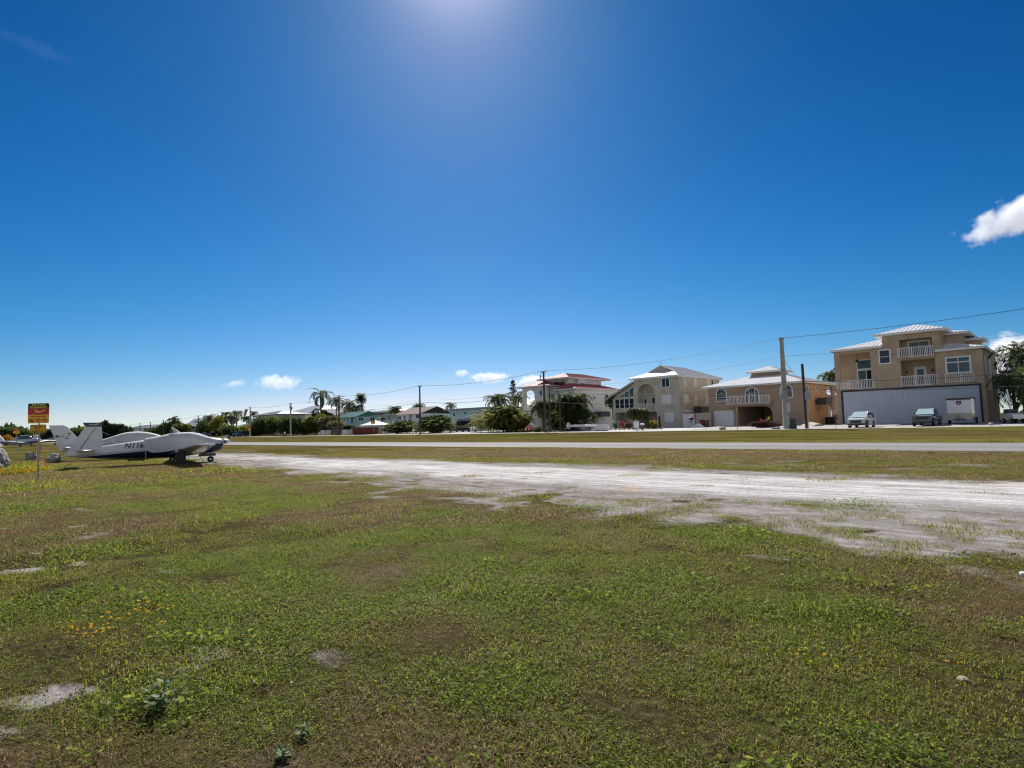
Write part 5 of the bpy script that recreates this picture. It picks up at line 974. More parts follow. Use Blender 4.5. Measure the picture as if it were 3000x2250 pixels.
MB().wall(F2, fin, [], .1).build('fin', WPM, t, local=True); f = MB().wall(lambda u, z, d: (u, d-.055, z), [(-5.28, 2.2), (-5.3, 2.41), (-6.12, 2.43), (-6.0, 2.2)], [], .11).build('fin_cap', NVM, t, local=True)
MB().bar((-5.55, -.062, 2.15), (-6.25, -.062, .95), .03, .02).bar((-5.55, .062, 2.15), (-6.25, .062, .95), .03, .02).build('rudder_hinge', NVM, t, local=True)
MB().wall(lambda u, z, d: (u, -.058-d, z), [(-5.42, 2.31), (-5.42, 2.38), (-5.46, 2.38), (-5.46, 2.335), (-5.85, 2.32), (-5.85, 2.30)], [], .002).build('fin_mark', TRIM, t, local=True)
for sg in (-1, 1):
    wingmesh(.1, 1.85, -5.55, -6.4, -5.8, -6.4, .95, .97, .1, .07, sg).build('stabiliser', WPM, t, local=True)
    wingmesh(.3, 5.45, -.35, -2.15, -.45, -1.4, .58, 1.1, .26, .12, sg).build('wing', WPM, t, local=True)
    MB().sphere((-.62, sg*5.45, 1.1), .14, 8, 6, sx=1.6, sy=.7, sz=.6).build('wing_tip_light', LAMP, t, local=True)
    gear(t, -1.82, sg*1.385, .21, .6)
gear(t, 0, 0, .175, .6, .12)
MB().tube([(.6, 0, 1.17), (.75, 0, 1.17), (.95, 0, 1.17), (1.08, 0, 1.17)], [.19, .17, .1, .02], 14).build('spinner', WPM, t, True, local=True)
MB().loft([[(.70+a, s_*y_, 1.17+z_) for a, z_ in ((.03, -.07*k), (-.03, .07*k))]+[(.68+a, s_*y_, 1.17+z_) for a, z_ in ((-.03, .07*k), (.03, -.07*k))] for y_, k, s_ in ((.15, 1, -1), (.5, 1.5, -1), (.85, 1.3, -1), (.98, .6, -1))]).loft([[(.70+a, y_, 1.17+z_) for a, z_ in ((.03, -.07*k), (-.03, .07*k))]+[(.68+a, y_, 1.17+z_) for a, z_ in ((-.03, .07*k), (.03, -.07*k))] for y_, k in ((.15, 1), (.5, 1.5), (.85, 1.3), (.98, .6))]).build('propeller', BLACKP, t, local=True)
MB().box(-.6, .25, -.2, .2, .36, .52).build('exhaust_fairing', NVM, t, local=True); MB().bar((-3.5, 0, .38), (-3.35, 0, .22), .2, .04).build('step', BLACKP, t, local=True)
COV = mat('canvas_cover', (.50, .50, .50), .85, .1, 3, bump=.5, bscale=6)
rsd = np.random.RandomState(3); rg = []
for x_, zt, zl in ((-3.28, 1.46, .88), (-3.22, 1.49, .86), (-2.9, 1.55, .68), (-2.5, 1.62, .70), (-2.1, 1.72, .76), (-1.85, 1.79, .8), (-1.5, 1.77, .86), (-1.2, 1.78, .9), (-.9, 1.76, .94), (-.6, 1.68, .98), (-.35, 1.57, 1.02), (-.1, 1.48, 1.05), (.02, 1.45, 1.06)):
    r_ = []; hw = .60
    for k in range(15):
        a = math.pi*k/14; c, s = math.cos(a), math.sin(a); zz = zl+(zt-zl)*abs(s)**.7; wv = .03*math.sin(x_*17+k*.3)*(1-s*.6)+rsd.normal()*.008; r_.append((x_+rsd.normal()*.012, (hw+wv)*abs(c)**.62*(1 if c > 0 else -1), zz+rsd.normal()*.008))
    rg.append(r_)
n_ = 15; mb = MB(); mb.add([v for r_ in rg for v in r_], [(i*n_+k, (i+1)*n_+k, (i+1)*n_+k+1, i*n_+k+1) for i in range(len(rg)-1) for k in range(n_-1)])
cv = mb.build('canopy_cover', COV, t, True, local=True); MB().tube([(-1.75, 0, 1.7), (-1.85, -.02, 1.9), (-2.0, -.03, 2.06)], [.2, .09, .045], 8).build('antenna_sleeve', COV, cv, local=True)
MB().bar((-3.25, -.53, .9), (-3.25, -.5, .35), .035, .02).build('cover_strap', TRIM, cv, local=True)
text(t, 'N116', .41, (-3.82, -.487, 1.13), NVM, (R(90), 0, R(-7)), shear=.25, bold=.007, sx=.95)
for (a, b) in (((-1.3, -3.8, .95), (-.6, -4.3, 0)), ((-1.3, -3.8, .95), (-1.6, -4.0, 0)), ((-6.2, 0, .6), (-7.0, -.4, 0))):
    mb = MB().tube([a, b], .012, 5)
    mb.build('tie_down_rope', mat('rope', (.12, .11, .10), .9), t, local=True)
# --- white aircraft behind it
t = thing('light_aircraft', 'white aircraft with swept tail and grey cover parked behind the white and navy one', 'aircraft', (-49.0, 15.1, -.18), R(75))
MB().loft([ringpts(*s_) for s_ in [(-.25, 1.5, 1.1, .22), (-.5, 1.6, .9, .42), (-1.4, 1.66, .72, .58), (-2.4, 1.7, .66, .66), (-3.6, 1.66, .66, .62), (-4.8, 1.5, .72, .44), (-6.0, 1.36, .82, .25), (-7.0, 1.22, .82, .14), (-7.3, 1.1, .84, .06)]]).build('fuselage', WPM, t, True, local=True)
MB().wall(F2, [(-7.22, .84), (-7.9, 2.66), (-7.12, 2.66), (-6.85, 2.52), (-6.35, 1.85), (-5.9, 1.55), (-5.2, 1.4), (-5.2, 1.2), (-6.6, .95)], [], .1).build('fin', WPM, t, local=True)
text(t, 'SR', .17, (-7.42, -.062, 1.9), BLACKP, bold=.012); text(t, '22', .27, (-7.14, -.062, 1.92), mat('grey_ink', (.1, .1, .11), .5)); text(t, '2', .62, (-6.9, -.06, 1.92), mat('pale_grey_ink', (.22, .22, .24), .5), shear=.35)
MB().bar((-7.35, -.056, 1.31), (-5.6, -.2, 1.22), .012, .02).build('stripe', mat('gold_stripe', (.32, .27, .12), .5), t, local=True)
for sg in (-1, 1):
    wingmesh(.1, 1.9, -6.3, -7.1, -6.55, -7.1, 1.1, 1.12, .1, .07, sg).build('stabiliser', WPM, t, local=True); wingmesh(.3, 5.7, -1.6, -3.1, -1.75, -2.6, .72, 1.2, .24, .12, sg).build('wing', WPM, t, local=True); gear(t, -2.6, sg*1.35, .19, .75)
gear(t, -.7, 0, .18, .9, .12)
MB().tube([(-.26, 0, 1.3), (-.1, 0, 1.3), (.1, 0, 1.3)], [.19, .14, .02], 12).build('spinner', WPM, t, True, local=True); MB().bar((-.15, -.95, 1.4), (-.15, .95, 1.2), .04, .14).build('propeller', BLACKP, t, local=True)
rg = []
for x_, zt, zl in ((-5.2, 1.5, 1.1), (-4.9, 1.58, .95), (-4.2, 1.82, .9), (-3.7, 2.0, .9), (-3.3, 2.07, .9), (-2.7, 2.1, .9), (-2.1, 2.04, .95), (-1.6, 1.9, 1.0), (-1.2, 1.72, 1.1), (-.9, 1.66, 1.2)):
    r_ = []
    for k in range(15):
        a = math.pi*k/14; c, s = math.cos(a), math.sin(a); hw = .45+.25*min(1, (5.2+x_)/1.5); r_.append((x_, (hw+.015*math.sin(x_*21+k))*abs(c)**.62*(1 if c > 0 else -1), zl+(zt-zl)*abs(s)**.75+rsd.normal()*.006))
    rg.append(r_)
mb = MB(); mb.add([v for r_ in rg for v in r_], [(i*n_+k, (i+1)*n_+k, (i+1)*n_+k+1, i*n_+k+1) for i in range(len(rg)-1) for k in range(n_-1)])
cv = mb.build('canopy_cover', COV, t, True, local=True); MB().bar((-4.3, -.64, 1.55), (-3.6, -.74, .95), .02, .08).build('cover_seam', TRIM, cv, local=True); MB().bar((-4.45, 0, 1.9), (-4.9, 0, 2.15), .02).build('antenna', GALV, t, local=True)
# --- far aircraft
def far_plane(label, x, y, rz, up, low, a):
    t = thing('light_aircraft', label, 'aircraft', (x, y, 0), rz); tt = two_tone('far_paint', up, low, a, .0, up)
    MB().loft([ringpts(*s_) for s_ in [(.9, 1.5, .9, .25), (.5, 1.6, .75, .5), (-.6, 1.62, .62, .56), (-2.6, 1.55, .62, .55), (-4.2, 1.35, .75, .36), (-6.8, 1.1, .86, .1)]]).build('fuselage', tt, t, True, local=True)
    MB().loft([ringpts(*s_) for s_ in [(-.1, 1.66, 1.4, .35), (-.7, 2.15, 1.4, .5), (-2.0, 2.18, 1.4, .5), (-3.3, 1.6, 1.4, .3)]]).build('cabin', GLASSB, t, True, local=True); MB().box(-2.2, -.6, -.5, .5, 2.13, 2.22).build('cabin_roof', WHITE, t, local=True)
    MB().wall(F2, [(-5.4, 1.15), (-6.5, 2.5), (-7.2, 2.5), (-6.8, .9)], [], .1).build('fin', WHITE, t, local=True)
    for sg in (-1, 1): wingmesh(.3, 5.2, -.4, -2.0, -.6, -1.8, .75, 1.1, .2, .1, sg).build('wing', WHITE, t, local=True); wingmesh(.1, 1.7, -5.9, -6.8, -6.1, -6.8, 1.0, 1.0, .1, .06, sg).build('stabiliser', WHITE, t, local=True); gear(t, -1.4, sg*1.4, .2, .8)
    gear(t, .4, 0, .18, .8, .12); MB().tube([(.9, 0, 1.25), (1.3, 0, 1.25)], [.2, .02], 10).bar((.98, -.9, 1.3), (.98, .9, 1.2), .05, .14).build('propeller', WHITE, t, local=True); return t
far_plane('small blue and white aircraft far off beside the runway end', -149.5, 19.5, R(46), (.42, .5, .58), (.02, .10, .30), 1.02)
far_plane('grey white aircraft nose showing behind the blue aircraft and sign post', -163, 27, R(46), (.5, .5, .51), (.4, .4, .42), .9)
# unidentified object past the nose, shaped as a tapered boom
v = atY((650, 1279), 27); t = thing('tapered_boom', 'beige tapered boom with black round end jutting out beyond the aircraft nose', 'boom', (v.x, 27, 0), YAW)
g = v.z; MB().tube([(-1.1, 0, g-.14), (0, 0, g-.02), (.72, 0, g+.07)], [.02, .07, .12], 8).build('arm', mat('beige_paint', (.42, .36, .26), .6), t, local=True); MB().sphere((.86, 0, g-.05), .15, 10, 8, sz=1.15).build('end_cap', BLACKP, t, local=True); MB().tube([(-1.0, 0, -.1), (-1.0, 0, g-.13)], .04, 8).build('post', GALV, t, local=True)
# ------------------------------------------------------------------ signs
SY = mat('sign_yellow', (.85, .50, .02), .45); SR_ = mat('sign_red', (.52, .015, .035), .45); SK = mat('sign_black', (.012, .012, .014), .5); SLT = mat('sign_pale_yellow', (.88, .72, .12), .45); SDY = mat('sign_dark_yellow', (.66, .38, .012), .5)
def rrect(u0, u1, z0, z1, r=.04):
    o = []
    for cx, cz, a0 in ((u1-r, z1-r, 0), (u0+r, z1-r, 90), (u0+r, z0+r, 180), (u1-r, z0+r, 270)):
        for k in range(4): a = R(a0+k*30); o.append((cx+r*math.cos(a), cz+r*math.sin(a)))
    return o
MS = lambda off: (lambda u, z, d: (u, d+off, z))
def runway_sign(x, y, rz, label, z=0, detail=True, slow=True, s=1.0):
    t = thing('runway_sign', label, 'sign', (x, y, z), rz)
    MB().tube([(0, .06, -.2), (-.0, .06, 3.0)], .032, 10).build('post', GALV, t, local=True)
    b = MB().wall(MS(0), rrect(-.4, .4, 2.22, 3.0), [], .012).build('board', SY, t, local=True)
    MB().wall(MS(-.004), [(-.4, 2.79), (.4, 2.79), (.4, 2.96), (.388, 2.988), (.36, 3.0), (-.36, 3.0), (-.388, 2.988), (-.4, 2.96)], [], .003).build('black_panel', SK, b, local=True)
    MB().wall(MS(-.004), [(-.4, 2.56), (.4, 2.56), (.4, 2.787), (-.4, 2.787)], [], .003).build('red_panel', SR_, b, local=True)
    pl = [(-.30, 2.57), (-.02, 2.645), (-.16, 2.70), (-.09, 2.77), (-.06, 2.77), (-.1, 2.71), (.05, 2.69), (.12, 2.68), (.3, 2.775), (.2, 2.68), (.16, 2.655), (.05, 2.645)]
    MB().wall(MS(-.007), pl, [], .002).build('plane_symbol', SLT, b, local=True)
    if detail:
        text(b, 'ACTIVE', .108, (0, -.006, 2.942), SLT, bold=.002, sx=1.45); text(b, 'RUNWAY', .108, (0, -.006, 2.84), SLT, bold=.002, sx=1.4)
        MB().wall(MS(-.004), [(-.3, 2.475), (.18, 2.475), (.18, 2.45), (.31, 2.49), (.18, 2.53), (.18, 2.505), (-.3, 2.505)], [], .003).build('arrow', SR_, b, local=True)
        for i, u in enumerate((-.25, 0, .25)):
            ring = [(u+.105*math.cos(a*.3142), 2.335+.085*math.sin(a*.3142)) for a in range(20)]; inn = [(u+.088*math.cos(a*.3142), 2.335+.070*math.sin(a*.3142)) for a in range(20)]
            mb = MB().wall(MS(-.004), ring, [inn], .003); mb.add([(u-.075, -.0085, 2.39), (u-.06, -.0085, 2.40), (u+.075, -.0085, 2.28), (u+.06, -.0085, 2.27)], [(0, 1, 2, 3)]); mb.build('prohibition_ring', SR_, b, local=True)
            sym = [[(-.06, .02), (-.03, .035), (.03, .03), (.06, .0), (.06, -.03), (.03, -.03), (.025, -.045), (-.02, -.03), (-.035, -.045), (-.06, -.02)], [(-.06, .03), (-.04, .0), (.02, .01), (.06, .04), (.065, .02), (.03, -.01), (.04, -.045), (.02, -.01), (-.03, -.02), (-.05, -.045), (-.045, -.01)], [(-.01, .05), (.015, .05), (.02, .025), (.05, .01), (.02, .005), (.03, -.025), (.05, -.05), (.02, -.035), (0, -.02), (-.035, -.05), (-.015, -.005), (-.045, .0), (-.01, .02)]][i]
            MB().wall(MS(-.0065), [(u+a, 2.335+c) for a, c in sym], [], .002).build('pictogram', SK, b, local=True)
    else:
        text(b, 'ACTIVE', .108, (0, -.006, 2.942), SLT, bold=.002, sx=1.4); text(b, 'RUNWAY', .108, (0, -.006, 2.84), SLT, bold=.002, sx=1.4)
    if slow:
        b2 = MB().wall(MS(-.002), rrect(-.3, .31, 1.85, 2.17), [], .012).build('lower_board', SDY, t, local=True)
        MB().wall(MS(-.006), rrect(-.285, .295, 1.862, 2.152, .03), [rrect(-.275, .285, 1.872, 2.142, .028)], .003).build('border', SK, b2, local=True)
        text(b2, 'SLOW', .1, (0, -.008, 2.08), SK, sx=1.1); text(b2, 'Children at Play', .062, (0, -.008, 1.905), mat('faded_red_ink', (.28, .07, .01), .6), sx=1.15)
        for u in (-.06, .06): MB().wall(MS(-.007), [(u-.008, 2.02), (u+.012, 2.02), (u+.008, 2.0), (u+.03, 1.985), (u+.005, 1.985), (u+.012, 1.965), (u+.03, 1.945), (u+.01, 1.955), (u-.025, 1.945), (u-.008, 1.972), (u-.03, 1.98), (u-.008, 1.995)], [], .002).build('pictogram', SK, b2, local=True)
    return t
v = atZ((107, 1408)); t = runway_sign(v.x, v.y, YAW+R(2), 'red, black and yellow active runway warning sign above a yellow slow sign')
mb = MB()
for u, zb_ in ((-.16, .62), (.13, .95), (-.08, .75)): mb.tube([(u*.8, .02, 1.87), (u, .0, 1.4), (u*.9, .0, zb_+.3), (u*1.3, -.02, zb_)], .008, 5)
setp(mb.build('red_strap', mat('faded_red_strap', (.22, .05, .05), .8), t, local=True))
v = atZ((46, 1326)); runway_sign(v.x, v.y, YAW, 'distant active runway sign beside the far aircraft', slow=False, detail=False)
v = atY((2162, 1262), 64); runway_sign(v.x, 64, YAW+R(60), 'red and yellow sign on a post turned sideways before the carport', z=gz(64), detail=False)
v = atY(q5(455, 1170), 66); runway_sign(v.x, 66, YAW, 'red and yellow sign on a post before the orange container', z=gz(66), detail=False, slow=False)
t = thing('pole_sign', 'small orange sign strapped to the pole beside the blue grey car', 'sign', (-166.7, 68.78, 2.0), YAW); MB().wall(MS(0), rrect(-.4, .4, .5, 1.3), [], .02).build('board', mat('sign_orange', (.55, .20, .02), .5), t, local=True); MB().wall(MS(-.02), [(-.25, .85), (.25, .85), (.25, 1.1), (-.25, 1.1)], [], .01).build('panel', SR_, t, local=True); MB().wall(MS(0), rrect(-.35, .35, .1, .46), [], .02).build('lower_board', SDY, t, local=True)
# windsock
v = atY(q3(1200, 310), 95); t = thing('windsock', 'red windsock on a thin pole above the white roofs', 'windsock', (v.x, 95, v.z), 0)
MB().tube([(0, 0, -7), (0, 0, .1)], .06, 6).build('pole', GALV, t, local=True); MB().tube([(-.1, 0, 0), (-1.0, 0, -.4), (-1.6, 0, -1.6), (-2.1, 0, -2.6)], [.5, .45, .35, .2], 10, cap=False).build('sleeve', mat('windsock_red', (.4, .03, .04), .7), t, local=True)
v = atY(q3(1080, 300), 95); t = thing('antenna_mast', 'thin mast left of the red windsock', 'mast', (v.x, 95, v.z), 0); MB().tube([(0, 0, -7), (0, 0, 0)], .05, 6).build('shaft', GALV, t, local=True)
# ------------------------------------------------------------------ rocks
def rock(name, label, cat, x, y, rx, ry, rz, seed, z=None, m=None, sub=4):
    import bmesh
    bm = bmesh.new(); bmesh.ops.create_icosphere(bm, subdivisions=sub, radius=1); rs = np.random.RandomState(seed); ds = rs.normal(size=(18, 3)); ds /= np.linalg.norm(ds, axis=1, keepdims=True); hs_ = rs.uniform(.62, .95, 18); ph = rs.uniform(0, 6, (6, 3))
    for v in bm.verts:
        d = np.array(v.co); r_ = 1.0
        for k in range(18):
            c = d@ds[k]
            if c > .2: r_ = min(r_, hs_[k]/c)
        for k in range(6): r_ += .035/(1+k*.5)*math.sin(d[0]*(4+k*3)+ph[k][0])*math.sin(d[1]*(5+k*3)+ph[k][1])*math.cos(d[2]*(4+k*3)+ph[k][2])*2
        v.co = (d[0]*r_*rx, d[1]*r_*ry, d[2]*r_*rz)
    me = bpy.data.meshes.new(name); bm.to_mesh(me); bm.free(); me.materials.append(m or ROCK); o = bpy.data.objects.new(name, me); C.objects.link(o); o.location = (x, y, (gz(y) if z is None else z)+rz*.55); o.rotation_euler = (0, 0, seed); return setp(o, label, cat)
rock('boulder', 'large pitted grey boulder at the left edge of the lawn', 'boulder', -38.6, 3.5, .95, .8, .78, 3); rock('boulder', 'second lower boulder leaning on the large one at the left edge', 'boulder', -36.9, 2.75, .5, .5, .42, 4)
rock('boulder', 'small grey boulder standing in grass behind the sign post', 'boulder', -58.6, 7.5, .42, .4, .4, 5); rock('boulder', 'rounded tan boulder under the swept white tail', 'boulder', -51.8, 7.9, .6, .5, .38, 6)
v = atY(q1(1855, 1268), 71.5); rock('boulder', 'round pale rock on gravel right of the trailer', 'rock', v.x, 71.5, .24, .24, .2, 7, sub=3, m=mat('pale_rock', (.5, .48, .46), .9, .3, 5))
v = atY(q2(520, 1130), 69); rock('stone_block', 'flat stacked stone block at the driveway by the garage door', 'rock', v.x, 69, .75, .4, .28, 8)
for u, s in ((1185, 9), (1235, 10)): v = atY(q2(u, 1130), 68); rock('boulder', ('left' if u < 1200 else 'right')+' of two small rocks beside the concrete pole', 'rock', v.x, 68, .3, .28, .2, s, sub=3)
k = 0
for u in range(60, 1060, 90):
    v = atY(q8(u, 1310 if u < 700 else 1320), 75.5); k += 1; rr_ = setp(rock('border_rock', 'one of the low border rocks edging the beds of the cream house', 'rock', v.x, 75.5, .28, .2, .16, 20+k, sub=2), group='border rocks at the cream house')
v = atY(q2(1720, 1100), 80); rock('sand_pile', 'low heap of pale sand beside the orange tan side wall', 'sand heap', v.x, 79, 1.6, 1.2, .5, 40, m=mat('pale_sand', (.5, .45, .38), .95, .15, 4), z=.3)
rock('small_stone', 'tan stone lying in grass at the right edge of the lawn', 'stone', -.62, 4.6, .04, .03, .025, 50, z=0, sub=2, m=mat('tan_stone', (.3, .26, .18), .9)); rock('white_stone', 'white stone at the right end of the gravel edge', 'stone', -.5, 7.9, .06, .05, .035, 51, z=0, sub=2, m=mat('white_stone_m', (.6, .6, .6), .9))
# ------------------------------------------------------------------ street furniture and yard things
def fence(label, x0, y0, x1, y1, h_, m, name='vinyl_fence', n=4):
    t = thing(name, label, 'fence', (x0, y0, gz(y0)), math.atan2(y1-y0, x1-x0)); L = math.hypot(x1-x0, y1-y0); mb = MB().box(0, L, -.02, .02, .05, h_)
    mb.build('panel', m, t, local=True); MB().box(0, L, -.04, .04, h_+.001, h_+.06).build('rail', m, t, local=True)
    for i in range(n+1): MB().box(L*i/n-.06, L*i/n+.06, -.065, .065, 0, h_+.12).build('post', m, t, local=True)
    return t
def X8(u, v_, Y): return atY(q8(u, v_), Y).x
fence('white vinyl fence panel right of the cream house wall', X8(1490, 1200, 84), 84, X8(1700, 1200, 84), 84, 2.0, WHITE, n=1); fence('beige vinyl fence between the cream and tan houses', X8(1705, 1100, 84)+.15, 84.3, X8(2000, 1100, 84), 84.3, 2.05, mat('beige_vinyl', (.5, .42, .33), .6), n=2)
a, b = atY(q7(1560, 1200), 82), atY(q7(2200, 1180), 82); fence('long low white fence before the white side wall', a.x, 82, b.x, 82, 1.35, WHITE, n=5)
a, b = atY(q6(1780, 1200), 82), atY(q6(2010, 1200), 82); fence('white gate fence left of the red roofed house', a.x, 82, b.x, 82, 2.0, WHITE, n=2)
def gatepost(u0, u1, v0, v1, lab, m): x0, x1, z0, z1 = rect(q4, 74, u0, u1, v0, v1); t = thing('gate_post', lab, 'gate post', ((x0+x1)/2, 74, gz(74))); hw = (x1-x0)/2; MB().box(-hw, hw, -hw, hw, 0, z1-gz(74)-.12).build('pillar', m, t, local=True); MB().box(-hw-.05, hw+.05, -hw-.05, hw+.05, z1-gz(74)-.118, z1-gz(74)).build('cap', m, t, local=True)
for i, (u0, u1, v0) in enumerate(((980, 1000, 1235), (1075, 1108, 1205), (1195, 1235, 1190), (1572, 1608, 1185), (1685, 1745, 1180))): gatepost(u0, u1, v0, 1330, ['leftmost slim white post under the sea grape tree', 'second slim white post under the sea grape tree', 'white post at the front of the red off-road car', 'white post at the back of the red off-road car', 'wide white gate post left of the orange container'][i], WHITE)
a, b = atY(q4(1000, 1280), 74), atY(q4(1075, 1280), 74); fence('pale blue gate panel under the sea grape tree', a.x+.1, 74.2, b.x-.1, 74.2, 1.1, PALEW, 'garden_gate', 1); a, b = atY(q4(1600, 1280), 74), atY(q4(1850, 1280), 74); fence('pale low fence left of the orange container', a.x+.2, 74.3, b.x, 74.3, 1.05, PALEW, 'garden_gate', 3)
t = thing('orange_container', 'rusty orange roll-off container standing at the street', 'container', (-117.2, 74.4, gz(74))); RUST = mat('rusty_orange_paint', (.20, .055, .03), .7, .35, 2)
MB().prof([(-3.6, .15, 1.1), (-3.6, 1.55, 1.15), (3.6, 1.5, 1.15), (3.6, .15, 1.1)]).build('body', RUST, t, local=True); mb = MB()
for i in range(10): mb.box(-3.5+i*.76, -3.4+i*.76, -1.2, -1.13, .2, 1.5)
mb.build('rib', RUST, t, local=True); MB().box(-3.7, 3.7, -1.21, 1.21, 1.56, 1.64).build('top_rail', RUST, t, local=True); MB().box(-3.4, 3.4, -.8, .8, 0, .14).build('skid', BLACKP, t, local=True)
t = thing('white_tent', 'white peaked canopy tent behind the orange container', 'tent', (-121.8, 80, gz(80))); mb = MB()
for a, b in (((-3, -2.5), (3, -2.5)), ((3, -2.5), (3, 2.5)), ((3, 2.5), (-3, 2.5)), ((-3, 2.5), (-3, -2.5))): mb.add([(*a, 2.0), (*b, 2.0), (0, 0, 3.1)], [(0, 1, 2)])
mb.build('canopy', WHITE, t, local=True); MB().box(-2.8, 2.8, -2.4, -2.37, .1, 1.95).box(2.77, 2.8, -2.3, 2.4, .1, 1.95).build('side_wall', mat('tent_wall', (.58, .6, .62), .8), t, local=True)
for sx_ in (-2.9, 2.9):
    for sy_ in (-2.45, 2.45): MB().tube([(sx_, sy_, 0), (sx_, sy_, 2.0)], .04, 6).build('leg', GALV, t, local=True)
d = ray(50, 1290); tt_ = 195/math.hypot(d.x, d.y); t = thing('grey_tent', 'grey pitched tent roof behind the blue aircraft', 'tent', (d.x*tt_, d.y*tt_, 0), YAW); MB().add([(-2, -2, .4), (2, -2, .4), (2, 2, .4), (-2, 2, .4), (-.4, 0, 2.0), (.3, 0, 2.0)], [(0, 1, 5, 4), (1, 2, 5), (2, 3, 4, 5), (3, 0, 4), (3, 2, 1, 0)]).build('canopy', mat('grey_canvas', (.4, .4, .43), .8), t, local=True); MB().box(-1.9, 1.9, -1.9, 1.9, 0, .39).build('side_wall', mat('grey_canvas_wall', (.3, .3, .33), .8), t, local=True)
bush('orange_shrub', 'orange and yellow shrub beside the far sign', 'shrub', d.x*tt_*.97-2.0, d.y*tt_*.97-1.6, 1.6, 1.2, 2.6, 500, [leaf_mat('orange_leaf', [(.25, .09, .01), (.32, .18, .02), (.16, .13, .02)], .3)], .35, 201, z=0)
def board_sign(q, Y, l, r, t_, b, base, label, m, name='notice_board', mark=True):
    x0, x1, z0, z1 = rect(q, Y, l, r, t_, b); t = thing(name, label, 'sign', ((x0+x1)/2, Y, gz(Y)), YAW*.5); hw = (x1-x0)/2; z0 -= gz(Y); z1 -= gz(Y)
    MB().box(-hw, hw, -.03, .03, z0, z1).build('board', m, t, local=True); MB().box(-.1, .1, -.026, .026, -.05, z0).build('post', m, t, local=True)
    if mark: MB().box(-hw*.6, -hw*.1, -.036, -.031, z1-.2, z1-.12).box(hw*.0, hw*.5, -.036, -.031, z1-.24, z1-.14).build('marking', BLACKP, t, local=True)
    MB().box(-hw*.8, hw*.8, -.3, .3, -.05, .05).build('foot', mat('dark_base', (.08, .08, .08), .9), t, local=True); return t
board_sign(q8, 72, 522, 610, 1160, 1295, 1360, 'tall white notice board on a post before the cream house', WHITE)
t = board_sign(q5, 72, 722, 786, 1055, 1132, 1140, 'small white and red sign at the foot of the palm hedge', WHITE, 'sale_sign', False); MB().box(-.3, .3, -.04, -.031, .35, .62).build('red_panel', SR_, t, local=True)
def mailbox(q, Y, u, v0, v1, label, m, pm):
    p0, p1 = atY(q(u, v1), Y), atY(q(u, v0), Y); h_ = max(.9, p1.z-gz(Y)); t = thing('mailbox', label, 'mailbox', (p0.x, Y, gz(Y)), R(-20)); MB().box(-.06, .06, -.06, .06, -.05, h_-.32).build('post', pm, t, local=True)
    MB().loft([[(-.32 if i == 0 else .32, .13*math.cos(a), h_-.2+.13*math.sin(a)) for a in [k*math.pi/6 for k in range(7)]]+[(-.32 if i == 0 else .32, -.13, h_-.32), (-.32 if i == 0 else .32, .13, h_-.32)] for i in (0, 1)]).build('box', m, t, local=True)
    MB().box(-.05, -.02, -.16, -.135, h_-.25, h_-.05).build('flag', SR_, t, local=True)
mailbox(q8, 71, 688, 1200, 1360, 'white mailbox on dark post right of the notice board', WHITE, WOODP); mailbox(q6, 70, 795, 1190, 1350, 'left white mailbox on white post beside the yellow green hedge', WHITE, WHITE); mailbox(q6, 70, 855, 1178, 1350, 'right white mailbox on white post beside the yellow green hedge', WHITE, WHITE); mailbox(q5, 70, 1463, 995, 1140, 'white post mailbox left of the grey wooden pole', WHITE, WHITE); mailbox(q3, 70, 545, 845, 890, 'small white mailbox beyond the aircraft nose', WHITE, WOODP)
def bin_(label, x, y, h_, w_, m, name='wheelie_bin', z=None):
    t = thing(name, label, 'bin', (x, y, gz(y) if z is None else z), R(-15)); MB().prof([(-w_*.42, .02, w_*.4), (-w_*.5, h_*.9, w_*.48), (w_*.5, h_*.9, w_*.48), (w_*.42, .02, w_*.4)]).build('body', m, t, local=True); MB().prof([(-w_*.56, h_*.902, w_*.53), (-w_*.5, h_, w_*.45), (w_*.55, h_*.97, w_*.5), (w_*.56, h_*.902, w_*.53)]).build('lid', m, t, local=True)
    for sg in (-1, 1): MB().tube([(-w_*.4, sg*w_*.42, .1), (-w_*.4, sg*w_*.5, .1)], .1, 10).build('wheel', BLACK, t, local=True)
    return t
bin_('brown wheeled bin in front of the beige fence', X8(1905, 1210, 81), 81, 1.1, .95, mat('brown_plastic', (.07, .035, .025), .6)); bin_('dark blue bin beside the arch of the orange tan wall', -26.2, 95.6, 1.05, .65, mat('dark_blue_plastic', (.01, .02, .06), .6)); bin_('black bin left of the dark blue bin', -26.3, 93.9, 1.0, .6, BLACKP)
v = atZ((529, 1362)); bin_('black plastic tub standing on grass under the navy aircraft wing', v.x, v.y, .76, .55, BLACKP, 'black_tub', z=0)
t = thing('red_barrel', 'red barrel left of the brown wheeled bin', 'barrel', (X8(1850, 1240, 80.5), 80.5, gz(80))); MB().tube([(0, 0, 0), (0, 0, .05), (0, 0, .3), (0, 0, .33), (0, 0, .6), (0, 0, .63), (0, 0, .9)], [.27, .29, .28, .3, .28, .3, .28], 14).build('body', mat('barrel_red', (.22, .015, .015), .5), t, local=True); MB().tube([(0, 0, .901), (0, 0, .93)], .25, 14).build('lid', BLACKP, t, local=True)
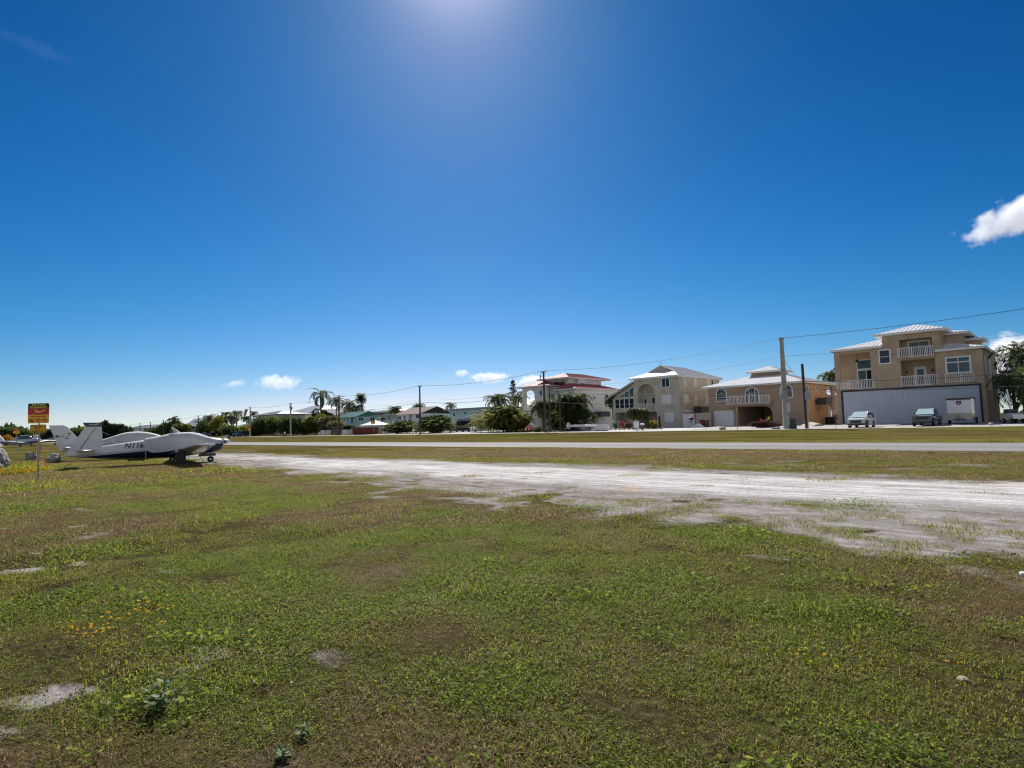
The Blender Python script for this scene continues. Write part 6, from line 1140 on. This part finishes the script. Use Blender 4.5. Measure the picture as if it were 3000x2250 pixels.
t = thing('outboard_motor', 'black outboard motor on a stand before the white fence', 'motor', (X8(1650, 1280, 80), 80, gz(80)), R(30)); MB().sphere((0, 0, 1.35), .26, 10, 8, sx=1.3, sz=.9).build('cowl', BLACKP, t, local=True); MB().bar((0, 0, 1.2), (.1, 0, .3), .14, .1).bar((-.1, 0, 1.0), (-.5, 0, .95), .06).build('shaft', BLACKP, t, local=True); MB().bar((-.35, -.3, 0), (-.1, 0, 1.0), .05).bar((-.35, .3, 0), (-.1, 0, 1.0), .05).bar((.4, 0, 0), (0, 0, 1.0), .05).build('stand', GALV, t, local=True)
t = thing('bag_pile', 'pile of white bags on the ground before the beige fence', 'bag pile', (X8(1765, 1260, 80), 80, gz(80))); mb = MB()
for i, (x_, z_) in enumerate(((-.6, .12), (.1, .12), (.75, .12), (-.3, .32), (.4, .32), (.1, .5))): mb.sphere((x_, (i % 2)*.1, z_), .42, 10, 7, sy=.7, sz=.3)
mb.build('bags', WHITE, t, local=True)
t = thing('utility_pedestal', 'dark green utility pedestal at the foot of the concrete pole', 'utility box', (-22.55, 67.9, gz(68)), R(10)); MB().prof([(-.32, 0, .34), (-.34, .5, .36), (.34, .5, .36), (.32, 0, .34)]).build('base', mat('pedestal_green', (.03, .05, .045), .6), t, local=True); MB().prof([(-.27, .501, .28), (-.25, 1.15, .26), (.25, 1.15, .26), (.27, .501, .28)]).build('cover', MATS['pedestal_green'], t, local=True)
# long white hull on stands, tank
a = atY(q7(1225, 1265), 72.5); b = atY(q7(1830, 1265), 72.5); t = thing('pontoon_hull', 'long slim white hull with a round disc end lying on stands', 'boat hull', (a.x, 72.5, gz(72)), 0); L = b.x-a.x
MB().tube([(0, 0, .85), (.5, 0, .85), (L*.6, 0, .82), (L, 0, .8)], [.17, .19, .19, .12], 12).build('hull', WHITE, t, local=True); MB().tube([(-.1, 0, .9), (.02, 0, .9)], .5, 20).build('disc', WHITE, t, local=True)
for u in (.25, .75): MB().bar((L*u, -.3, 0), (L*u, 0, .68), .06).bar((L*u, .3, 0), (L*u, 0, .68), .06).build('stand', BLACKP, t, local=True)
v = atY(q7(1935, 1270), 73); t = thing('white_tank', 'white rounded tank lying right of the long white hull', 'tank', (v.x, 73, gz(73)), 0); MB().prof([(-1.1, .1, .5), (-1.1, .75, .5), (-.95, 1.0, .45), (.95, 1.0, .45), (1.1, .75, .5), (1.1, .1, .5)]).build('shell', WHITE, t, local=True); MB().box(-.8, .8, -.4, .4, 0, .099).build('skid', BLACKP, t, local=True)
v = atY(q4(120, 1350), 68.5); t = thing('red_hydrant', 'red hydrant with white cap left of the transformer pole', 'hydrant', (v.x, 68.5, gz(68))); MB().tube([(0, 0, 0), (0, 0, .05), (0, 0, .06), (0, 0, .75)], [.3, .3, .2, .22], 12).tube([(-.35, 0, .5), (.35, 0, .5)], .11, 8).build('barrel', mat('hydrant_red', (.35, .02, .02), .5), t, local=True); MB().sphere((0, 0, .82), .24, 10, 6, sz=.9).tube([(0, 0, .95), (0, 0, 1.15)], .07, 8).build('cap', WHITE, t, local=True)
# ------------------------------------------------------------------ grass, weeds, litter, stones
rg_ = np.random.RandomState(5)
def scatter(name, V, F, m, pts, rot, scl, dry=None, label=None):
    V = np.asarray(V, np.float32); n0 = len(V); o = np_mesh(name, V, F, m); me = o.data; me.vertices.add(len(pts)); co = np.zeros(((n0+len(pts)), 3), np.float32); co[:n0] = V; co[n0:] = pts; me.vertices.foreach_set('co', co.ravel())
    def at_(nm, v): a = me.attributes.new(nm, 'FLOAT', 'POINT'); a.data.foreach_set('value', np.concatenate([np.zeros(n0), np.asarray(v)]).astype(np.float32))
    at_('pt', np.ones(len(pts))); at_('rotz', rot); at_('scl', scl); at_('dry', dry if dry is not None else np.zeros(len(pts)))
    g = bpy.data.node_groups.new(name+'_scatter', 'GeometryNodeTree'); g.interface.new_socket('Geometry', in_out='INPUT', socket_type='NodeSocketGeometry'); g.interface.new_socket('Geometry', in_out='OUTPUT', socket_type='NodeSocketGeometry'); N = g.nodes; K = g.links
    gi, go = N.new('NodeGroupInput'), N.new('NodeGroupOutput'); sep = N.new('GeometryNodeSeparateGeometry'); sep.domain = 'POINT'; iop = N.new('GeometryNodeInstanceOnPoints')
    def named(nm): q = N.new('GeometryNodeInputNamedAttribute'); q.data_type = 'FLOAT'; q.inputs['Name'].default_value = nm; return q.outputs['Attribute']
    cmp = N.new('FunctionNodeCompare'); cmp.data_type = 'FLOAT'; cmp.operation = 'GREATER_THAN'; cmp.inputs[1].default_value = .5; K.new(named('pt'), cmp.inputs[0]); K.new(gi.outputs[0], sep.inputs[0]); K.new(cmp.outputs[0], sep.inputs['Selection'])
    K.new(sep.outputs['Selection'], iop.inputs['Points']); K.new(sep.outputs['Inverted'], iop.inputs['Instance']); cx = N.new('ShaderNodeCombineXYZ'); K.new(named('rotz'), cx.inputs[2]); K.new(cx.outputs[0], iop.inputs['Rotation']); K.new(named('scl'), iop.inputs['Scale']); K.new(iop.outputs[0], go.inputs[0])
    md = o.modifiers.new('scatter', 'NODES'); md.node_group = g; o['kind'] = 'stuff'
    if label: o['label'] = label
    return o
def blades(nb, rad, h0, h1, w0, w1, lean, seed, flat=0.0):
    rs = np.random.RandomState(seed); r_ = rad*rs.rand(nb)**.5; a = rs.rand(nb)*6.283; P = np.stack([r_*np.cos(a), r_*np.sin(a), np.zeros(nb)-.004], 1); h = rs.uniform(h0, h1, nb)[:, None]; b = rs.rand(nb)*6.283; L = rs.uniform(.2, 1, nb)[:, None]*lean
    d = np.stack([np.cos(b), np.sin(b), np.zeros(nb)], 1); s = np.stack([-np.sin(b+rs.normal(size=nb)*.5), np.cos(b), np.zeros(nb)], 1)*rs.uniform(w0, w1, nb)[:, None]*.5; up = np.array([0, 0, 1.])*(1-flat)
    m1 = P+up*h*.6+d*h*L*.35; m2 = P+up*h*np.maximum(.55, 1-.45*L)+d*h*L; m2[:, 2] = np.maximum(m2[:, 2], .006)
    V = np.stack([P-s, P+s, m1-s*.85, m1+s*.85, m2-s*.15, m2+s*.15], 1).reshape(-1, 3); k = np.arange(nb)[:, None]*6; return V, np.concatenate([k+[0, 1, 3, 2], k+[2, 3, 5, 4]], 0)
def weed_patch(nl, rad, hmax, ls, seed):
    rs = np.random.RandomState(seed); r_ = rad*rs.rand(nl)**.6; a = rs.rand(nl)*6.283; P = np.stack([r_*np.cos(a), r_*np.sin(a), hmax*rs.rand(nl)*(1-.5*(r_/rad)**2)], 1); D = np.stack([np.cos(a+rs.normal(size=nl)*1.2), np.sin(a+rs.normal(size=nl)*1.2), rs.uniform(-.25, .75, nl)], 1); return leaves(P, ls*rs.uniform(.5, 1.2, nl), ls*rs.uniform(.35, .6, nl), D, rs)
def grass_mat(name, greens, brown, trans=.5):
    m = leaf_mat(name, greens, trans, .55); N = m.node_tree.nodes; K = m.node_tree.links; cr = [q for q in N if q.type == 'VALTORGB'][0]; at_ = N.new('ShaderNodeAttribute'); at_.attribute_type = 'INSTANCER'; at_.attribute_name = 'dry'; g = [q for q in N if q.type == 'NEW_GEOMETRY'][0]
    ma = N.new('ShaderNodeMath'); ma.operation = 'MULTIPLY_ADD'; ma.inputs[1].default_value = 7.31; ma.inputs[2].default_value = 0; fr = N.new('ShaderNodeMath'); fr.operation = 'FRACT'; K.new(g.outputs['Random Per Island'], ma.inputs[0]); K.new(ma.outputs[0], fr.inputs[0])
    lt = N.new('ShaderNodeMath'); lt.operation = 'LESS_THAN'; K.new(fr.outputs[0], lt.inputs[0]); K.new(at_.outputs['Fac'], lt.inputs[1]); b2 = N.new('ShaderNodeValToRGB'); b2.color_ramp.elements[0].color = (*brown[0], 1); b2.color_ramp.elements[1].color = (*brown[1], 1); K.new(g.outputs['Random Per Island'], b2.inputs[0])
    mx = N.new('ShaderNodeMixRGB'); K.new(lt.outputs[0], mx.inputs[0]); K.new(cr.outputs[0], mx.inputs[1]); K.new(b2.outputs[0], mx.inputs[2]); K.new(mx.outputs[0], N['Principled BSDF'].inputs['Base Color']); hs = [q for q in N if q.type == 'HUE_SAT'][0]; K.new(mx.outputs[0], hs.inputs['Color']); return m
GR = grass_mat('lawn_blade', [(.095, .13, .015), (.16, .195, .024), (.205, .215, .03), (.26, .25, .052)], ((.13, .085, .035), (.28, .21, .11)))
WD = grass_mat('weed_leaf', [(.055, .095, .014), (.095, .15, .022), (.135, .185, .028), (.175, .205, .036)], ((.12, .09, .035), (.22, .17, .07)), .5)
DR = grass_mat('dry_blade', [(.12, .085, .033), (.19, .14, .06), (.26, .20, .095), (.36, .295, .16)], ((.10, .05, .03), (.2, .12, .07)), .3)
def field_pts(dens, r0, r1, half=R(47), seed=1):
    rs = np.random.RandomState(seed); nn = int(dens*half*(r1*r1-r0*r0)); r_ = np.sqrt(r0*r0+(r1*r1-r0*r0)*rs.rand(nn)); a = (rs.rand(nn)*2-1)*half+YAW; x = -r_*np.sin(a); y = r_*np.cos(a); return x, y, r_, rs
def put(name, V, F, m, dens, r0, r1, keep, scale, seed, label, dryb=0.0, drym=.9):
    x, y, r_, rs = field_pts(dens, r0, r1, seed=seed); k = keep(x, y, rs) & ~((y > 31.7) & (y < 41)); x, y = x[k], y[k]; s = scale*rs.uniform(.65, 1.2, len(x))*(.65+.65*sst(.36, .66, fbm(x, y, .75, 1))*(1-.4*dry_at(x, y))+.2*sst(.5, .7, fbm(x, y, 2.4, 7))); z = ground_z(x, y)
    scatter(name, V, F, m, np.stack([x, y, z], 1), rs.rand(len(x))*6.283, s, np.clip(dry_at(x, y)*drym+dryb+rs.normal(size=len(x))*.08, 0, 1), label)
ng = lambda x, y: gravel_at(x, y)
keep_lawn = lambda x, y, rs: (rs.rand(len(x)) > np.clip(ng(x, y)*1.5, 0, .985)) & (rs.rand(len(x)) > dry_at(x, y)*.45)
keep_dry = lambda x, y, rs: (rs.rand(len(x)) > np.clip(ng(x, y)*1.3, 0, .985)) & (rs.rand(len(x)) < .10+.8*dry_at(x, y))
keep_weed = lambda x, y, rs: (rs.rand(len(x)) > np.clip(ng(x, y)*1.4, 0, .99)) & (rs.rand(len(x)) < sst(.36, .56, fbm(x, y, 2.2, 7))*1.1) & (rs.rand(len(x)) > dry_at(x, y)*.6)
V, F = blades(230, .26, .015, .055, .003, .006, 1.6, 1, .1); put('lawn_grass', V, F, GR, 22, 2.0, 9.5, keep_lawn, 1.0, 1, 'short green lawn grass in the foreground')
V, F = blades(220, .42, .02, .07, .006, .011, 1.4, 2, .1); put('lawn_grass', V, F, GR, 8, 9.5, 22, keep_lawn, 1.0, 2, 'lawn grass towards the gravel track')
V, F = blades(170, .8, .03, .09, .012, .022, .9, 3); put('lawn_grass', V, F, GR, 2.4, 22, 46, keep_lawn, 1.0, 3, 'lawn grass around the parked aircraft')
V, F = blades(150, .28, .02, .07, .002, .004, 1.8, 4, .35); put('dry_grass', V, F, DR, 14, 2.0, 10, keep_dry, 1.0, 4, 'brown dry grass between the green', .1, .3)
V, F = blades(150, .5, .03, .08, .005, .01, 1.6, 5, .3); put('dry_grass', V, F, DR, 5, 10, 40, keep_dry, 1.1, 5, 'brown dry grass further off', .1, .3)
V, F = weed_patch(210, .24, .055, .019, 6); put('low_weeds', V, F, WD, 22, 2.0, 10, keep_weed, 1.0, 6, 'small leaved green weeds in the lawn', 0, .4)
V, F = weed_patch(190, .42, .06, .03, 7); put('low_weeds', V, F, WD, 7, 10, 26, keep_weed, 1.0, 7, 'small leaved weeds further off', 0, .4)
V, F = weed_patch(50, .2, .10, .045, 8); put('broadleaf_weeds', V, F, WD, 3.0, 2.0, 9, lambda x, y, rs: keep_weed(x, y, rs) & (rs.rand(len(x)) < .25+.75*np.exp(-(((x+4.4)/1.6)**2+((y-1.2)/.9)**2))), 1.0, 8, 'broad leaved green weeds', 0, .2)
V, F = weed_patch(230, .2, .13, .028, 15); put('weed_mounds', V, F, WD, 3.5, 2.0, 12, lambda x, y, rs: (ng(x, y) < .3) & (rs.rand(len(x)) < .9*sst(.5, .62, fbm(x, y, 1.9, 2))*(.25+.75*np.maximum(np.exp(-(((x+4.6)/1.7)**2+((y-1.1)/.9)**2)), np.exp(-(((x+3.2)/2.2)**2+((y-6.0)/.9)**2))))), .9, 15, 'leafy green weed mounds', 0, .2)
V, F = blades(60, .11, .06, .17, .003, .007, 1.5, 9); put('tall_grass', V, F, GR, .55, 2.2, 13, lambda x, y, rs: keep_lawn(x, y, rs) & (fbm(x, y, 3, 6) > .5), 1.0, 9, 'taller grass tufts standing out of the lawn', -.1, .5)
V, F = blades(90, .22, .02, .08, .003, .007, 1.5, 10); put('sparse_tufts', V, F, GR, 11, 5.5, 26, lambda x, y, rs: (y > 7.0) & (y < 14.5) & (ng(x, y) > .35) & (rs.rand(len(x)) < .75*sst(13.8, 9, y)) & (fbm(x, y, .9, 3) > .44), 1.0, 10, 'sparse grass tufts growing in the gravel', .15, .6)
# leaf litter, pebbles, flowers
LIT = leaf_mat('fallen_leaf', [(.09, .04, .02), (.15, .075, .04), (.19, .12, .075), (.07, .04, .028)], .1, .8, .05)
rs = np.random.RandomState(12); P = np.stack([rs.uniform(-.3, .3, 16), rs.uniform(-.3, .3, 16), rs.uniform(.01, .05, 16)], 1); V, F = leaves(P, .032, .02, np.stack([rs.normal(size=16), rs.normal(size=16), rs.normal(size=16)*.25], 1), rs)
put('leaf_litter', V, F, LIT, 9, 2.0, 14, lambda x, y, rs: (rs.rand(len(x)) < .75*np.exp(-((y+.1*x-.25)/.55)**2)+.02), 1.0, 12, 'fallen brown leaves along the bare edge')
V = []; F = []
for i in range(26):
    o = len(V); c = np.array([rs.uniform(-.4, .4), rs.uniform(-.4, .4), .002]); s = rs.uniform(.004, .011); q = rs.normal(size=(6, 3))*.25; base = np.array([(1, 0, 0), (0, 1, 0), (-1, 0, 0), (0, -1, 0), (0, 0, .8), (0, 0, -.5)]); V += list(c+s*(base+q)); F += [(o+a, o+b, o+4, o+4) for a, b in ((0, 1), (1, 2), (2, 3), (3, 0))]
PEB = mat('pebble', (.34, .33, .32), .95, .5, 30, spec=.05)
mbp = MB(); mbp.add(V, [f[:3] for f in F]); F3 = np.array([f[:3] for f in F])
put('pebbles', np.array(V), F3, PEB, 7, 2.0, 17, lambda x, y, rs: ng(x, y) > .5, 1.0, 13, 'small pale pebbles on the gravel')
YF = leaf_mat('yellow_petal', [(.55, .34, .01), (.65, .45, .02), (.5, .28, .01)], .3)
nf = 34; P = np.stack([rs.normal(size=nf)*.28, rs.normal(size=nf)*.28, rs.uniform(.06, .26, nf)], 1); V, F = leaves(np.repeat(P, 3, 0), .045, .04, rs.normal(size=(nf*3, 3))*np.array([1, 1, .3]), rs)
ctr = atZ((60, 1385)); fx = np.array([(lambda v: (v.x, v.y, 0.0))(atZ((18+88*a_, 1396-(10+26*b_)*(.35+.65*a_)))) for a_, b_ in rs.rand(70, 2)]); scatter('yellow_flowers', V, F, YF, fx, rs.rand(70)*6.28, rs.uniform(.8, 1.2, 70), None, 'bed of yellow wildflowers beside the sign post')
Vw, Fw = weed_patch(120, .34, .3, .07, 14); scatter('flower_foliage', Vw, Fw, WD, fx, rs.rand(70)*6.28, rs.uniform(.8, 1.2, 70), np.zeros(70), 'green foliage under the yellow wildflowers')
nf = 7; P = np.stack([rs.normal(size=nf)*.07, rs.normal(size=nf)*.07, rs.uniform(.06, .12, nf)], 1); V, F = leaves(np.repeat(P, 4, 0), .016, .014, rs.normal(size=(nf*4, 3))*np.array([1, 1, .2]), rs)
fl = [atZ(p) for p in ((425, 1808), (450, 1808), (488, 1802), (448, 1825), (218, 1862), (215, 1875), (240, 1890), (275, 1882), (285, 1890), (250, 1898), (322, 1845), (435, 1868), (370, 1905), (282, 1912), (2395, 1963), (2782, 1962))]+[atZ((1840+rs.normal()*25, 1448+rs.normal()*4)) for i in range(14)]
scatter('yellow_flowers', V, F, YF, np.array([(p.x, p.y, 0.0) for p in fl]), rs.rand(len(fl))*6.28, rs.uniform(.8, 1.3, len(fl)), None, 'scattered small yellow wildflowers in the foreground')
MW = leaf_mat('milkweed_leaf', [(.045, .085, .025), (.065, .115, .035), (.09, .145, .05)], .25, .5)
def milkweed(label, p, hgt, nl, ll, seed):
    v = atZ(p); rs = np.random.RandomState(seed); t = thing('milkweed_plant', label, 'plant', (v.x, v.y, 0)); V = []; F = []; mb = MB()
    for s_ in range(3 if nl > 12 else 1):
        a0 = rs.uniform(0, 6.28); tip = np.array([.10*math.cos(a0), .10*math.sin(a0), hgt*rs.uniform(.75, 1)])*(1 if nl > 12 else .3) if nl > 12 else np.array([0, 0, hgt]); mb.tube([(0, 0, -.02), tuple(tip*.5), tuple(tip)], [.008, .007, .005], 6)
        for i in range(nl//(3 if nl > 12 else 1)):
            f = .25+.75*i/(nl/(3 if nl > 12 else 1)); a = a0+(i//2)*1.57+(i % 2)*3.14+rs.normal()*.2; e = .05+.55*f*f+rs.normal()*.12; d = np.array([math.cos(a)*math.cos(e), math.sin(a)*math.cos(e), math.sin(e)]); sd = np.array([-math.sin(a), math.cos(a), 0]); up = np.cross(d, sd)*-1; q = ll*(1.1-.5*f); base = tip*f; o = len(V)
            for (u_, w_, c_) in ((0, .06, 0), (.25, .26, .02), (.55, .32, .03), (.85, .2, 0), (1.0, .03, -.04)): V += [base+d*q*u_-sd*q*w_+up*q*.06, base+d*q*u_+up*q*(c_-.03), base+d*q*u_+sd*q*w_+up*q*.06]
            for j in range(4): k = o+j*3; F += [(k, k+1, k+4, k+3), (k+1, k+2, k+5, k+4)]
    lf = np_mesh('foliage', V, F, MW, t); lf.data.polygons.foreach_set('use_smooth', [True]*len(F)); mb.build('stem', mat('pale_stem', (.16, .2, .10), .6), t, local=True)
milkweed('large grey green milkweed with broad oval leaves in the left foreground', (470, 2085), .17, 24, .085, 1); milkweed('small grey milkweed sprout at the lower edge of the lawn', (888, 2160), .06, 8, .06, 2); milkweed('low broad leaved seedling below the grey milkweed sprout', (830, 2225), .05, 10, .06, 3)
setp(MB().tube([atZ((415, 2135))+Vector((0, 0, .05)), atZ((440, 2118))+Vector((0, 0, .09)), atZ((478, 2105))+Vector((0, 0, .12))], [.003, .004, .002], 5).build('dry_twig', mat('twig', (.3, .22, .11), .8)), 'pale dry twig lying below the large milkweed', 'twig'); setp(MB().tube([atZ((1470, 2065))+Vector((0, 0, .04)), atZ((1500, 2055))+Vector((0, 0, .06)), atZ((1525, 2043))+Vector((0, 0, .06))], .004, 5).build('dry_twig', MATS['twig']), 'dry twig lying in the middle of the lawn', 'twig')
# ------------------------------------------------------------------ clouds
def cloud(label, px_, py_, wpx, hpx, dist, seed, dens, stretch=1.0, tilt=0.0, thr=.42):
    d = ray(px_, py_); s = dist/FPX; c = Vector((0, 0, CAM_H))+d*dist; o = MB().box(-.5, .5, -.5, .5, -.5, .5); m = bpy.data.materials.new('cloud_'+str(seed)); m.use_nodes = True; N = m.node_tree.nodes; K = m.node_tree.links; N.clear(); out = N.new('ShaderNodeOutputMaterial'); pv = N.new('ShaderNodeVolumePrincipled'); pv.inputs['Color'].default_value = (.97, .97, .99, 1); pv.inputs['Anisotropy'].default_value = .35
    tc = N.new('ShaderNodeTexCoord'); mp = N.new('ShaderNodeMapping'); mp.inputs['Scale'].default_value = (wpx/hpx*1.0, 1.0, 1.0); mp.inputs['Location'].default_value = (seed*3.1, seed*1.7, 0); K.new(tc.outputs['Object'], mp.inputs['Vector']); no = N.new('ShaderNodeTexNoise'); no.inputs['Scale'].default_value = 2.6*stretch; no.inputs['Detail'].default_value = 6; no.inputs['Roughness'].default_value = .6; K.new(mp.outputs[0], no.inputs['Vector'])
    ln = N.new('ShaderNodeVectorMath'); ln.operation = 'LENGTH'; K.new(tc.outputs['Object'], ln.inputs[0])
    def mt(op, a, b): 
        q = N.new('ShaderNodeMath'); q.operation = op
        for i, v in ((0, a), (1, b)):
            if hasattr(v, 'links'): K.new(v, q.inputs[i])
            else: q.inputs[i].default_value = v
        return q.outputs[0]
    f = mt('SUBTRACT', mt('ADD', no.outputs['Fac'], .18), mt('MULTIPLY', ln.outputs['Value'], 1.0)); mr = N.new('ShaderNodeMapRange'); mr.inputs['From Min'].default_value = thr-.17; mr.inputs['From Max'].default_value = thr+.05; K.new(f, mr.inputs['Value']); K.new(mt('MULTIPLY', mr.outputs[0], dens), pv.inputs['Density']); K.new(pv.outputs[0], out.inputs['Volume'])
    ob = o.build('cloud', m); az = math.atan2(-d.x, d.y); ob.location = c; ob.rotation_euler = (0, -tilt, az); ob.scale = (wpx*s*1.5, hpx*s*1.5, hpx*s*1.5); return setp(ob, label, 'cloud')
cloud('large white cloud at the right edge of the sky', 3010, 622, 250, 80, 1500, 1, .04, tilt=R(14))
cloud('white crescent cloud low over the hedges on the left', 815, 1120, 100, 36, 2500, 2, .022)
cloud('small wisp of cloud left of the crescent cloud', 690, 1124, 55, 16, 2500, 3, .02, tilt=R(12))
cloud('low white cloud above the tall narrow pine', 1435, 1107, 90, 26, 2500, 4, .04)
cloud('tiny cloud puff left of the low white cloud', 1352, 1093, 34, 18, 2500, 5, .03)
cloud('white cloud behind the red roof', 1560, 1116, 75, 28, 2500, 6, .04)
cloud('white cumulus rising behind the palms at the right edge', 2965, 1050, 130, 110, 1800, 7, .04)
cloud('thin streak of high cloud at the upper left', 110, 140, 170, 40, 3000, 8, .00016, tilt=R(-10))
